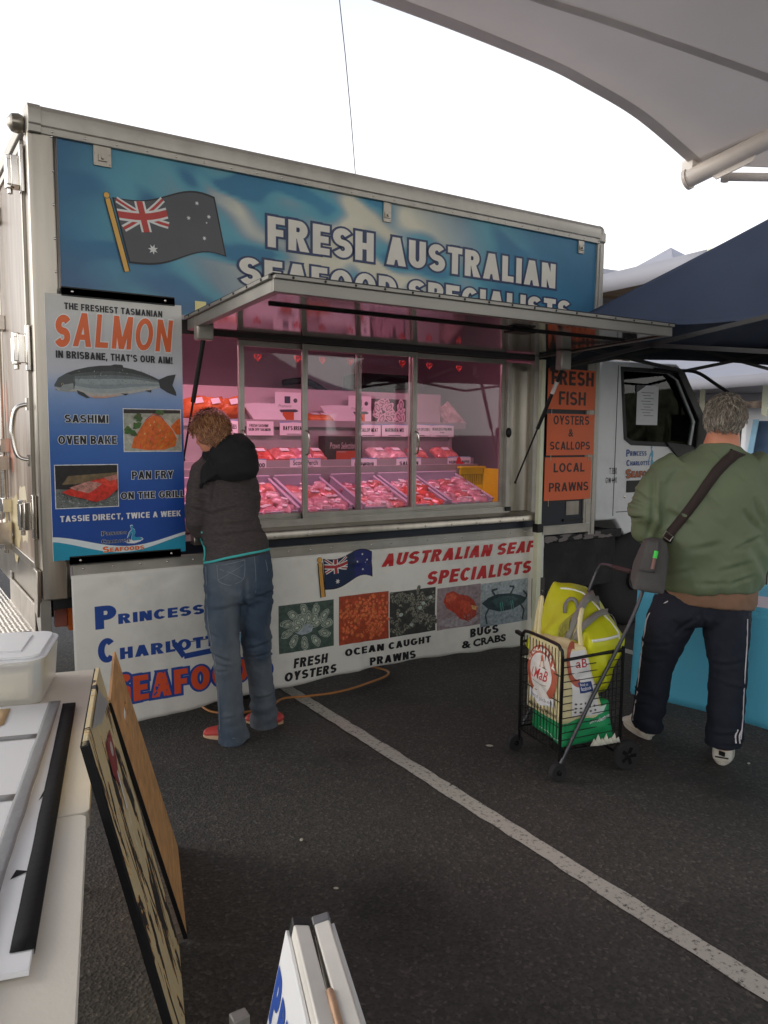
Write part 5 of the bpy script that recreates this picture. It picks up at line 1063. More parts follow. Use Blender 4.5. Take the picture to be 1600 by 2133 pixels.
b = MB(); b.hexa([(8.6, 13.6, 0), (19, 9.2, 0), (19.1, 9.4, 0), (8.7, 13.8, 0), (8.6, 13.6, 3.9), (19, 9.2, 3.9), (19.1, 9.4, 3.9), (8.7, 13.8, 3.9)]); b.build('back_wall', mat('cluttered shed wall', C(96, 82, 70), .8, var=.9, vscale=6), o)
for x, y in ((8.4, 10.5), (12, 9), (15.5, 7.4)): b = MB(); b.bar((x, y, 0), (x, y, 4.1), .2, .2); b.build('post', TIM, o)
# stalls of goods under the low gazebo
rr = random.Random(31)
for si, (cx, cy, lab) in enumerate(((9.3, 6.3, 'market stall table heaped with produce under the low white gazebo'), (11.6, 6.6, 'second market stall table with produce crates further right'), (9.1, 7.5, 'market stall table of dark goods behind the cab window'))):
    o = thing('market_stall', lab, 'stall', (cx, cy, 0)); b = MB(); b.box((cx-.9, cy-.4, .72), (cx+.9, cy+.4, .76)); b.build('table_top', TIM, o); b = MB(); b.box((cx-.92, cy-.42, .1), (cx+.92, cy-.40, .74)); b.build('cloth', mat('dark red stall cloth', C(112, 46, 44), .8), o)
    for k in range(4): x, y = cx+(-.85, .85)[k % 2], cy+(-.35, .35)[k//2]; b = MB(); b.bar((x, y, 0), (x, y, .72), .04, .04); b.build('leg', FR, o)
    b = MB(); b.box((cx-.9, cy+.38, .9), (cx+.9, cy+.42, 1.75+.2*(si == 2))); b.build('back_board', mat('stall back board', C(100, 88, 72), .8, var=.85, vscale=13), o)
    for k in range(7):
        x = cx-.78+k*.26; z = .76; c = rr.choice(((150, 120, 80), (120, 60, 46), (92, 112, 66), (176, 150, 92), (80, 70, 66)))
        lb = 'produce crate on the %s, %s' % (('stall under the low gazebo', 'further right stall', 'stall behind the cab window')[si], ('leftmost', 'second from the left', 'third from the left', 'in the middle', 'third from the right', 'second from the right', 'rightmost')[k]); cr = thing('produce_crate', lb, 'crate', (x, cy, z), 'produce crates on the stalls'); b = MB(); b.box((x-.12, cy-.3, z), (x+.12, cy+.1, z+.02)); b.box((x-.12, cy-.3, z+.02), (x-.11, cy+.1, z+.15)); b.box((x+.11, cy-.3, z+.02), (x+.12, cy+.1, z+.15)); b.box((x-.12, cy-.3, z+.02), (x+.12, cy-.29, z+.15)); b.box((x-.12, cy+.09, z+.02), (x+.12, cy+.1, z+.15)); b.build('crate', TIM, cr)
        b = MB()
        for j in range(14): b.ell((x+rr.uniform(-.08, .08), cy-.1+rr.uniform(-.15, .15), z+.1+rr.uniform(0, .08)), .035, .035, .03, U=8, W=5)
        b.build('produce', mat('produce %d%d' % (si, k), C(*c), .5, var=.3, vscale=12), cr)
for x, y, lab in ((9.0, 5.5, 'cream timber post at the left of the low white gazebo'), (10.9, 5.9, 'cream timber post at the right of the low white gazebo')):
    b = MB(); b.bar((x, y, 0), (x, y, 2.3), .07, .07); tag(b.build('stall_post', CREAM), lab, 'post')
# stalls on the opposite side of the aisle (they show as reflections in the glass)
marquee('marquee', 'white marquee across the aisle, mirrored in the left window panes', 1.0, -7.5, 4.5, 3.5, 2.3, 3.7, WC, 'white marquees', conc=.3)
marquee('marquee', 'white marquee across the aisle, mirrored in the right window panes', 6.2, -7.0, 4.5, 3.5, 2.3, 3.7, WC, 'white marquees', conc=.3)
for cx, cy, lab in ((1.0, -8.4, 'dark stall backdrop under the marquee across the aisle, left'), (6.2, -7.9, 'dark stall backdrop under the marquee across the aisle, middle')):
    b = MB(); b.box((cx-2.6, cy-.03, 0), (cx+2.6, cy+.03, 2.3 if cx < 10 else 3.4)); b.box((cx-1.8, cy+.5, 0), (cx+1.8, cy+1.2, .8)); tag(b.build('stall_backdrop', mat('mixed stall goods', C(92, 84, 66), .8, var=.9, vscale=7)), lab, 'stall')
b = MB(); b.hexa([(13.5, 1.2, 0), (17.5, -6.5, 0), (17.8, -6.3, 0), (13.8, 1.4, 0), (13.5, 1.2, 2.7), (17.5, -6.5, 2.7), (17.8, -6.3, 2.7), (13.8, 1.4, 2.7)])
for k in range(8): t = (k+.5)/8; x, y = 13.3+4*t, 1.1-7.7*t; b.box((x-.4, y-.3, 0), (x+.1, y+.3, .7+.5*(k % 3)*.5)); b.box((x-.12, y-.2, 1.2+.2*(k % 2)), (x-.05, y+.25, 1.9))
tag(b.build('stall_backdrop', mat('mixed stall wall', C(96, 98, 74), .8, var=.95, vscale=5)), 'long cluttered stall front mirrored in the cab window', 'stall')
# white van nose behind the man
vn = thing('parked_van', 'white van with blue-tinted windscreen parked behind the man', 'van', (9.6, 5.2, 0)); ux = V((.527, -.85, 0)); uy = V((.85, .527, 0)); O = PY(1541, 900, 5.0); O.z = 0
def VF(w, l, z): return O+ux*w+uy*l+V((0, 0, z))
prof = [(.05, .35), (-.12, .5), (-.10, .85), (.0, 1.05), (.55, 1.14), (1.25, 1.78), (1.35, 1.86), (1.6, 1.93), (3.6, 1.95), (4.1, 1.8), (4.2, .4)]
b = MB(); b.prism([(l, z) for l, z in prof], lambda l, z, w: VF(w, l, z), 0, 1.75); b.build('body', mat('white van paint', C(205, 205, 205), .25, var=.02), vn, .05)
b = MB(); b.hexa([VF(.08, .57, 1.145), VF(1.67, .57, 1.145), VF(1.67, .6, 1.145), VF(.08, .6, 1.145), VF(.16, 1.2, 1.765), VF(1.59, 1.2, 1.765), VF(1.59, 1.25, 1.765), VF(.16, 1.25, 1.765)]); b.build('windscreen', mat('blue reflecting windscreen', C(70, 86, 106), .12, .2), vn)
b = MB()
for w in (.05, 1.64): b.bar(VF(w+.03, .52, 1.15), VF(w+.10 if w < 1 else w-.04, 1.16, 1.77), .06, .03)
b.build('screen_pillar', mat('pale blue pillar', C(130, 165, 182), .3), vn)
for w in (.1, 1.4): b = MB(); b.hexa([VF(w, -.13, .7), VF(w+.26, -.13, .7), VF(w+.26, -.05, .7), VF(w, -.05, .7), VF(w, -.12, .86), VF(w+.26, -.12, .86), VF(w+.26, -.05, .86), VF(w, -.05, .86)]); b.build('headlight', CHROME, vn, .02)
b = MB(); b.hexa([VF(.02, -.2, .35), VF(1.73, -.2, .35), VF(1.73, .1, .35), VF(.02, .1, .35), VF(.02, -.2, .55), VF(1.73, -.2, .55), VF(1.73, .1, .55), VF(.02, .1, .55)]); b.build('bumper', BLACKP, vn, .03)
for l in (.85, 3.3):
    for w in (-.02, 1.58): b = MB(); b.lathe([(.15, 0), (.28, -.01), (.32, .03), (.32, .16), (.28, .19), (.15, .18)], VF(w, l, .32), ux, 24); b.build('wheel', RUBBER, vn)
# overhead wire
b = MB(); p, q = EYEP+ray(703, -40)*18, EYEP+ray(741, 372)*22; b.tube([p, p.lerp(q, .33)+V((.03, 0, 0)), p.lerp(q, .66)+V((.03, 0, 0)), q, q+(q-p)*1.2], .011, 6); tag(b.build('overhead_wire', BLACKP), 'thin dark wire crossing the sky above the truck', 'wire')
# ---------------------------------------------------------------- blue-clothed stall table on the right
TQ = mat('turquoise table cloth', C(82, 166, 194, 1.7), .8, var=.06, vscale=2, bump=.15, bscale=300)
tb = thing('stall_table', 'trestle table under a turquoise cloth in front of the man', 'table', (4.15, 2.0, 0))
t0, t1 = V((3.66, 2.95, 0)), V((3.93, 1.15, 0)); ax = (t1-t0).normalized(); ay = V((-ax.y, ax.x, 0)); TL_ = (t1-t0).length
b = MB()
def tf(u, v, z, o=0.0): return t0+ax*u+ay*v+V((0, 0, z))-ay*o
TPZ = .70
b.grid(lambda u, v: tf(u*TL_, v*.75, TPZ), 10, 4)
b.grid(lambda u, v: tf(u*TL_, -.004-.03*(1-v)-.014*(1-v)*noise.noise(V((u*5, v*.6, 2))), .09+(TPZ-.09)*v+.02*(1-v)*math.sin(u*5)), 50, 14); b.grid(lambda u, v: tf(-.004-.02*(1-v)-.01*(1-v)*noise.noise(V((u*7, v, 5))), u*.75, .09+(TPZ-.09)*v), 20, 10); b.grid(lambda u, v: tf(TL_, u*.75, .09+(TPZ-.09)*v), 8, 4); b.build('table_cloth', TQ, tb, solid=.004)
b = MB(); b.hexa([tf(.01, .01, .66), tf(TL_-.01, .01, .66), tf(TL_-.01, .74, .66), tf(.01, .74, .66), tf(.01, .01, TPZ-.004), tf(TL_-.01, .01, TPZ-.004), tf(TL_-.01, .74, TPZ-.004), tf(.01, .74, TPZ-.004)]); b.build('table_top', WHITEP, tb)
for u in (.1, TL_-.1):
    for v in (.1, .65): b = MB(); p = tf(u, v, 0); b.bar(p, p+V((0, 0, .66)), .03, .03); b.build('leg', FR, tb)
PAP = mat('lilac paper', C(200, 196, 208), .6, var=.03)
for k, (u, v, r, lab) in enumerate(((.62, .22, .2, 'pale lilac paper sheet under the hand of the man'), (.95, .3, -.1, 'pale lilac paper sheet nearer the table end'))):
    R_ = Matrix.Rotation(r, 3, 'Z'); c = tf(u, v, TPZ+.004+k*.003); b = MB(); e1, e2 = R_@ax*.2, R_@ay*.15; b.hexa([c-e1-e2, c+e1-e2, c+e1+e2, c-e1+e2]+[x+V((0, 0, .002)) for x in (c-e1-e2, c+e1-e2, c+e1+e2, c-e1+e2)]); tag(b.build('paper_sheet', PAP), lab, 'paper', 'papers on the turquoise table')
b = MB(); b.cyl(tf(.78, .06, TPZ+.01), tf(.92, .03, TPZ+.01), .005); tag(b.build('ballpoint_pen', CHROME), 'silver pen lying on the turquoise cloth', 'pen')
# ---------------------------------------------------------------- orange power cord under the banner
b = MB(); pts = [GZ(*p, .012) for p in ((412, 1462), (440, 1482), (500, 1485), (560, 1472), (590, 1455), (640, 1450), (700, 1442), (760, 1425), (810, 1400))]; pts += [V((2.75, 4.6, .012)), V((3.2, 5.2, .012))]
b.tube(pts, .007, 8, smooth=8); tag(b.build('power_cord', mat('orange cord', C(158, 104, 52), .5)), 'orange power cord snaking out from under the banner', 'cord')
rr = random.Random(77)
for px, py, s in ((1020, 1553, .02), (628, 1749, .012), (1390, 1930, .008), (930, 1240, .008), (700, 1850, .01), (1560, 1590, .012), (1455, 1975, .009)):
    if py < 1400: continue
    p = GZ(px, py, .006); b = MB(); b.ell(p, s, s*.6, .003, R=Matrix.Rotation(rr.random()*3, 3, 'Z'), U=7, W=4); tag(b.build('paper_scrap', mat('litter scrap', C(170, 165, 150), .7)), 'tiny pale scrap of litter lying on the asphalt', 'litter', 'scraps of litter on the asphalt')
# ---------------------------------------------------------------- shopping trolley and the bags in it
CO, CL, CWd = V((2.585, 2.49, 0)), V((.98, -.19, 0)).normalized(), V((.19, .98, 0)).normalized()
def K(l, w, z): return CO+CL*l+CWd*w+V((0, 0, z))
BLKM = mat('black coated wire', C(26, 25, 26, 1.0), .35, .3)
ct = thing('shopping_trolley', 'black wire two-handled shopping trolley loaded with bags', 'trolley', K(.17, .17, 0))
LW_, LL = .35, .33; r = .008
b = MB()
b.tube([K(0, 0, .06), K(0, 0, .35), K(0, 0, .58), K(0, .02, .615), K(0, .06, .63), K(0, LW_-.06, .63), K(0, LW_-.02, .615), K(0, LW_, .58), K(0, LW_, .35), K(0, LW_, .06)], r, 8, smooth=3)
for w in (0, LW_): b.cyl(K(LL+.01, w, .08), K(LL+.01, w, .60), r)
for w in (0, LW_): b.cyl(K(0, w, .565), K(LL, w, .585), r*.9)
b.cyl(K(LL, 0, .585), K(LL, LW_, .585), r*.8); b.cyl(K(0, 0, .13), K(LL, 0, .13), r*.7); b.cyl(K(0, LW_, .13), K(LL, LW_, .13), r*.7); b.cyl(K(0, 0, .12), K(0, LW_, .12), r*.7); b.cyl(K(LL, 0, .08), K(LL, LW_, .08), r)
b.build('frame', BLKM, ct)
b = MB(); wr = .0022
for k in range(1, 13): w = LW_*k/13; b.tube([K(-.002, w, .61), K(-.002, w, .125), K(LL, w, .125), K(LL, w, .58)], wr, 5)
for k in range(1, 4): z = .125+.485*k/4; b.tube([K(-.004, 0, z), K(-.004, LW_, z)], wr, 5)
for k in range(13):
    z = .15+.415*k/12
    for w in (0, LW_): b.tube([K(0, w, z), K(LL, w, z+.01)], wr, 5)
for k in range(1, 6): l = LL*k/6; b.tube([K(l, 0, .127), K(l, LW_, .127)], wr, 5)
b.build('wire_basket', BLKM, ct)
DGR = mat('dark grey handle tube', C(72, 72, 74), .35, .6)
b = MB(); hp = [K(-.02, -.012, .045), K(.16, -.012, .37), K(.355, -.012, .70), K(.43, -.01, .86), K(.445, .01, .915), K(.45, .05, .935), K(.45, LW_-.05, .935), K(.445, LW_-.01, .915), K(.43, LW_+.01, .86), K(.355, LW_+.012, .70), K(.16, LW_+.012, .37), K(-.02, LW_+.012, .045)]
b.tube(hp, .009, 10, smooth=3); b.build('handle', DGR, ct)
b = MB(); b.cyl(K(.45, .10, .935), K(.45, .24, .935), .0125, 12); b.build('grip', mat('maroon foam grip', C(60, 42, 44), .7), ct)
def cwheel(l, w, rad, wd, big):
    ax = CWd; s = MB(); O = K(l, w-wd/2, rad); s.lathe([(rad*.6, 0), (rad*.92, 0), (rad, wd*.25), (rad, wd*.75), (rad*.92, wd), (rad*.6, wd)], O, ax, 28); wo = s.build('wheel', RUBBER, ct)
    s = MB(); s.lathe([(.006, -.006), (.012, -.004), (.014, .004), (rad*.35, .012), (rad*.62, .001), (rad*.62, wd)], O, ax, 24)
    if big:
        for k in range(5): a = k*1.2566; u1 = CL*math.cos(a)+UP*math.sin(a); s.bar(O+u1*rad*.14+ax*.004, O+u1*rad*.58-ax*.0, .016, .01, ax)
    s.build('hub', mat('glossy black hub', C(70, 70, 72, 1.2), .16, .85), wo)
cwheel(.365, -.02, .073, .036, True); cwheel(.365, LW_+.02, .073, .036, True); cwheel(-.015, -.012, .043, .028, False); cwheel(-.015, LW_+.012, .043, .028, False)
b = MB(); b.tube([K(.0, -.005, .14), K(.005, -.006, .10), K(-.01, -.012, .045)], .008, 8); b.tube([K(.0, LW_+.005, .14), K(.005, LW_+.006, .10), K(-.01, LW_+.012, .045)], .008, 8); b.bar(K(0, LW_-.01, .60), K(-.0, LW_+.05, .605), .018, .016); b.build('caster_fork', BLKM, ct)
# soft bags: eight corners c[l][w][z] bulged
def bag(corners, bulge, seed, n=14, wr=.012, soft=1):
    c = [V(p) for p in corners]; cen = sum(c, V())/8
    faces = [(0, 1, 5, 4), (1, 2, 6, 5), (2, 3, 7, 6), (3, 0, 4, 7), (4, 5, 6, 7), (3, 2, 1, 0)]
    def fn(q):
        A, B_, C_, D_ = [c[i] for i in q]; N = (B_-A).cross(D_-A).normalized(); m = (A+B_+C_+D_)/4
        if N.dot(m-cen) < 0: N = -N
        def f(u, v, d=0.0):
            p = (A*(1-u)+B_*u)*(1-v)+(D_*(1-u)+C_*u)*v; e = max(0, min(1, 16*u*(1-u)*v*(1-v)))**.7
            nn = noise.noise(p*11+V((seed, 0, 0)))+.6*noise.noise(p*24+V((seed, 3, 0)))
            edge = (p-cen).normalized(); return p+N*(bulge*e+d+wr*nn*e)+edge*wr*.5*noise.noise(p*9+V((seed, 7, 1)))
        return f
    fs = [fn(q) for q in faces]; b = MB()
    for f in fs: b.grid(f, n, n)
    bm = bmesh.new(); bm.from_mesh(b.mesh('t')); bmesh.ops.remove_doubles(bm, verts=bm.verts, dist=.004); [bmesh.ops.smooth_vert(bm, verts=bm.verts, factor=.5, use_axis_x=True, use_axis_y=True, use_axis_z=True) for _ in range(soft)]; bmesh.ops.recalc_face_normals(bm, faces=bm.faces); me = bpy.data.meshes.new('bag'); bm.to_mesh(me); bm.free()
    return me, fs
def Kc(l0, l1, w0, w1, z0, z1, dl=0, dw=0): return [K(l0, w1, z0), K(l0, w0, z0), K(l1, w0, z0), K(l1, w1, z0), K(l0+dl, w1-dw, z1), K(l0+dl, w0+dw, z1), K(l1-.12, w0+dw, z1), K(l1-.12, w1-dw, z1)]
CRB = mat('cream canvas tote', C(206, 192, 148), .85, var=.06, bump=.2, bscale=250)
t = thing('tote_bag', 'cream canvas tote bag with round red-brown printed badge in the trolley', 'bag', K(.13, .17, .25)); me, fs = bag(Kc(.012, .262, .012, .31, .25, .61, .0, .01), .018, 3)
bo = link('bag_body', me, CRB, t, smooth=True, angle=1.2)
BRN, RDP = C(158, 80, 58), C(166, 40, 40); a = Art(.02); F = lambda u, v, d: fs[0](u, v, d)
def ring(a, cu, cv, r0, r1, col, a0=0, a1=6.2832, asp=1.0, n=30):
    for k in range(n):
        p, q = a0+(a1-a0)*k/n, a0+(a1-a0)*(k+1)/n; a.poly([(cu+r0*math.cos(p), cv+r0*asp*math.sin(p)), (cu+r1*math.cos(p), cv+r1*asp*math.sin(p)), (cu+r1*math.cos(q), cv+r1*asp*math.sin(q)), (cu+r0*math.cos(q), cv+r0*asp*math.sin(q))], col, k == 0)
a.ell(.5, .58, .42, .37, C(200, 198, 190), n=30); ring(a, .5, .58, .31, .43, BRN, -.9, 4.05, .88)
a.text('COUNTRY', (.2, .84, .8, .9), C(214, 204, 190), .03, warp=lambda u, v: (.5+(.37+(v-.87)*1.0)*math.cos(math.pi*(1-(u-.2)/.6*.8-.1)), .58+.88*(.37+(v-.87))*math.sin(math.pi*(1-(u-.2)/.6*.8-.1))))
a.text('MaB', (.33, .50, .70, .64), RDP, .01, shear=.2); a.poly([(.46, .66), (.48, .82), (.52, .84), (.56, .76), (.58, .66)], C(170, 96, 72)); a.ell(.515, .7, .04, .05, C(210, 196, 184)); a.line([(.3, .46), (.5, .43), (.7, .46)], .012, C(150, 140, 130)); a.line([(.28, .62), (.24, .52), (.3, .5)], .014, RDP)
a.poly([(.12, .32), (.5, .26), (.88, .32), (.86, .2), (.5, .15), (.14, .2)], C(202, 204, 204)); a.text('hand picked', (.2, .2, .8, .27), C(130, 122, 116), 0); a.text('Milk Bottle Market', (.1, .06, .9, .12), C(84, 76, 62), .01)
a.build('badge_print', F, VINYL, bo, .004, .0001)
a = Art(.02); F1 = lambda u, v, d: fs[1](u, v, d); a.rect(.22, .1, .9, .97, C(200, 198, 194)); ring(a, .42, .8, .2, .3, BRN, 1.2, 5.0); a.text('aB', (.4, .75, .8, .86), RDP, .01, shear=.2); a.rect(.42, .42, .82, .56, C(38, 54, 104)); a.text('facebook', (.46, .45, .78, .5), C(205, 208, 214), .01); a.text('find us', (.46, .51, .7, .545), C(205, 208, 214), .01)
for k in range(14): a.ell(.3+(k % 5)*.12, .16+(k//5)*.06, .03, .014, C(86, 80, 78), wob=.6, seed=k)
a.build('side_print', F1, VINYL, bo, .004, .0001)
b = MB()
for w0, w1, hh in ((.22, .27, .80),): 
    b.tube([K(.01, w0, .58), K(.02, w0+.005, .70), K(.04, w0+.02, hh), K(.05, w1, hh-.01), K(.04, w1+.01, .70), K(.03, w1+.015, .58)], .009, 6, smooth=5)
b.tube([K(.14, .05, .58), K(.13, .06, .70), K(.17, .10, .765), K(.19, .13, .74), K(.16, .13, .66), K(.15, .13, .58)], .011, 6, smooth=5); b.build('strap', CRB, bo)
GRN = mat('green shopping bag fabric', C(26, 132, 78), .6, var=.12, bump=.3, bscale=60)
t = thing('shopping_bag', 'crumpled green reusable shopping bag at the bottom of the trolley', 'bag', K(.17, .17, .13)); me, gs = bag([K(.05, .31, .14), K(.03, .015, .14), K(.31, .012, .145), K(.31, .32, .14), K(.06, .32, .27), K(.04, .02, .26), K(.28, .015, .34), K(.27, .31, .34)], .016, 8, wr=.02)
bo = link('bag_body', me, GRN, t, angle=1.2); a = Art(.02); F1 = lambda u, v, d: gs[1](u, v, d); a.text('www.woolworths.com', (.5, .62, .96, .72), C(200, 212, 204), .01); a.poly([(.5, .85), (.7, .98), (.92, .95), (.82, .8), (.6, .8)], C(186, 200, 190))
a.build('bag_print', F1, VINYL, bo, .004, .0001); a = Art(.02); F0 = lambda u, v, d: gs[0](u, v, d)
a.text('fresh food', (.3, .18, .9, .24), C(200, 212, 204), .01); a.build('bag_print', F0, VINYL, bo, .004, .0001)
b = MB(); cc = K(.17, .0, .135)
for k in range(7): b.add([cc+CL*(.0+.02*k)+UP*(.0), cc+CL*(.035+.02*k)+V((0, -.02, .004)), cc+CL*(.02+.02*k)+UP*(.035+.02*(k % 2))+V((0, -.004*k, 0))], [(0, 1, 2)])
tag(b.build('paper_wrap', mat('crumpled cream paper', C(206, 200, 184), .7), solid=.002), 'crumpled cream paper poking out under the green shopping bag', 'paper')
LIM = mat('lime nylon cooler bag', C(176, 178, 24), .5, var=.07, bump=.15, bscale=40)
t = thing('cooler_bag', 'bright lime green zipped cooler bag with grey straps tilted on top of the trolley', 'bag', K(.2, .2, .5))
lc = [CP(1148, 1432, 3.93), CP(1228, 1448, 3.56), CP(1264, 1440, 3.68), CP(1200, 1420, 4.0), CP(1160, 1219, 3.92), CP(1232, 1331, 3.53), CP(1298, 1324, 3.64), CP(1219, 1229, 4.03)]
lc[0] = CP(1092, 1345, 3.88); lc[1] = CP(1222, 1446, 3.69); lc[2] = CP(1262, 1438, 3.78); lc[4] = CP(1152, 1206, 4.02); lc[5] = CP(1232, 1338, 3.64); lc[6] = CP(1306, 1328, 3.76); lc[7] = CP(1222, 1216, 4.14)
me, ls = bag(lc, .034, 5, n=20, wr=.03, soft=3); bo = link('bag_body', me, LIM, t, angle=1.2)
lb = bvh_of(me); b = MB()
pip = lambda pts, r: b.tube([cast(lb, *q_, .002) for q_ in pts], r, 6, smooth=4)
pip(((1168, 1226), (1190, 1228), (1214, 1236)), .005); pip(((1214, 1236), (1238, 1258), (1262, 1286), (1284, 1312), (1289, 1324)), .005); pip(((1289, 1324), (1270, 1330), (1250, 1334), (1234, 1336)), .007)
q_ = cast(lb, 1288, 1326, .006); b.tube([q_, q_+V((.0, -.004, -.06))], .005, 6); b.build('zip_piping', mat('white piping', C(205, 205, 198), .5), bo)
b = MB()
def strapband(pts, w, nrm):
    pts = catmull([V(p) for p in pts], 6); vs = []
    for i, p in enumerate(pts):
        d = (pts[min(i+1, len(pts)-1)]-pts[max(i-1, 0)]).normalized(); s_ = d.cross(nrm(i/len(pts)) if callable(nrm) else V(nrm)).normalized()*w/2; vs += [p-s_, p+s_]
    b.add(vs, [(2*i, 2*i+1, 2*i+3, 2*i+2) for i in range(len(pts)-1)])
vn_ = -FWD
def onbag(cl, w, off=.006):
    ed = []
    for i, (px, py) in enumerate(cl):
        a_, c_ = cl[max(0, i-1)], cl[min(len(cl)-1, i+1)]; t_ = V((c_[0]-a_[0], c_[1]-a_[1])).normalized(); o_ = off+(.012*math.sin(math.pi*i/(len(cl)-1)))
        ed += [cast(lb, px+t_.y*w, py-t_.x*w, o_), cast(lb, px-t_.y*w, py+t_.x*w, o_)]
    b.add(ed, [(2*i, 2*i+1, 2*i+3, 2*i+2) for i in range(len(ed)//2-1)])
cm = lambda pts: [tuple(q) for q in catmull([V(p) for p in pts], 4)]
onbag(cm([(1254, 1262), (1250, 1242), (1238, 1240), (1222, 1250), (1210, 1270), (1200, 1295), (1188, 1322), (1178, 1340)]), 7)
onbag(cm([(1288, 1298), (1284, 1285), (1268, 1279), (1246, 1284), (1226, 1298), (1212, 1312), (1200, 1334)]), 6.5)
onbag(cm([(1178, 1278), (1180, 1262), (1190, 1252), (1200, 1256), (1203, 1268)]), 3.2)
b.build('strap', mat('grey webbing', C(118, 116, 110), .75, bump=.3, bscale=300), bo, solid=.003)
b = MB()
for k in range(14): x = k/13; b.tube([cast(lb, 1163+x*26, 1330-x*14, .012+.006*math.sin(k*2)), cast(lb, 1172+x*18, 1305-x*12, .018+.008*math.cos(k*3)), cast(lb, 1196+x*2, 1282-x*4, .012)], .0028, 4, smooth=3)
b.build('strap_fringe', mat('olive cord fringe', C(140, 136, 62), .8), bo)

# ---------------------------------------------------------------- plastic trestle table on the left and what lies on it
TBW = mat('off-white moulded table top', C(190, 184, 172), .55, var=.03, vscale=1.5, bump=.08, bscale=120, dirt=.12)
tt = thing('folding_table', 'long off-white plastic folding table at the left edge', 'table', (.1, 1.6, 0)); A = V((.622, 2.867, 0)); D_ = V((-.232, -.973, 0)).normalized(); Np = V((-.973, .232, 0)).normalized()
def T(s, w, z): return A+D_*s+Np*w+V((0, 0, z))
def rslab(b, s0, s1, w0, w1, z0, z1, rr_=.04):
    pts = []
    for (cs, cw, st) in ((s1-rr_, w0+rr_, 0), (s1-rr_, w1-rr_, 1), (s0+rr_, w1-rr_, 2), (s0+rr_, w0+rr_, 3)):
        for k in range(6): an = math.radians(-90+st*90+k*18); pts.append((cs+rr_*math.cos(an), cw+rr_*math.sin(an)))
    b.prism(pts, lambda u, v, d: T(u, v, d), z0, z1)
b = MB(); rslab(b, 0, 1.118, .0, .76, .70, .74, .015); b.build('table_top', TBW, tt, .008); b = MB(); rslab(b, 1.122, 2.35, .006, .76, .70, .738, .02); b.build('table_top', TBW, tt, .008)
for s in (.12, 2.2):
    b = MB(); b.tube([T(s, .1, .70), T(s, .12, .02), T(s, .64, .02), T(s, .66, .70)], .014, 8); b.tube([T(s, .38, .03), T(s+(.5 if s < 1 else -.5), .38, .69)], .01, 8); b.build('leg', FR, tt)
b = MB(); b.tube([T(1.2, 1.0, .74), T(.2, .7, .76), T(-.1, .76, .70)], .003, 6, smooth=8); tag(b.build('thin_cable', BLACKP), 'thin dark cable trailing over the far side of the left table', 'cable')
FOAM = mat('white foam board', C(205, 205, 208), .5, var=.02); BTAPE = mat('black gaffer tape', C(32, 31, 32, 1.0), .8, bump=.15, bscale=50, spec=.2); GTAPE = mat('grey gaffer tape', C(118, 118, 118), .5, bump=.25, bscale=40)
db = thing('display_board', 'white foam display board with black taped edge lying on the left table', 'board', (.2, 1.9, .742)); z = .752
def flat(b, pts, z0, z1): q = [GZ(*p, z1) for p in pts]; b.prism([(p.x, p.y) for p in q], lambda u, v, d: V((u, v, d)), z0, z1)
e0, e1 = GZ(155, 1465, z), GZ(60, 2020, z); ed = (e1-e0).normalized(); en = V((ed.y, -ed.x, 0)); en = en if en.x < 0 else -en
def E(s, w, zz): return e0+ed*s+en*w+V((0, 0, zz-z))
EL = (e1-e0).length
b = MB(); b.hexa([E(0, .0, .742), E(EL, .0, .742), E(EL, .62, .742), E(0, .62, .742), E(0, .0, z), E(EL, .0, z), E(EL, .62, z), E(0, .62, z)]); bo = b.build('board', FOAM, db, .001)
def tape(b, s0, s1, w0, w1, zz, n=14, seed=0):
    b.grid(lambda u, v: E(s0+(s1-s0)*u, w0+(w1-w0)*v+.0012*noise.noise(V((u*9, seed, v))), zz+.0008*noise.noise(V((u*30, v*4, seed)))), n, 2)
b = MB(); tape(b, -.003, EL-.05, -.003, .034, z+.0015, 30); b.grid(lambda u, v: E(-.002+(EL-.05)*u, -.003, .743+.01*v), 30, 1); b.build('tape_edge', BTAPE, bo, solid=.0008)
b = MB()
for y in (1655, 1818): p = [GZ(*q_, z+.001) for q_ in (((78, 1672), (92, 1646), (100, 1648), (80, 1668)) if y < 1700 else ((20, 1834), (34, 1812), (60, 1814), (22, 1832)))]; b.add([(v.x, v.y, v.z) for v in p], [(0, 1, 2, 3)])
b.build('tape_patch', BTAPE, bo)
l2 = thing('taped_panel', 'white panel divided by grey tape strips lying on the display board', 'board', (.1, 2.0, z)); z2 = z+.009
g0, g1 = GZ(125, 1462, z2), GZ(-14, 1895, z2); gd = (g1-g0).normalized(); gn = V((gd.y, -gd.x, 0)); gn = gn if gn.x < 0 else -gn; GL = (g1-g0).length+.25
def Gp(s, w, zz): return g0+gd*s+gn*w+V((0, 0, zz-z2))
b = MB(); b.hexa([Gp(0, 0, z+.003), Gp(GL, 0, z+.003), Gp(GL, .5, z+.003), Gp(0, .5, z+.003), Gp(0, 0, z2), Gp(GL, 0, z2), Gp(GL, .5, z2), Gp(0, .5, z2)]); bo = b.build('panel', FOAM, l2, .001)
b = MB(); b.grid(lambda u, v: Gp(-.004+GL*u, -.002+.034*v+.002*noise.noise(V((u*12, v, 1))), z2+.002+.001*math.sin(math.pi*v)), 40, 4)
for y in (1531, 1652, 1772): s = ((GZ(60, y, z2)-g0).dot(gd)); b.grid(lambda u, v: Gp(s+.03*v, .03+.45*u, z2+.0018), 20, 2)
b.build('tape_strip', GTAPE, bo, solid=.0008)
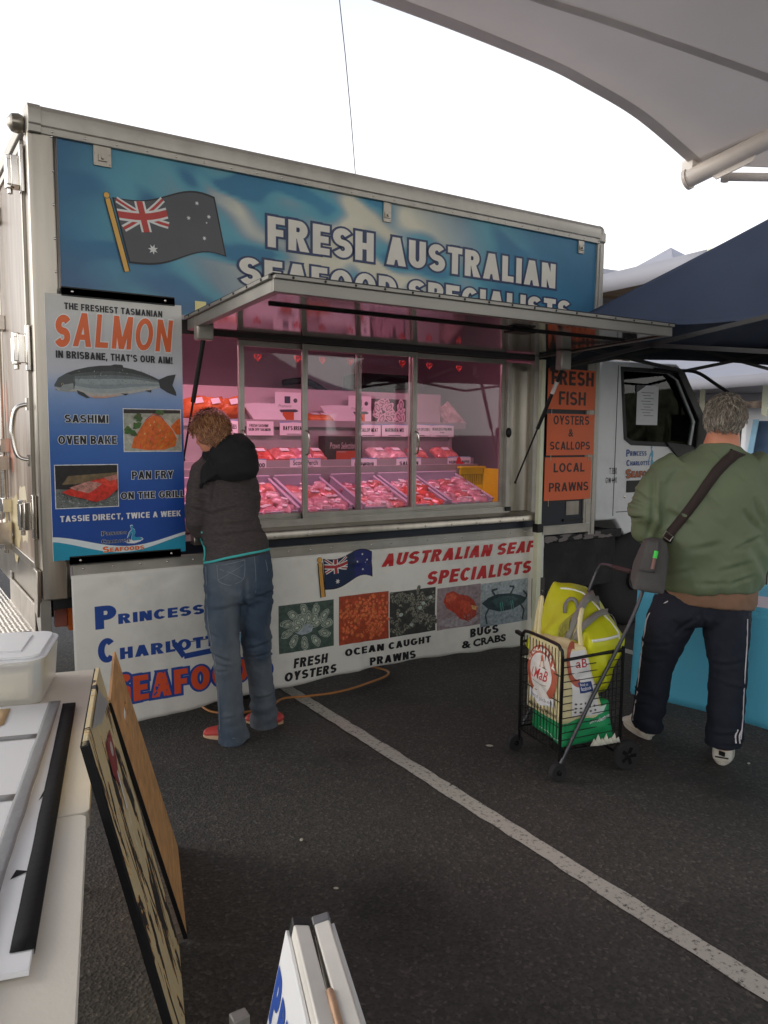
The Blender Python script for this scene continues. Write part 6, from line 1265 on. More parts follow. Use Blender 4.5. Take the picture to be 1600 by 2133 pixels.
b = MB(); p = [GZ(*q_, z2+.002) for q_ in ((0, 1478), (22, 1476), (8, 1508), (-20, 1520))]; b.add(p, [(0, 1, 2, 3)]); tag(b.build('price_slip', mat('tan paper slip', C(190, 160, 120), .7), solid=.002), 'small tan paper slip on the taped panel at the left edge', 'paper')
# plastic storage box
def clearp():
    m = bpy.data.materials.new('frosted clear plastic'); m.use_nodes = True; n, l = m.node_tree.nodes, m.node_tree.links; b_ = n['Principled BSDF']; b_.inputs['Base Color'].default_value = C(205, 202, 196); b_.inputs['Roughness'].default_value = .25
    tr = n.new('ShaderNodeBsdfTransparent'); tr.inputs[0].default_value = (.94, .94, .92, 1); mx = n.new('ShaderNodeMixShader'); mx.inputs[0].default_value = .55; l.new(b_.outputs[0], mx.inputs[2]); l.new(tr.outputs[0], mx.inputs[1]); l.new(mx.outputs[0], n['Material Output'].inputs[0]); return m
CLP = clearp(); LID = mat('white translucent lid', C(206, 206, 204), .35, var=.03)
q0 = GZ(84, 1466, .745); bxd = (GZ(120, 1398, .745)-q0).normalized(); bxl = V((-bxd.y, bxd.x, 0)); Bq = lambda u, v, zz: q0+bxd*u+bxl*v+V((0, 0, zz-.745))
st = thing('storage_box', 'frosted plastic storage box with white lid on the left table', 'box', Bq(.15, .2, .742))
def rbox(b, du, dv, z0, z1, rr_, flare=0):
    def ringp(e):
        pts = []
        for (cu, cv, s_) in ((du-rr_, rr_, 0), (du-rr_, dv-rr_, 1), (rr_, dv-rr_, 2), (rr_, rr_, 3)):
            for k in range(6): an = math.radians(-90+s_*90+k*18); pts.append((cu+(rr_+e)*math.cos(an), cv+(rr_+e)*math.sin(an)))
        return pts
    a_, c_ = ringp(0), ringp(flare); n = len(a_); b.add([Bq(*p, z0) for p in a_]+[Bq(*p, z1) for p in c_], [tuple(range(n))[::-1], tuple(range(n, 2*n))]+[(i, (i+1) % n, n+(i+1) % n, n+i) for i in range(n)])
b = MB(); rbox(b, .33, .44, .745, .885, .035, .012); bo = b.build('box_body', CLP, st)
b = MB(); rbox(b, .325, .43, .868, .89, .05, .02); q0 = q0+V((0, 0, 0)); b.build('lid_rim', LID, bo, .006)
b = MB(); rbox(b, .325, .43, .89, .898, .045, .0); b.prism([(.06, .06), (.26, .06), (.26, .37), (.06, .37)], lambda u, v, d: Bq(u, v, d), .896, .902); b.build('lid', LID, bo, .004)
for k, (u0, u1, v0, v1, z0, z1, c, lab) in enumerate(((.03, .12, .04, .40, .75, .84, (206, 186, 160), 'cream packet at the front inside the storage box'), (.14, .21, .03, .2, .75, .85, (80, 140, 160), 'blue packet inside the storage box'), (.22, .30, .02, .2, .75, .86, (170, 160, 70), 'yellow-green packet inside the storage box'), (.16, .28, .22, .4, .75, .83, (188, 80, 70), 'red packet inside the storage box'))):
    b = MB(); b.hexa([Bq(u0, v0, z0), Bq(u1, v0, z0), Bq(u1, v1, z0), Bq(u0, v1, z0), Bq(u0, v0, z1), Bq(u1, v0, z1), Bq(u1, v1, z1), Bq(u0, v1, z1)]); tag(b.build('packet', mat('packet %d' % k, C(*c), .5, var=.25, vscale=20), bevel=.006), lab, 'packet', 'packets in the storage box')

# ---------------------------------------------------------------- two leaning boards
def peel():
    m = bpy.data.materials.new('peeling board face'); m.use_nodes = True; n, l = m.node_tree.nodes, m.node_tree.links; b_ = n['Principled BSDF']
    tc = n.new('ShaderNodeTexCoord'); mp = n.new('ShaderNodeMapping'); mp.inputs['Scale'].default_value = (7, 7, 1.7); l.new(tc.outputs['Object'], mp.inputs[0])
    z_ = n.new('ShaderNodeTexNoise'); z_.inputs['Scale'].default_value = 1.6; z_.inputs['Detail'].default_value = 10; z_.inputs['Roughness'].default_value = .62; z_.inputs['Distortion'].default_value = .6; l.new(mp.outputs[0], z_.inputs['Vector'])
    r_ = n.new('ShaderNodeValToRGB'); l.new(z_.outputs[0], r_.inputs[0]); r_.color_ramp.interpolation = 'LINEAR'; e = r_.color_ramp.elements; e[0].position = .0; e[0].color = (.018, .017, .016, 1); e[1].position = .455; e[1].color = (.02, .018, .017, 1)
    for p, c in ((.462, C(190, 140, 80)), (.475, C(176, 158, 118)), (.58, C(164, 150, 116)), (.66, C(182, 168, 134))): k = e.new(p); k.color = c
    l.new(r_.outputs[0], b_.inputs['Base Color']); b_.inputs['Roughness'].default_value = .7
    bp = n.new('ShaderNodeBump'); bp.inputs['Strength'].default_value = .6; bp.inputs['Distance'].default_value = .006; l.new(r_.outputs[0], bp.inputs['Height']); l.new(bp.outputs[0], b_.inputs['Normal']); return m
def lean(name, lab, T1, T2, Bf, m, th, edge, extra=None):
    T1, T2, Bf = V(T1), V(T2), V(Bf); w = T2-T1; Bn = Bf+w; N = w.cross(Bf-T1).normalized(); N = N if N.x > 0 else -N
    o = thing(name, lab, 'board', (Bf+Bn)/2, 'boards leaning at the left table'); b = MB(); b.hexa([Bf, Bn, Bn-N*th, Bf-N*th, T1, T2, T2-N*th, T1-N*th]); bo = b.build('panel', m, o, .0015)
    FF = lambda u, v, d: Bf+w*u+(T1-Bf)*v+N*d
    FB = lambda u, v, d: Bf+w*u+(T1-Bf)*v-N*(th+d)
    return o, bo, FF, FB, N
o, bo, FF, FB, N = lean('peeling_board', 'weathered board with black paint peeling to cream, leaning nearest the left table', (.52, 2.35, .9), (.36, 1.77, .9), (.72, 2.28, .0), peel(), .012, None)
b = MB(); b.prism([(0, 0), (1, 0), (1, 1), (0, 1)], lambda u, v, d: FB(u, v, d), 0, .003, [[(.02, .015), (.98, .015), (.98, .985), (.02, .985)]]); b.prism([(.955, 0), (1.012, 0), (1.012, 1.0), (.955, 1.0)], lambda u, v, d: FF(u, v, d), -.012, .003); b.build('edge_strip', BTAPE, bo)
a = Art(); a.poly([(.3, .86), (.55, .88), (.6, .80), (.5, .74), (.34, .78)], C(120, 44, 44)); a.ell(.42, .83, .05, .02, C(170, 160, 150)); a.poly([(.44, .77), (.47, .77), (.5, .66), (.47, .66)], C(206, 206, 206)); a.poly([(.1, .9), (.3, .99), (.8, .99), (.5, .93)], C(140, 140, 136)); a.build('old_print', FF, PRINT, bo, .002)
PLY = mat('raw plywood', C(164, 122, 76), .7, var=.25, vscale=3, stretch=(3, 3, 14), bump=.15, bscale=20, dirt=.35, dirtcol=C(110, 80, 50))
T1, T2, Bf = V((.69, 2.86, .8)), V((.54, 2.31, .8)), V((.9, 2.84, 0)); w = T2-T1; N = w.cross(Bf-T1).normalized(); N = N if N.x > 0 else -N
o = thing('plywood_board', 'brown plywood board with slotted handhold leaning behind the peeling board', 'board', (.84, 2.6, 0), 'boards leaning at the left table'); b = MB(); FP = lambda u, v, d: Bf+w*u+(T1-Bf)*v+N*d
b.prism([(0, 0), (.98, 0), (1, .02), (1, .98), (.98, 1), (.02, 1), (0, .98)], FP, -.009, 0, [[(.36, .80), (.62, .80), (.65, .825), (.62, .85), (.36, .85), (.33, .825)]]); bo = b.build('panel', PLY, o, .001)
b = MB(); b.prism([(1.0, 0), (1.012, 0), (1.012, 1), (1.0, 1)], FP, -.011, .002); b.build('edge_strip', BTAPE, bo)
# ---------------------------------------------------------------- A-frame sign at the bottom
AL2 = mat('white aluminium frame', C(192, 188, 180), .42, .2, dirt=.3, dirtcol=C(120, 110, 96))
fo = thing('aframe_sign', 'white aluminium A-frame sign with blue lettering at the bottom edge', 'sign', (.42, .8, 0)); R0, rd = V((.524, 1.078, .8)), V((-.31, -.951, 0)).normalized(); rn = V((-.951, .31, 0)).normalized()
def leaf(sgn, off):
    top = R0-rn*off; dn = (V((0, 0, -.8))+rn*sgn*.16).normalized(); L = .81; up = rn*sgn
    nrm = rd.cross(dn).normalized(); nrm = nrm if nrm.dot(up) > 0 else -nrm
    P = lambda s, t, d: top+rd*s+dn*t+nrm*d
    b = MB()
    for (s0, t0, s1, t1) in ((0, .0, .62, .0), (0, L, .62, L)): b.bar(P(s0, t0, 0), P(s1, t1, 0), .03, .026, nrm)
    for s in (.012, .608): b.bar(P(s, .013, 0), P(s, L, 0), .026, .03, nrm)
    fr = b.build('frame', AL2, fo, .003); b = MB(); b.hexa([P(.0, .005, .014), P(.62, .005, .014), P(.62, L, .014), P(0, L, .014), P(0, .005, .02), P(.62, .005, .02), P(.62, L, .02), P(0, L, .02)]); pn = b.build('panel', mat('white sign panel', C(214, 214, 212), .35, var=.02), fo, .001)
    b = MB(); b.bar(P(-.004, 0, .0), P(.018, 0, 0), .033, .029, nrm); b.build('end_cap', BLACKP if sgn > 0 else mat('grey plastic cap', C(90, 90, 92), .3), fr, .003)
    return P, pn, nrm
P, pn, nrm = leaf(1, .012); a = Art(); SF = lambda u, v, d: P(u, .42-v, .02+d)
a.text('P', (.006, .27, .056, .36), C(36, 72, 150), .05); a.text('RINCESS', (.066, .295, .36, .35), C(36, 72, 150), .05); a.text('C', (.006, .165, .056, .25), C(36, 72, 150), .05); a.text('HARLOTTE', (.066, .18, .4, .235), C(36, 72, 150), .05); a.text('SEAFOODS', (.006, .02, .45, .12), C(200, 90, 40), .05); a.build('lettering', SF, PRINT, pn, .0008)
leaf(-1, .05)
b = MB(); h0 = R0-rn*.031+rd*.17+V((0, 0, .012)); b.cyl(h0, h0+rd*.09, .006, 10); b.bar(h0+rn*.012+rd*.0-V((0, 0, .002)), h0+rn*.012+rd*.09-V((0, 0, .002)), .02, .004); b.build('hinge', mat('rusty hinge', C(150, 120, 96), .5, .4, .3, 30), fo, .001)
p = GZ(500, 2112, .62); o = thing('aluminium_post', 'short square grey aluminium post left of the A-frame sign', 'post', (p.x, p.y, 0)); b = MB(); b.box((p.x-.016, p.y-.012, .006), (p.x+.014, p.y+.012, .62)); b.build('post', GREYM, o, .003); b = MB(); b.box((p.x-.06, p.y-.06, .0005), (p.x+.06, p.y+.06, .006)); b.build('foot_plate', GREYM, o, .001)
# ---------------------------------------------------------------- people
SKIN = mat('skin', C(190, 126, 98, 1.5), .5, var=.07, vscale=14)
def hand(b, w, fwd, pal, side, grip=.5):     # w wrist, fwd along the hand, pal palm normal, side thumb side
    w, f, n, s = V(w), V(fwd).normalized(), V(pal).normalized(), V(side).normalized()
    b.loft([(w-f*.01, .027, .019), (w+f*.03, .036, .016), (w+f*.07, .042, .014), (w+f*.092, .040, .012)], 12, r=s, f=n)
    for k, (o, L) in enumerate(((.030, .072), (.0105, .080), (-.0095, .074), (-.029, .058))):
        p = w+f*.085+s*o; pts = [p-f*.02, p]; a = 0
        for j in range(3): a += grip*(.5, .8, .7)[j]; p = p+(f*math.cos(a)+n*math.sin(a))*L*(.45, .32, .26)[j]; pts.append(p)
        b.tube(pts, [.0095, .0093, .0088, .008, .0062], 8)
    p = w+f*.03+s*.03; b.tube([p-s*.012, p+s*.02+f*.02+n*.006, p+s*.028+f*.048+n*.016, p+s*.024+f*.07+n*.026], [.013, .0115, .010, .0075], 8)
def head(b, c, F, U, s=1.0):                 # skull, jaw, nose, ears, neck root
    F = V(F).normalized(); U = V(U); U = (U-F*U.dot(F)).normalized(); R = F.cross(U).normalized(); M = Matrix((R, F, U)).transposed(); c = V(c)
    at = lambda x, y, z: c+M@V((x*s, y*s, z*s))
    b.ell(c, .074*s, .095*s, .10*s, R=M, U=20, W=14); b.ell(at(0, .028, -.05), .058*s, .068*s, .068*s, R=M, U=18, W=12); b.ell(at(0, .062, -.095), .03*s, .028*s, .022*s, R=M)
    b.loft([(at(0, .088, .012), .008*s, .008*s), (at(0, .104, -.015), .012*s, .012*s), (at(0, .112, -.032), .016*s, .013*s), (at(0, .098, -.044), .013*s, .008*s)], 10, r=R, f=F)
    b.ell(at(0, .09, -.066), .024*s, .010*s, .006*s, R=M); b.ell(at(0, .088, -.074), .02*s, .010*s, .006*s, R=M); b.ell(at(0, .082, .03), .05*s, .02*s, .012*s, R=M)
    for e in (-1, 1):
        Re = M@Matrix.Rotation(e*.35, 3, 'Z'); b.ell(at(e*.079, -.008, -.012), .008*s, .021*s, .034*s, R=Re); b.ell(at(e*.076, .004, -.035), .008*s, .010*s, .014*s, R=Re)
        b.ell(at(e*.036, .064, -.028), .026*s, .028*s, .022*s, R=M)
    return at, M
def hairmesh(name, at, M, s, parent, cols, n, length, keep, seed, wid=.0055, rr_=(.079, .10, .104), lift=.25, flow=None, messy=1.0):
    rr = random.Random(seed); b = MB(); c = at(0, 0, 0)
    def srf(u, v):
        th, ph = math.pi*u, 2*math.pi*v; d = V((math.sin(th)*math.cos(ph), math.sin(th)*math.sin(ph), math.cos(th))); k = 1.035 if keep(d) > 0 else .93
        return at(d.x*rr_[0]*k, d.y*rr_[1]*k, d.z*rr_[2]*k)
    b.grid(srf, 30, 44, 0, lambda u, v: cols[0])
    i = 0
    while i < n:
        z = rr.uniform(-1, 1); ph = rr.uniform(0, 2*math.pi); d = V((math.sqrt(1-z*z)*math.cos(ph), math.sqrt(1-z*z)*math.sin(ph), z))
        if keep(d) < rr.random()*.35: continue
        i += 1; p = V((d.x*rr_[0], d.y*rr_[1], d.z*rr_[2])); fl = flow(d) if flow else V((0, -.3, -1)); fl = fl+V((rr.uniform(-.3, .3)*messy, rr.uniform(-.3, .3)*messy, rr.uniform(-.2, .2)*messy)); fl = (fl-d*fl.dot(d)); 
        if fl.length < .05: fl = V((.3, .2, 0))
        fl.normalize(); L = length*rr.uniform(.6, 1.25); col = cols[rr.randrange(len(cols))]; sd = d.cross(fl).normalized()*wid*rr.uniform(.6, 1.3); cv = rr.uniform(-.14, .14)*messy; vs = []
        for j in range(4):
            t = j/3; q = p+fl*L*t+d*(.004+L*lift*t*(1-.75*t)+.002)+d.cross(fl)*cv*L*t*t; q = q-d*max(0, 0)
            rad = math.sqrt((q.x/rr_[0])**2+(q.y/rr_[1])**2+(q.z/rr_[2])**2)
            if rad < 1.04: q = q*(1.04/rad)
            w = sd*(1-t*.8); vs += [q-w, q+d*.0022, q+w]
        b.add([at(*v) for v in vs], [(3*j+a, 3*j+a+1, 3*j+a+4, 3*j+a+3) for j in range(3) for a in (0, 1)], 0, col)
    return b.build(name, HAIRM, parent, fix=False, angle=3)
HAIRM = print_mat('hair', .55, fade=.15)
def folds(p, n, k=1.0, sc=1.0): 
    q = p*sc; return k*(.007*noise.noise(V((q.x*9, q.y*9, q.z*16)))+.004*noise.noise(V((q.x*22, q.y*22, q.z*34+q.x*18)))+.0022*noise.noise(q*60))
def creases(defs, dep, x0=0, y0=0, k=1.0):   # sharp cloth creases given as photo lines: (x1, y1, x2, y2, depth, width)
    L = []
    for x1, y1, x2, y2, a, w in defs:
        A, B_ = CP(x0+x1/k, y0+y1/k, dep), CP(x0+x2/k, y0+y2/k, dep); L.append((V((A.dot(RH), A.z)), V((B_.dot(RH), B_.z)), a, w))
    def f(p, n):
        if n.dot(FH) > .25: return 0
        q = V((p.dot(RH), p.z)); r = 0
        for A, B_, a, w in L:
            d = B_-A; t = max(0, min(1, (q-A).dot(d)/d.length_squared)); e = q-A-d*t; sd = e.x*-d.y+e.y*d.x; dd = e.length
            if dd < w*4: r += a*(-math.exp(-(dd/w)**2)+.75*math.exp(-((dd-1.6*w)/w)**2)*(1 if sd > 0 else .35))*math.sin(math.pi*(.12+.76*t))
        return r
    return f
CR_MAN = creases([(745, 630, 800, 760, .012, .012), (690, 690, 790, 800, .011, .012), (640, 890, 785, 830, .010, .012), (560, 1010, 730, 965, .007, .012), (150, 570, 205, 640, .009, .010), (100, 690, 175, 690, .010, .009), (100, 770, 185, 735, .010, .010), (120, 640, 190, 660, .008, .008), (243, 470, 235, 640, .014, .012), (235, 640, 232, 830, .014, .012), (470, 590, 570, 700, .006, .014), (330, 700, 420, 770, .006, .014), (300, 560, 360, 480, .005, .014), (640, 470, 760, 560, .006, .014), (420, 900, 560, 860, .006, .014), (330, 1060, 420, 1010, .007, .012), (620, 1080, 760, 1040, .008, .010), (450, 1085, 600, 1075, .006, .010)], 3.7, 1280, 800, 2.6)
CR_JEANS = creases([(185, 1560, 320, 1600, .009, .009), (205, 1620, 350, 1640, .008, .008), (215, 1670, 330, 1655, .006, .008), (400, 1560, 545, 1535, .009, .009), (395, 1620, 540, 1605, .007, .008), (200, 1300, 400, 1270, .006, .012), (415, 1200, 565, 1265, .007, .010), (410, 1250, 550, 1215, .006, .010), (410, 1120, 400, 1330, .010, .010), (250, 1960, 350, 1940, .007, .008), (260, 2005, 390, 1990, .006, .008), (440, 1900, 560, 1890, .007, .008), (190, 1440, 300, 1480, .004, .012)], 4.0, 370, 820, 2.884)
CR_FLEECE = creases([(160, 740, 330, 690, .008, .010), (220, 800, 430, 785, .008, .010), (300, 855, 530, 830, .008, .010), (170, 870, 330, 850, .006, .010), (75, 590, 190, 640, .008, .009), (70, 690, 185, 725, .009, .009), (80, 640, 180, 680, .006, .008), (210, 480, 200, 700, .010, .010), (400, 560, 490, 640, .005, .012), (460, 690, 500, 600, .006, .010)], 3.95, 370, 820, 2.884)
CR_PANTS = creases([(180, 1460, 330, 1420, .007, .010), (150, 1560, 300, 1530, .006, .010), (510, 1520, 700, 1480, .007, .010), (520, 1600, 690, 1640, .006, .010), (110, 1760, 250, 1740, .009, .009), (120, 1810, 250, 1800, .009, .008), (500, 1880, 690, 1850, .009, .009), (500, 1930, 690, 1920, .008, .008), (450, 1230, 500, 1340, .008, .010), (430, 1240, 340, 1360, .007, .010)], 3.8, 1280, 800, 2.6)
def R_(pts, base_dep=None):     # (px, py, depth, halfwidth px, ry[, ...]) -> loft rings
    return [(CP(px, py, d), hw*d/FPX, ry) for px, py, d, hw, ry in pts]
def denim():
    m = mat('blue denim', C(70, 84, 98, 1.3), .85, var=.42, vscale=4.5, bump=.35, bscale=300, stretch=(1, 1, .45)); e = [x for x in m.node_tree.nodes if x.type == 'VALTORGB'][0].color_ramp.elements
    e[0].color = C(52, 66, 82, 1.3); e[1].color = C(104, 110, 114, 1.3); e[0].position = .36; e[1].position = .68; return m
def shoe(b, heel, toe, w=.045, h=.075):
    h0, t0 = V(heel), V(toe); d = (t0-h0).normalized(); L = (t0-h0).length; s = d.cross(UP)
    prof = [(0, .55, .035), (.04, .8, .05), (.25, .85, h), (.5, .9, h*.85), (.75, 1.0, .05), (.92, .85, .04), (1.0, .45, .026)]
    b.loft([(h0+d*L*t+UP*(z*.5+.004), w*k, z*.5) for t, k, z in prof], 14, r=s, f=UP)
def sole(b, heel, toe, w=.05):
    h0, t0 = V(heel), V(toe); d = (t0-h0).normalized(); L = (t0-h0).length; s = d.cross(UP); pts = []
    for k in range(24): a = 2*math.pi*k/24; pts.append((.5+.53*math.cos(a), (w*(.86+.14*math.cos(a)))*math.sin(a)))
    b.prism(pts, lambda u, v, z: h0+d*L*u+s*v+UP*z, .001, .022)
# ---- woman at the serving window
wm = thing('person', 'woman in charcoal hooded fleece, blue jeans and red shoes leaning at the serving window', 'person', (1.6, 3.8, 0))
hF = (-RH*.62+FH*.75+V((0, 0, -.42))); hc = CP(440, 899, 4.03)
sk = MB(); at, M = head(sk, hc, hF, (0, 0, 1), .99)
sk.loft([(at(0, -.02, -.05), .052, .056), (CP(456, 935, 4.05), .052, .055), (CP(466, 960, 4.08), .062, .06), (CP(468, 1000, 4.1), .12, .08), (CP(474, 1080, 4.1), .12, .09), (CP(490, 1170, 4.12), .14, .09), (CP(494, 1225, 4.13), .14, .09)], 18)
for P in ([(468, 1225, 4.08, 30, .07), (468, 1340, 4.05, 22, .05), (480, 1450, 4.06, 18, .04), (484, 1530, 4.08, 14, .035)], [(530, 1225, 4.14, 28, .07), (537, 1345, 4.17, 22, .05), (549, 1440, 4.25, 18, .04), (552, 1500, 4.31, 14, .035)]): sk.loft(R_(P), 14)
lw, rw = CP(432, 1108, 4.27), CP(474, 1090, 4.32)
sk.loft([(CP(430, 985, 4.08), .05, .05), (CP(410, 1050, 4.05), .04, .04), (CP(410, 1092, 4.08), .036, .036), (lw, .026, .024)], 12); sk.loft([(CP(505, 985, 4.12), .05, .05), (CP(522, 1050, 4.15), .04, .04), (CP(515, 1088, 4.22), .036, .036), (rw, .026, .024)], 12)
hand(sk, lw, FH*.6+RH*.6, -UP, -RH+FH*.4, .35); hand(sk, rw, FH*.6-RH*.7, -UP, RH+FH*.4, .35)
link('body', remesh(sk, .0065, 3), SKIN, wm, angle=3)
b = MB()
for e in (-1, 1): b.ell(at(e*.034, .083, -.004), .011, .011, .011)
b.build('eyes', mat('eye', C(60, 50, 44), .15), wm)
hk = lambda d: 1.0 if (d.z > .05 or d.y < -.05) and d.z > -.62 and not (d.y > .55 and d.z < .5) and not (abs(d.x) > .75 and d.z < -.05 and d.y > -.15) else -1
hairmesh('hair', at, M, 1, wm, [C(132, 90, 62), C(156, 112, 78), C(104, 68, 48), C(172, 130, 94), C(140, 96, 66)], 2600, .055, hk, 5, flow=lambda d: V((d.x*.5-.2, -.55+d.y*.2, -.75)), wid=.0042, rr_=(.08, .10, .107), lift=.06, messy=.8)
GFL = mat('charcoal marl fleece', C(66, 59, 57, 1.3), .95, var=.28, vscale=55, stretch=(1, 1, 2.5), bump=.3, bscale=200); BFL = mat('black hood fleece', C(24, 24, 25, 1.1), .9, var=.15, bump=.2, bscale=150)
j = MB(); j.loft(R_([(472, 940, 4.06, 30, .06), (470, 956, 4.07, 48, .08), (468, 980, 4.08, 60, .105), (469, 1020, 4.09, 60, .115), (474, 1065, 4.1, 58, .115), (483, 1105, 4.1, 61, .12), (491, 1135, 4.11, 68, .13), (493, 1158, 4.11, 70, .135), (494, 1164, 4.11, 69, .13)]), 30)
j.loft(R_([(440, 962, 4.08, 22, .06), (424, 980, 4.07, 26, .062), (414, 1010, 4.05, 25, .06), (410, 1050, 4.04, 24, .056), (410, 1082, 4.05, 24, .055), (414, 1103, 4.11, 20, .05), (426, 1108, 4.2, 16, .04), (432, 1108, 4.26, 14, .034)]), 18)
j.loft(R_([(495, 965, 4.1, 20, .06), (510, 985, 4.12, 22, .062), (520, 1020, 4.13, 20, .058), (524, 1058, 4.16, 19, .052), (516, 1085, 4.22, 18, .048), (495, 1090, 4.28, 16, .04), (477, 1090, 4.31, 14, .034)]), 18)
jm = remesh(j, .009, 5, lambda p, n: folds(p, n, .8)+CR_FLEECE(p, n)+.003*math.exp(-((p.z-1.02)/.05)**2)*math.sin(p.z*160+p.x*20)*.5); jo = link('fleece_jacket', jm, GFL, wm, angle=3); jb = bvh_of(jm)
h = MB(); h.loft(R_([(474, 926, 4.03, 42, .075), (486, 945, 4.0, 48, .085), (494, 965, 3.98, 47, .085), (498, 985, 3.98, 42, .07), (500, 998, 3.99, 34, .05)]), 24); h.ell(CP(448, 950, 4.06), .07, .07, .06); h.ell(CP(462, 930, 4.06), .075, .07, .05); h.loft(R_([(440, 962, 4.03, 30, .05), (468, 985, 4.0, 62, .05), (470, 1000, 4.0, 58, .03)]), 16)
hm = remesh(h, .008, 4, lambda p, n: folds(p, n, .8)); link('hood', hm, BFL, wm, angle=3)
TEALM = mat('teal elastic trim', C(64, 164, 160), .7)
b = MB(); b.tube([cast(jb, px, py, .003) for px, py in ((427, 1172), (445, 1169), (470, 1163), (495, 1158), (520, 1153), (545, 1148), (560, 1144))], .0065, 6, smooth=4); b.tube([cast(jb, px, py, .003) for px, py in ((421, 1108), (419, 1122), (426, 1138), (428, 1152), (426, 1168))], .005, 6, smooth=4); b.build('trim', TEALM, jo)
n_ = MB(); n_.loft(R_([(494, 1150, 4.11, 68, .125), (496, 1180, 4.12, 71, .135), (497, 1205, 4.12, 72, .14), (497, 1232, 4.12, 69, .135), (496, 1255, 4.12, 62, .11)]), 28)
n_.loft(R_([(464, 1215, 4.09, 36, .10), (465, 1250, 4.07, 39, .10), (464, 1305, 4.05, 35, .09), (469, 1340, 4.04, 31, .08), (473, 1375, 4.04, 28, .072), (479, 1444, 4.05, 26, .068), (482, 1496, 4.06, 27, .072), (486, 1528, 4.075, 31, .10), (487, 1539, 4.08, 33, .112)]), 22)
n_.loft(R_([(532, 1215, 4.14, 34, .10), (533, 1250, 4.14, 36, .10), (531, 1305, 4.15, 31, .09), (536, 1347, 4.17, 31, .082), (537, 1375, 4.19, 27.5, .072), (547, 1444, 4.24, 26, .068), (550, 1490, 4.28, 28, .09), (551, 1507, 4.3, 31, .108)]), 22)
nm = remesh(n_, .008, 4, lambda p, n: folds(p, n, .8)+CR_JEANS(p, n)+.003*math.sin(p.z*62+p.x*30)*math.exp(-((p.z-.5)/.07)**2)+.005*math.sin(p.z*75+p.x*22)*math.exp(-((p.z-.78)/.05)**2)+.005*math.sin(p.z*80-p.x*20)*math.exp(-((p.z-.1)/.07)**2)); no = link('jeans', nm, denim(), wm, angle=3); nb = bvh_of(nm)
b = MB(); TH = lambda pts, r=.0014, sm=3: b.tube([cast(nb, *p, .001) for p in pts], r, 4, smooth=sm)
TH([(452, 1178), (454, 1200), (457, 1212), (480, 1219), (505, 1208), (510, 1190), (510, 1166)]); TH([(452, 1178), (480, 1174), (510, 1166)]); TH([(456, 1208), (482, 1192), (508, 1176)], .001); TH([(458, 1186), (482, 1194), (506, 1206)], .001); TH([(549, 1152), (555, 1175), (557, 1190)]); TH([(530, 1160), (533, 1200), (532, 1235)], .001); TH([(429, 1180), (431, 1240), (434, 1300), (447, 1370), (455, 1440), (458, 1520)], .0016, 5); TH([(459, 1531), (486, 1538), (513, 1533)], .0016)
b.build('stitching', mat('pale denim thread', C(112, 120, 126), .8), no)
for toe, heel in (((426, 1533), (486, 1537)), ((513, 1503), (563, 1506))):
    T_, H_ = GZ(*toe), GZ(*heel); T_.z = H_.z = 0; d = (H_-T_).normalized(); H_ = T_+d*.205
    b = MB(); shoe(b, H_, T_); so = link('shoe', remesh(b, .006, 3), mat('red leather shoe', C(172, 60, 54), .5, var=.08), wm, angle=3); b = MB(); sole(b, H_, T_); b.build('sole', mat('tan sole', C(184, 150, 120), .7), so, .003)
# ---- man at the blue table
mn = thing('person', 'grey-haired man in olive green bomber jacket and navy track pants seen from behind', 'person', (3.36, 2.38, 0))
hF = FH*.86+RH*.5+V((0, 0, -.18)); hc = CP(1511, 872, 3.8); sk = MB(); at, M = head(sk, hc, hF, (0, 0, 1), 1.04)
sk.loft([(at(0, -.025, -.04), .066, .066), (CP(1506, 912, 3.8), .078, .074), (CP(1502, 935, 3.8), .088, .08), (CP(1497, 960, 3.82), .12, .10), (CP(1490, 1010, 3.84), .22, .12), (CP(1484, 1100, 3.85), .21, .14), (CP(1480, 1230, 3.88), .19, .13), (CP(1475, 1262, 3.9), .18, .12)], 20)
for P in ([(1420, 1262, 3.9, 38, .09), (1368, 1380, 3.97, 26, .06), (1354, 1480, 4.05, 18, .045), (1345, 1520, 4.09, 15, .04)], [(1512, 1262, 3.84, 38, .09), (1515, 1385, 3.82, 27, .06), (1511, 1500, 3.8, 19, .045), (1508, 1560, 3.8, 16, .04)]): sk.loft(R_(P), 14)
lw, rw = CP(1436, 1160, 4.16), CP(1606, 1166, 3.98)
sk.loft([(CP(1395, 985, 3.84), .06, .06), (CP(1350, 1080, 3.86), .05, .05), (CP(1360, 1125, 3.92), .045, .045), (lw, .03, .028)], 12); sk.loft([(CP(1590, 985, 3.84), .06, .06), (CP(1628, 1080, 3.84), .05, .05), (CP(1622, 1140, 3.9), .045, .045), (rw, .03, .028)], 12)
hand(sk, lw, FH*.8+RH*.4-UP*.3, -UP, RH, .4); hand(sk, rw, FH*.75-RH*.62-UP*.12, -UP, -RH*.6-FH*.3+UP*.2, .45)
link('body', remesh(sk, .0068, 3), SKIN, mn, angle=3)
b = MB()
for e in (-1, 1): b.ell(at(e*.034, .083, -.004), .011, .011, .011)
b.build('eyes', mat('eye', C(60, 50, 44), .15), mn)
b = MB()
for e in (-1, 1): b.tube([at(e*.086, -.01, .008), at(e*.084, .05, .006), at(e*.074, .105, .0)], .003, 6); b.tube([at(e*.037+.028*math.cos(k*math.pi/8), .108, -.006+.02*math.sin(k*math.pi/8)) for k in range(17)], .0024, 6)
b.tube([at(-.011, .11, .0), at(.011, .11, .0)], .0024, 6); b.build('glasses', BLACKP, mn)
hk = lambda d: 1.0 if (d.z > .0 or d.y < .1) and d.z > -.55 and not (d.y > .55 and d.z < .55) and not (abs(d.x) > .8 and d.z < -.0 and d.y > -.2) else -1
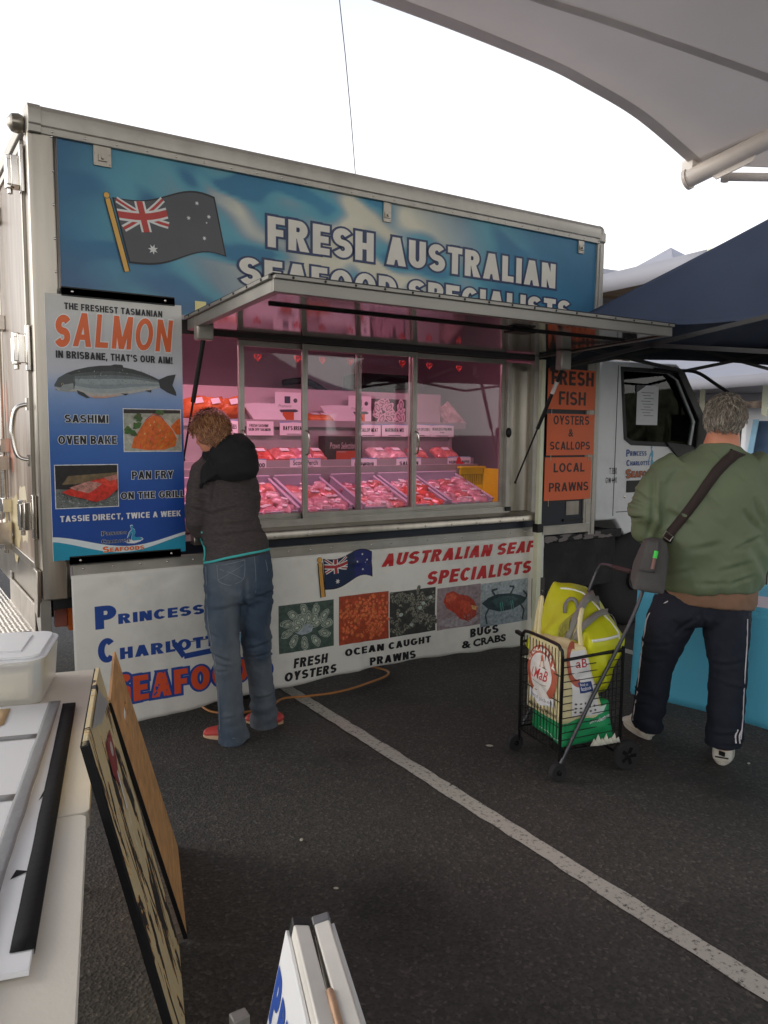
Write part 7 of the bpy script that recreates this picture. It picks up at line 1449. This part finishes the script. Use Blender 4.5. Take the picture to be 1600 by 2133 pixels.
hairmesh('hair', at, M, 1.04, mn, [C(100, 92, 82), C(126, 118, 106), C(84, 76, 68), C(150, 142, 128), C(112, 100, 86)], 1700, .03, hk, 9, wid=.0042, rr_=(.08, .101, .106), lift=.6, messy=1.5, flow=lambda d: V((d.x*.2, -.4, -.9)))
OLV = mat('olive nylon bomber', C(94, 104, 78, 1.45), .6, var=.1, vscale=4, bump=.06, bscale=60)
j = MB(); j.loft(R_([(1502, 925, 3.8, 43, .085), (1501, 938, 3.8, 52, .095), (1499, 952, 3.81, 78, .11), (1496, 972, 3.82, 104, .13), (1490, 1005, 3.83, 119, .155), (1487, 1050, 3.84, 121, .175), (1484, 1100, 3.85, 116, .185), (1484, 1150, 3.85, 110, .19), (1485, 1195, 3.86, 107, .19), (1487, 1220, 3.86, 100, .18), (1487, 1232, 3.86, 90, .165)]), 36)
j.loft(R_([(1420, 965, 3.83, 34, .09), (1392, 985, 3.84, 38, .095), (1368, 1025, 3.85, 40, .095), (1350, 1068, 3.86, 40, .092), (1350, 1105, 3.9, 35, .085), (1372, 1130, 3.98, 30, .075), (1405, 1145, 4.07, 26, .06), (1430, 1156, 4.14, 20, .045)]), 20)
j.loft(R_([(1565, 962, 3.83, 34, .09), (1592, 985, 3.84, 38, .095), (1618, 1025, 3.84, 40, .095), (1632, 1070, 3.84, 39, .09), (1632, 1110, 3.86, 34, .08), (1624, 1140, 3.91, 27, .065), (1611, 1160, 3.96, 19, .042)]), 20)
def mfold(p, n):
    q = p; k = folds(p, n, .35)+CR_MAN(p, n)*1.2; s = (p-CP(1488, 1100, 3.85)).dot(RH)
    k += .022*noise.noise(V((s*3+q.z*2.2, q.z*2.6-s*2, 2.0)))+.016*abs(noise.noise(V((s*4.5+q.z*5, q.z*3-s*2, 5.0))))
    if s > .05: k += .009*math.sin((q.z*1.1+s*1.3)*42)*math.exp(-((q.z-1.02)/.14)**2)*min(1, s/.15)
    if s < -.22: k += .008*math.sin(q.z*52+s*30)*math.exp(-((q.z-1.2)/.12)**2)
    k += .010*math.sin((q.z*.8-s*1.1)*26+1.5*noise.noise(V((s*6, q.z*6, 9))))*max(0, noise.noise(V((s*2.4, q.z*2.4, 4)))+.25)
    return k*.9+.012*math.exp(-((q.z-.88)/.05)**2)*noise.noise(V((s*24, q.z*3, 1)))
jm = remesh(j, .010, 5, mfold); jo = link('bomber_jacket', jm, OLV, mn, angle=3); jb = bvh_of(jm)
b = MB(); b.tube([cast(jb, *p, .0) for p in ((1466, 932), (1485, 940), (1497, 950), (1502, 960), (1515, 952))], .003, 6, smooth=4); b.tube([cast(jb, *p, .0) for p in ((1376, 1000), (1372, 1040), (1373, 1090))], .0025, 6, smooth=4); b.build('seam', OLV, jo)
s = MB(); s.loft(R_([(1488, 1200, 3.86, 92, .16), (1482, 1235, 3.87, 93, .165), (1479, 1252, 3.88, 92, .165), (1478, 1262, 3.88, 89, .16)]), 28); link('sweater_hem', remesh(s, .009, 4, lambda p, n: folds(p, n, .8)), mat('brown sweater', C(122, 92, 72), .9, var=.1), mn, angle=3)
n_ = MB(); n_.loft(R_([(1470, 1238, 3.89, 92, .15), (1466, 1262, 3.9, 97, .16), (1464, 1285, 3.9, 96, .155), (1465, 1300, 3.9, 84, .12)]), 28)
n_.loft(R_([(1412, 1255, 3.92, 50, .12), (1397, 1295, 3.93, 48, .12), (1381, 1338, 3.95, 42, .105), (1369, 1377, 3.98, 35, .09), (1363, 1415, 4.0, 33.5, .088), (1357, 1454, 4.03, 33, .088), (1350, 1485, 4.06, 31, .088), (1349, 1500, 4.08, 31, .095), (1348, 1512, 4.09, 32, .098)]), 22)
n_.loft(R_([(1510, 1255, 3.86, 52, .12), (1512, 1295, 3.85, 48, .12), (1515, 1338, 3.84, 43, .105), (1517, 1377, 3.83, 38, .095), (1516, 1415, 3.82, 37, .09), (1514, 1454, 3.81, 37, .09), (1511, 1492, 3.8, 37, .09), (1509, 1530, 3.8, 36.5, .092), (1508, 1552, 3.8, 35, .09)]), 22)
nm = remesh(n_, .009, 4, lambda p, n: folds(p, n, .9, .8)+CR_PANTS(p, n)+.004*math.sin(p.z*70+p.x*25)*math.exp(-((p.z-.12)/.09)**2)); no = link('track_pants', nm, mat('navy track pants', C(28, 32, 44, 1.15), .9, var=.12, vscale=8, bump=.15, bscale=200), mn, angle=3); nb = bvh_of(nm)
WS = mat('white stripe', C(190, 182, 184), .8); b = MB()
for pts in (((1360, 1245), (1352, 1280), (1343, 1320), (1336, 1365), (1332, 1400), (1328, 1440), (1322, 1475), (1319, 1500)), ((1557, 1290), (1556, 1340), (1552, 1400), (1549, 1450), (1547, 1500), (1543, 1540))):
    b.tube([cast(nb, px, py, .001) for px, py in pts], .0032, 6, smooth=3)
for dx in (0, -8): b.tube([cast(nb, px+dx, py, .002) for px, py in ((1545, 1520), (1540, 1534), (1541, 1548))], .004, 6, smooth=3)
b.build('stripe', WS, no)
WSH = mat('white leather trainer', C(200, 194, 180), .5, var=.06, dirt=.2)
for heel, toe in (((1352, 1541), (1318, 1512)), ((1503, 1594), (1512, 1540))):
    H_, T_ = GZ(*heel), GZ(*toe); d = (T_-H_).normalized(); H_.z = 0; T_ = H_+d*.26; T_.z = 0; b = MB(); shoe(b, H_, T_, .056, .125); so = link('shoe', remesh(b, .006, 3), WSH, mn, angle=3); b = MB(); sole(b, H_, T_, .06); b.build('sole', mat('grey white sole', C(176, 170, 156), .7), so, .004)
    b = MB(); q = H_+UP*.055-d*.018; b.bar(q, q+UP*.02, .006, .03); b.bar(q+V((0, 0, -.01))-d.cross(UP)*.03, q+V((0, 0, -.01))+d.cross(UP)*.03, .005, .006); b.build('heel_tab', BLACKP, so)
# ---- shoulder bag
SBM = mat('dark grey canvas bag', C(76, 74, 72, 1.3), .85, var=.15, vscale=8, bump=.3, bscale=260)
sb_ = thing('shoulder_bag', 'dark grey canvas shoulder bag on brown strap at the left hip of the man', 'bag', CP(1350, 1185, 3.72))
cc = [CP(1312, 1205, 3.78), CP(1318, 1228, 3.64), CP(1383, 1238, 3.60), CP(1376, 1215, 3.74), CP(1340, 1122, 3.80), CP(1346, 1128, 3.66), CP(1389, 1132, 3.64), CP(1384, 1124, 3.78)]
me, fs2 = bag(cc, .016, 12, wr=.008); bo = link('bag_body', me, SBM, sb_, angle=1.2); f = fs2[1]
b = MB(); b.grid(lambda u, v: f(.02+.6*u, .38+.64*v, .008+.006*math.sin(math.pi*v)), 10, 10); b.build('flap', SBM, bo, solid=.004)
b = MB(); b.cyl(f(.5, .44, .02), f(.52, .66, .02), .008, 8); b.build('pocket_item', mat('reddish pocket item', C(120, 86, 78), .5), bo); b = MB(); b.cyl(f(.53, .66, .022), f(.545, .80, .022), .010, 10); b.build('lighter', mat('bright green plastic', C(60, 196, 70), .35), bo)
STR = mat('brown webbing strap', C(52, 40, 36, 1.2), .75, var=.1, bump=.3, bscale=300); b = MB(); ed = []
cl = [(1391, 1128), (1399, 1108), (1415, 1088), (1434, 1064), (1456, 1034), (1474, 1008), (1492, 983), (1512, 962), (1530, 946), (1546, 938)]
for i, (px, py) in enumerate(cl):
    a_, c_ = cl[max(0, i-1)], cl[min(len(cl)-1, i+1)]; t = V((c_[0]-a_[0], c_[1]-a_[1])).normalized(); w = 9+3.5*i/len(cl); l_, r_ = cast(jb, px+t.y*w, py-t.x*w, .007), cast(jb, px-t.y*w, py+t.x*w, .007); ed += [l_, r_]
last = (ed[-1]+ed[-2])/2; ed += [ed[-2]+FH*.10-UP*.005+RH*.02, ed[-1]+FH*.10-UP*.005+RH*.02, ed[-2]+FH*.16-UP*.12-RH*.02, ed[-1]+FH*.16-UP*.12-RH*.02]
b.add(ed, [(2*i, 2*i+1, 2*i+3, 2*i+2) for i in range(len(ed)//2-1)]); st_ = b.build('strap', STR, sb_, solid=.004)
b = MB(); p0, p1 = CP(1385, 1112, 3.60), CP(1398, 1122, 3.60)
e = (p1-p0).normalized(); g_ = FWD.cross(e).normalized(); q = (p0+p1)/2
b.tube([q+e*.02+g_*.014, q+e*.02-g_*.014, q-e*.02-g_*.014, q-e*.02+g_*.014, q+e*.02+g_*.014], .003, 6); b.build('buckle', CHROME, st_)
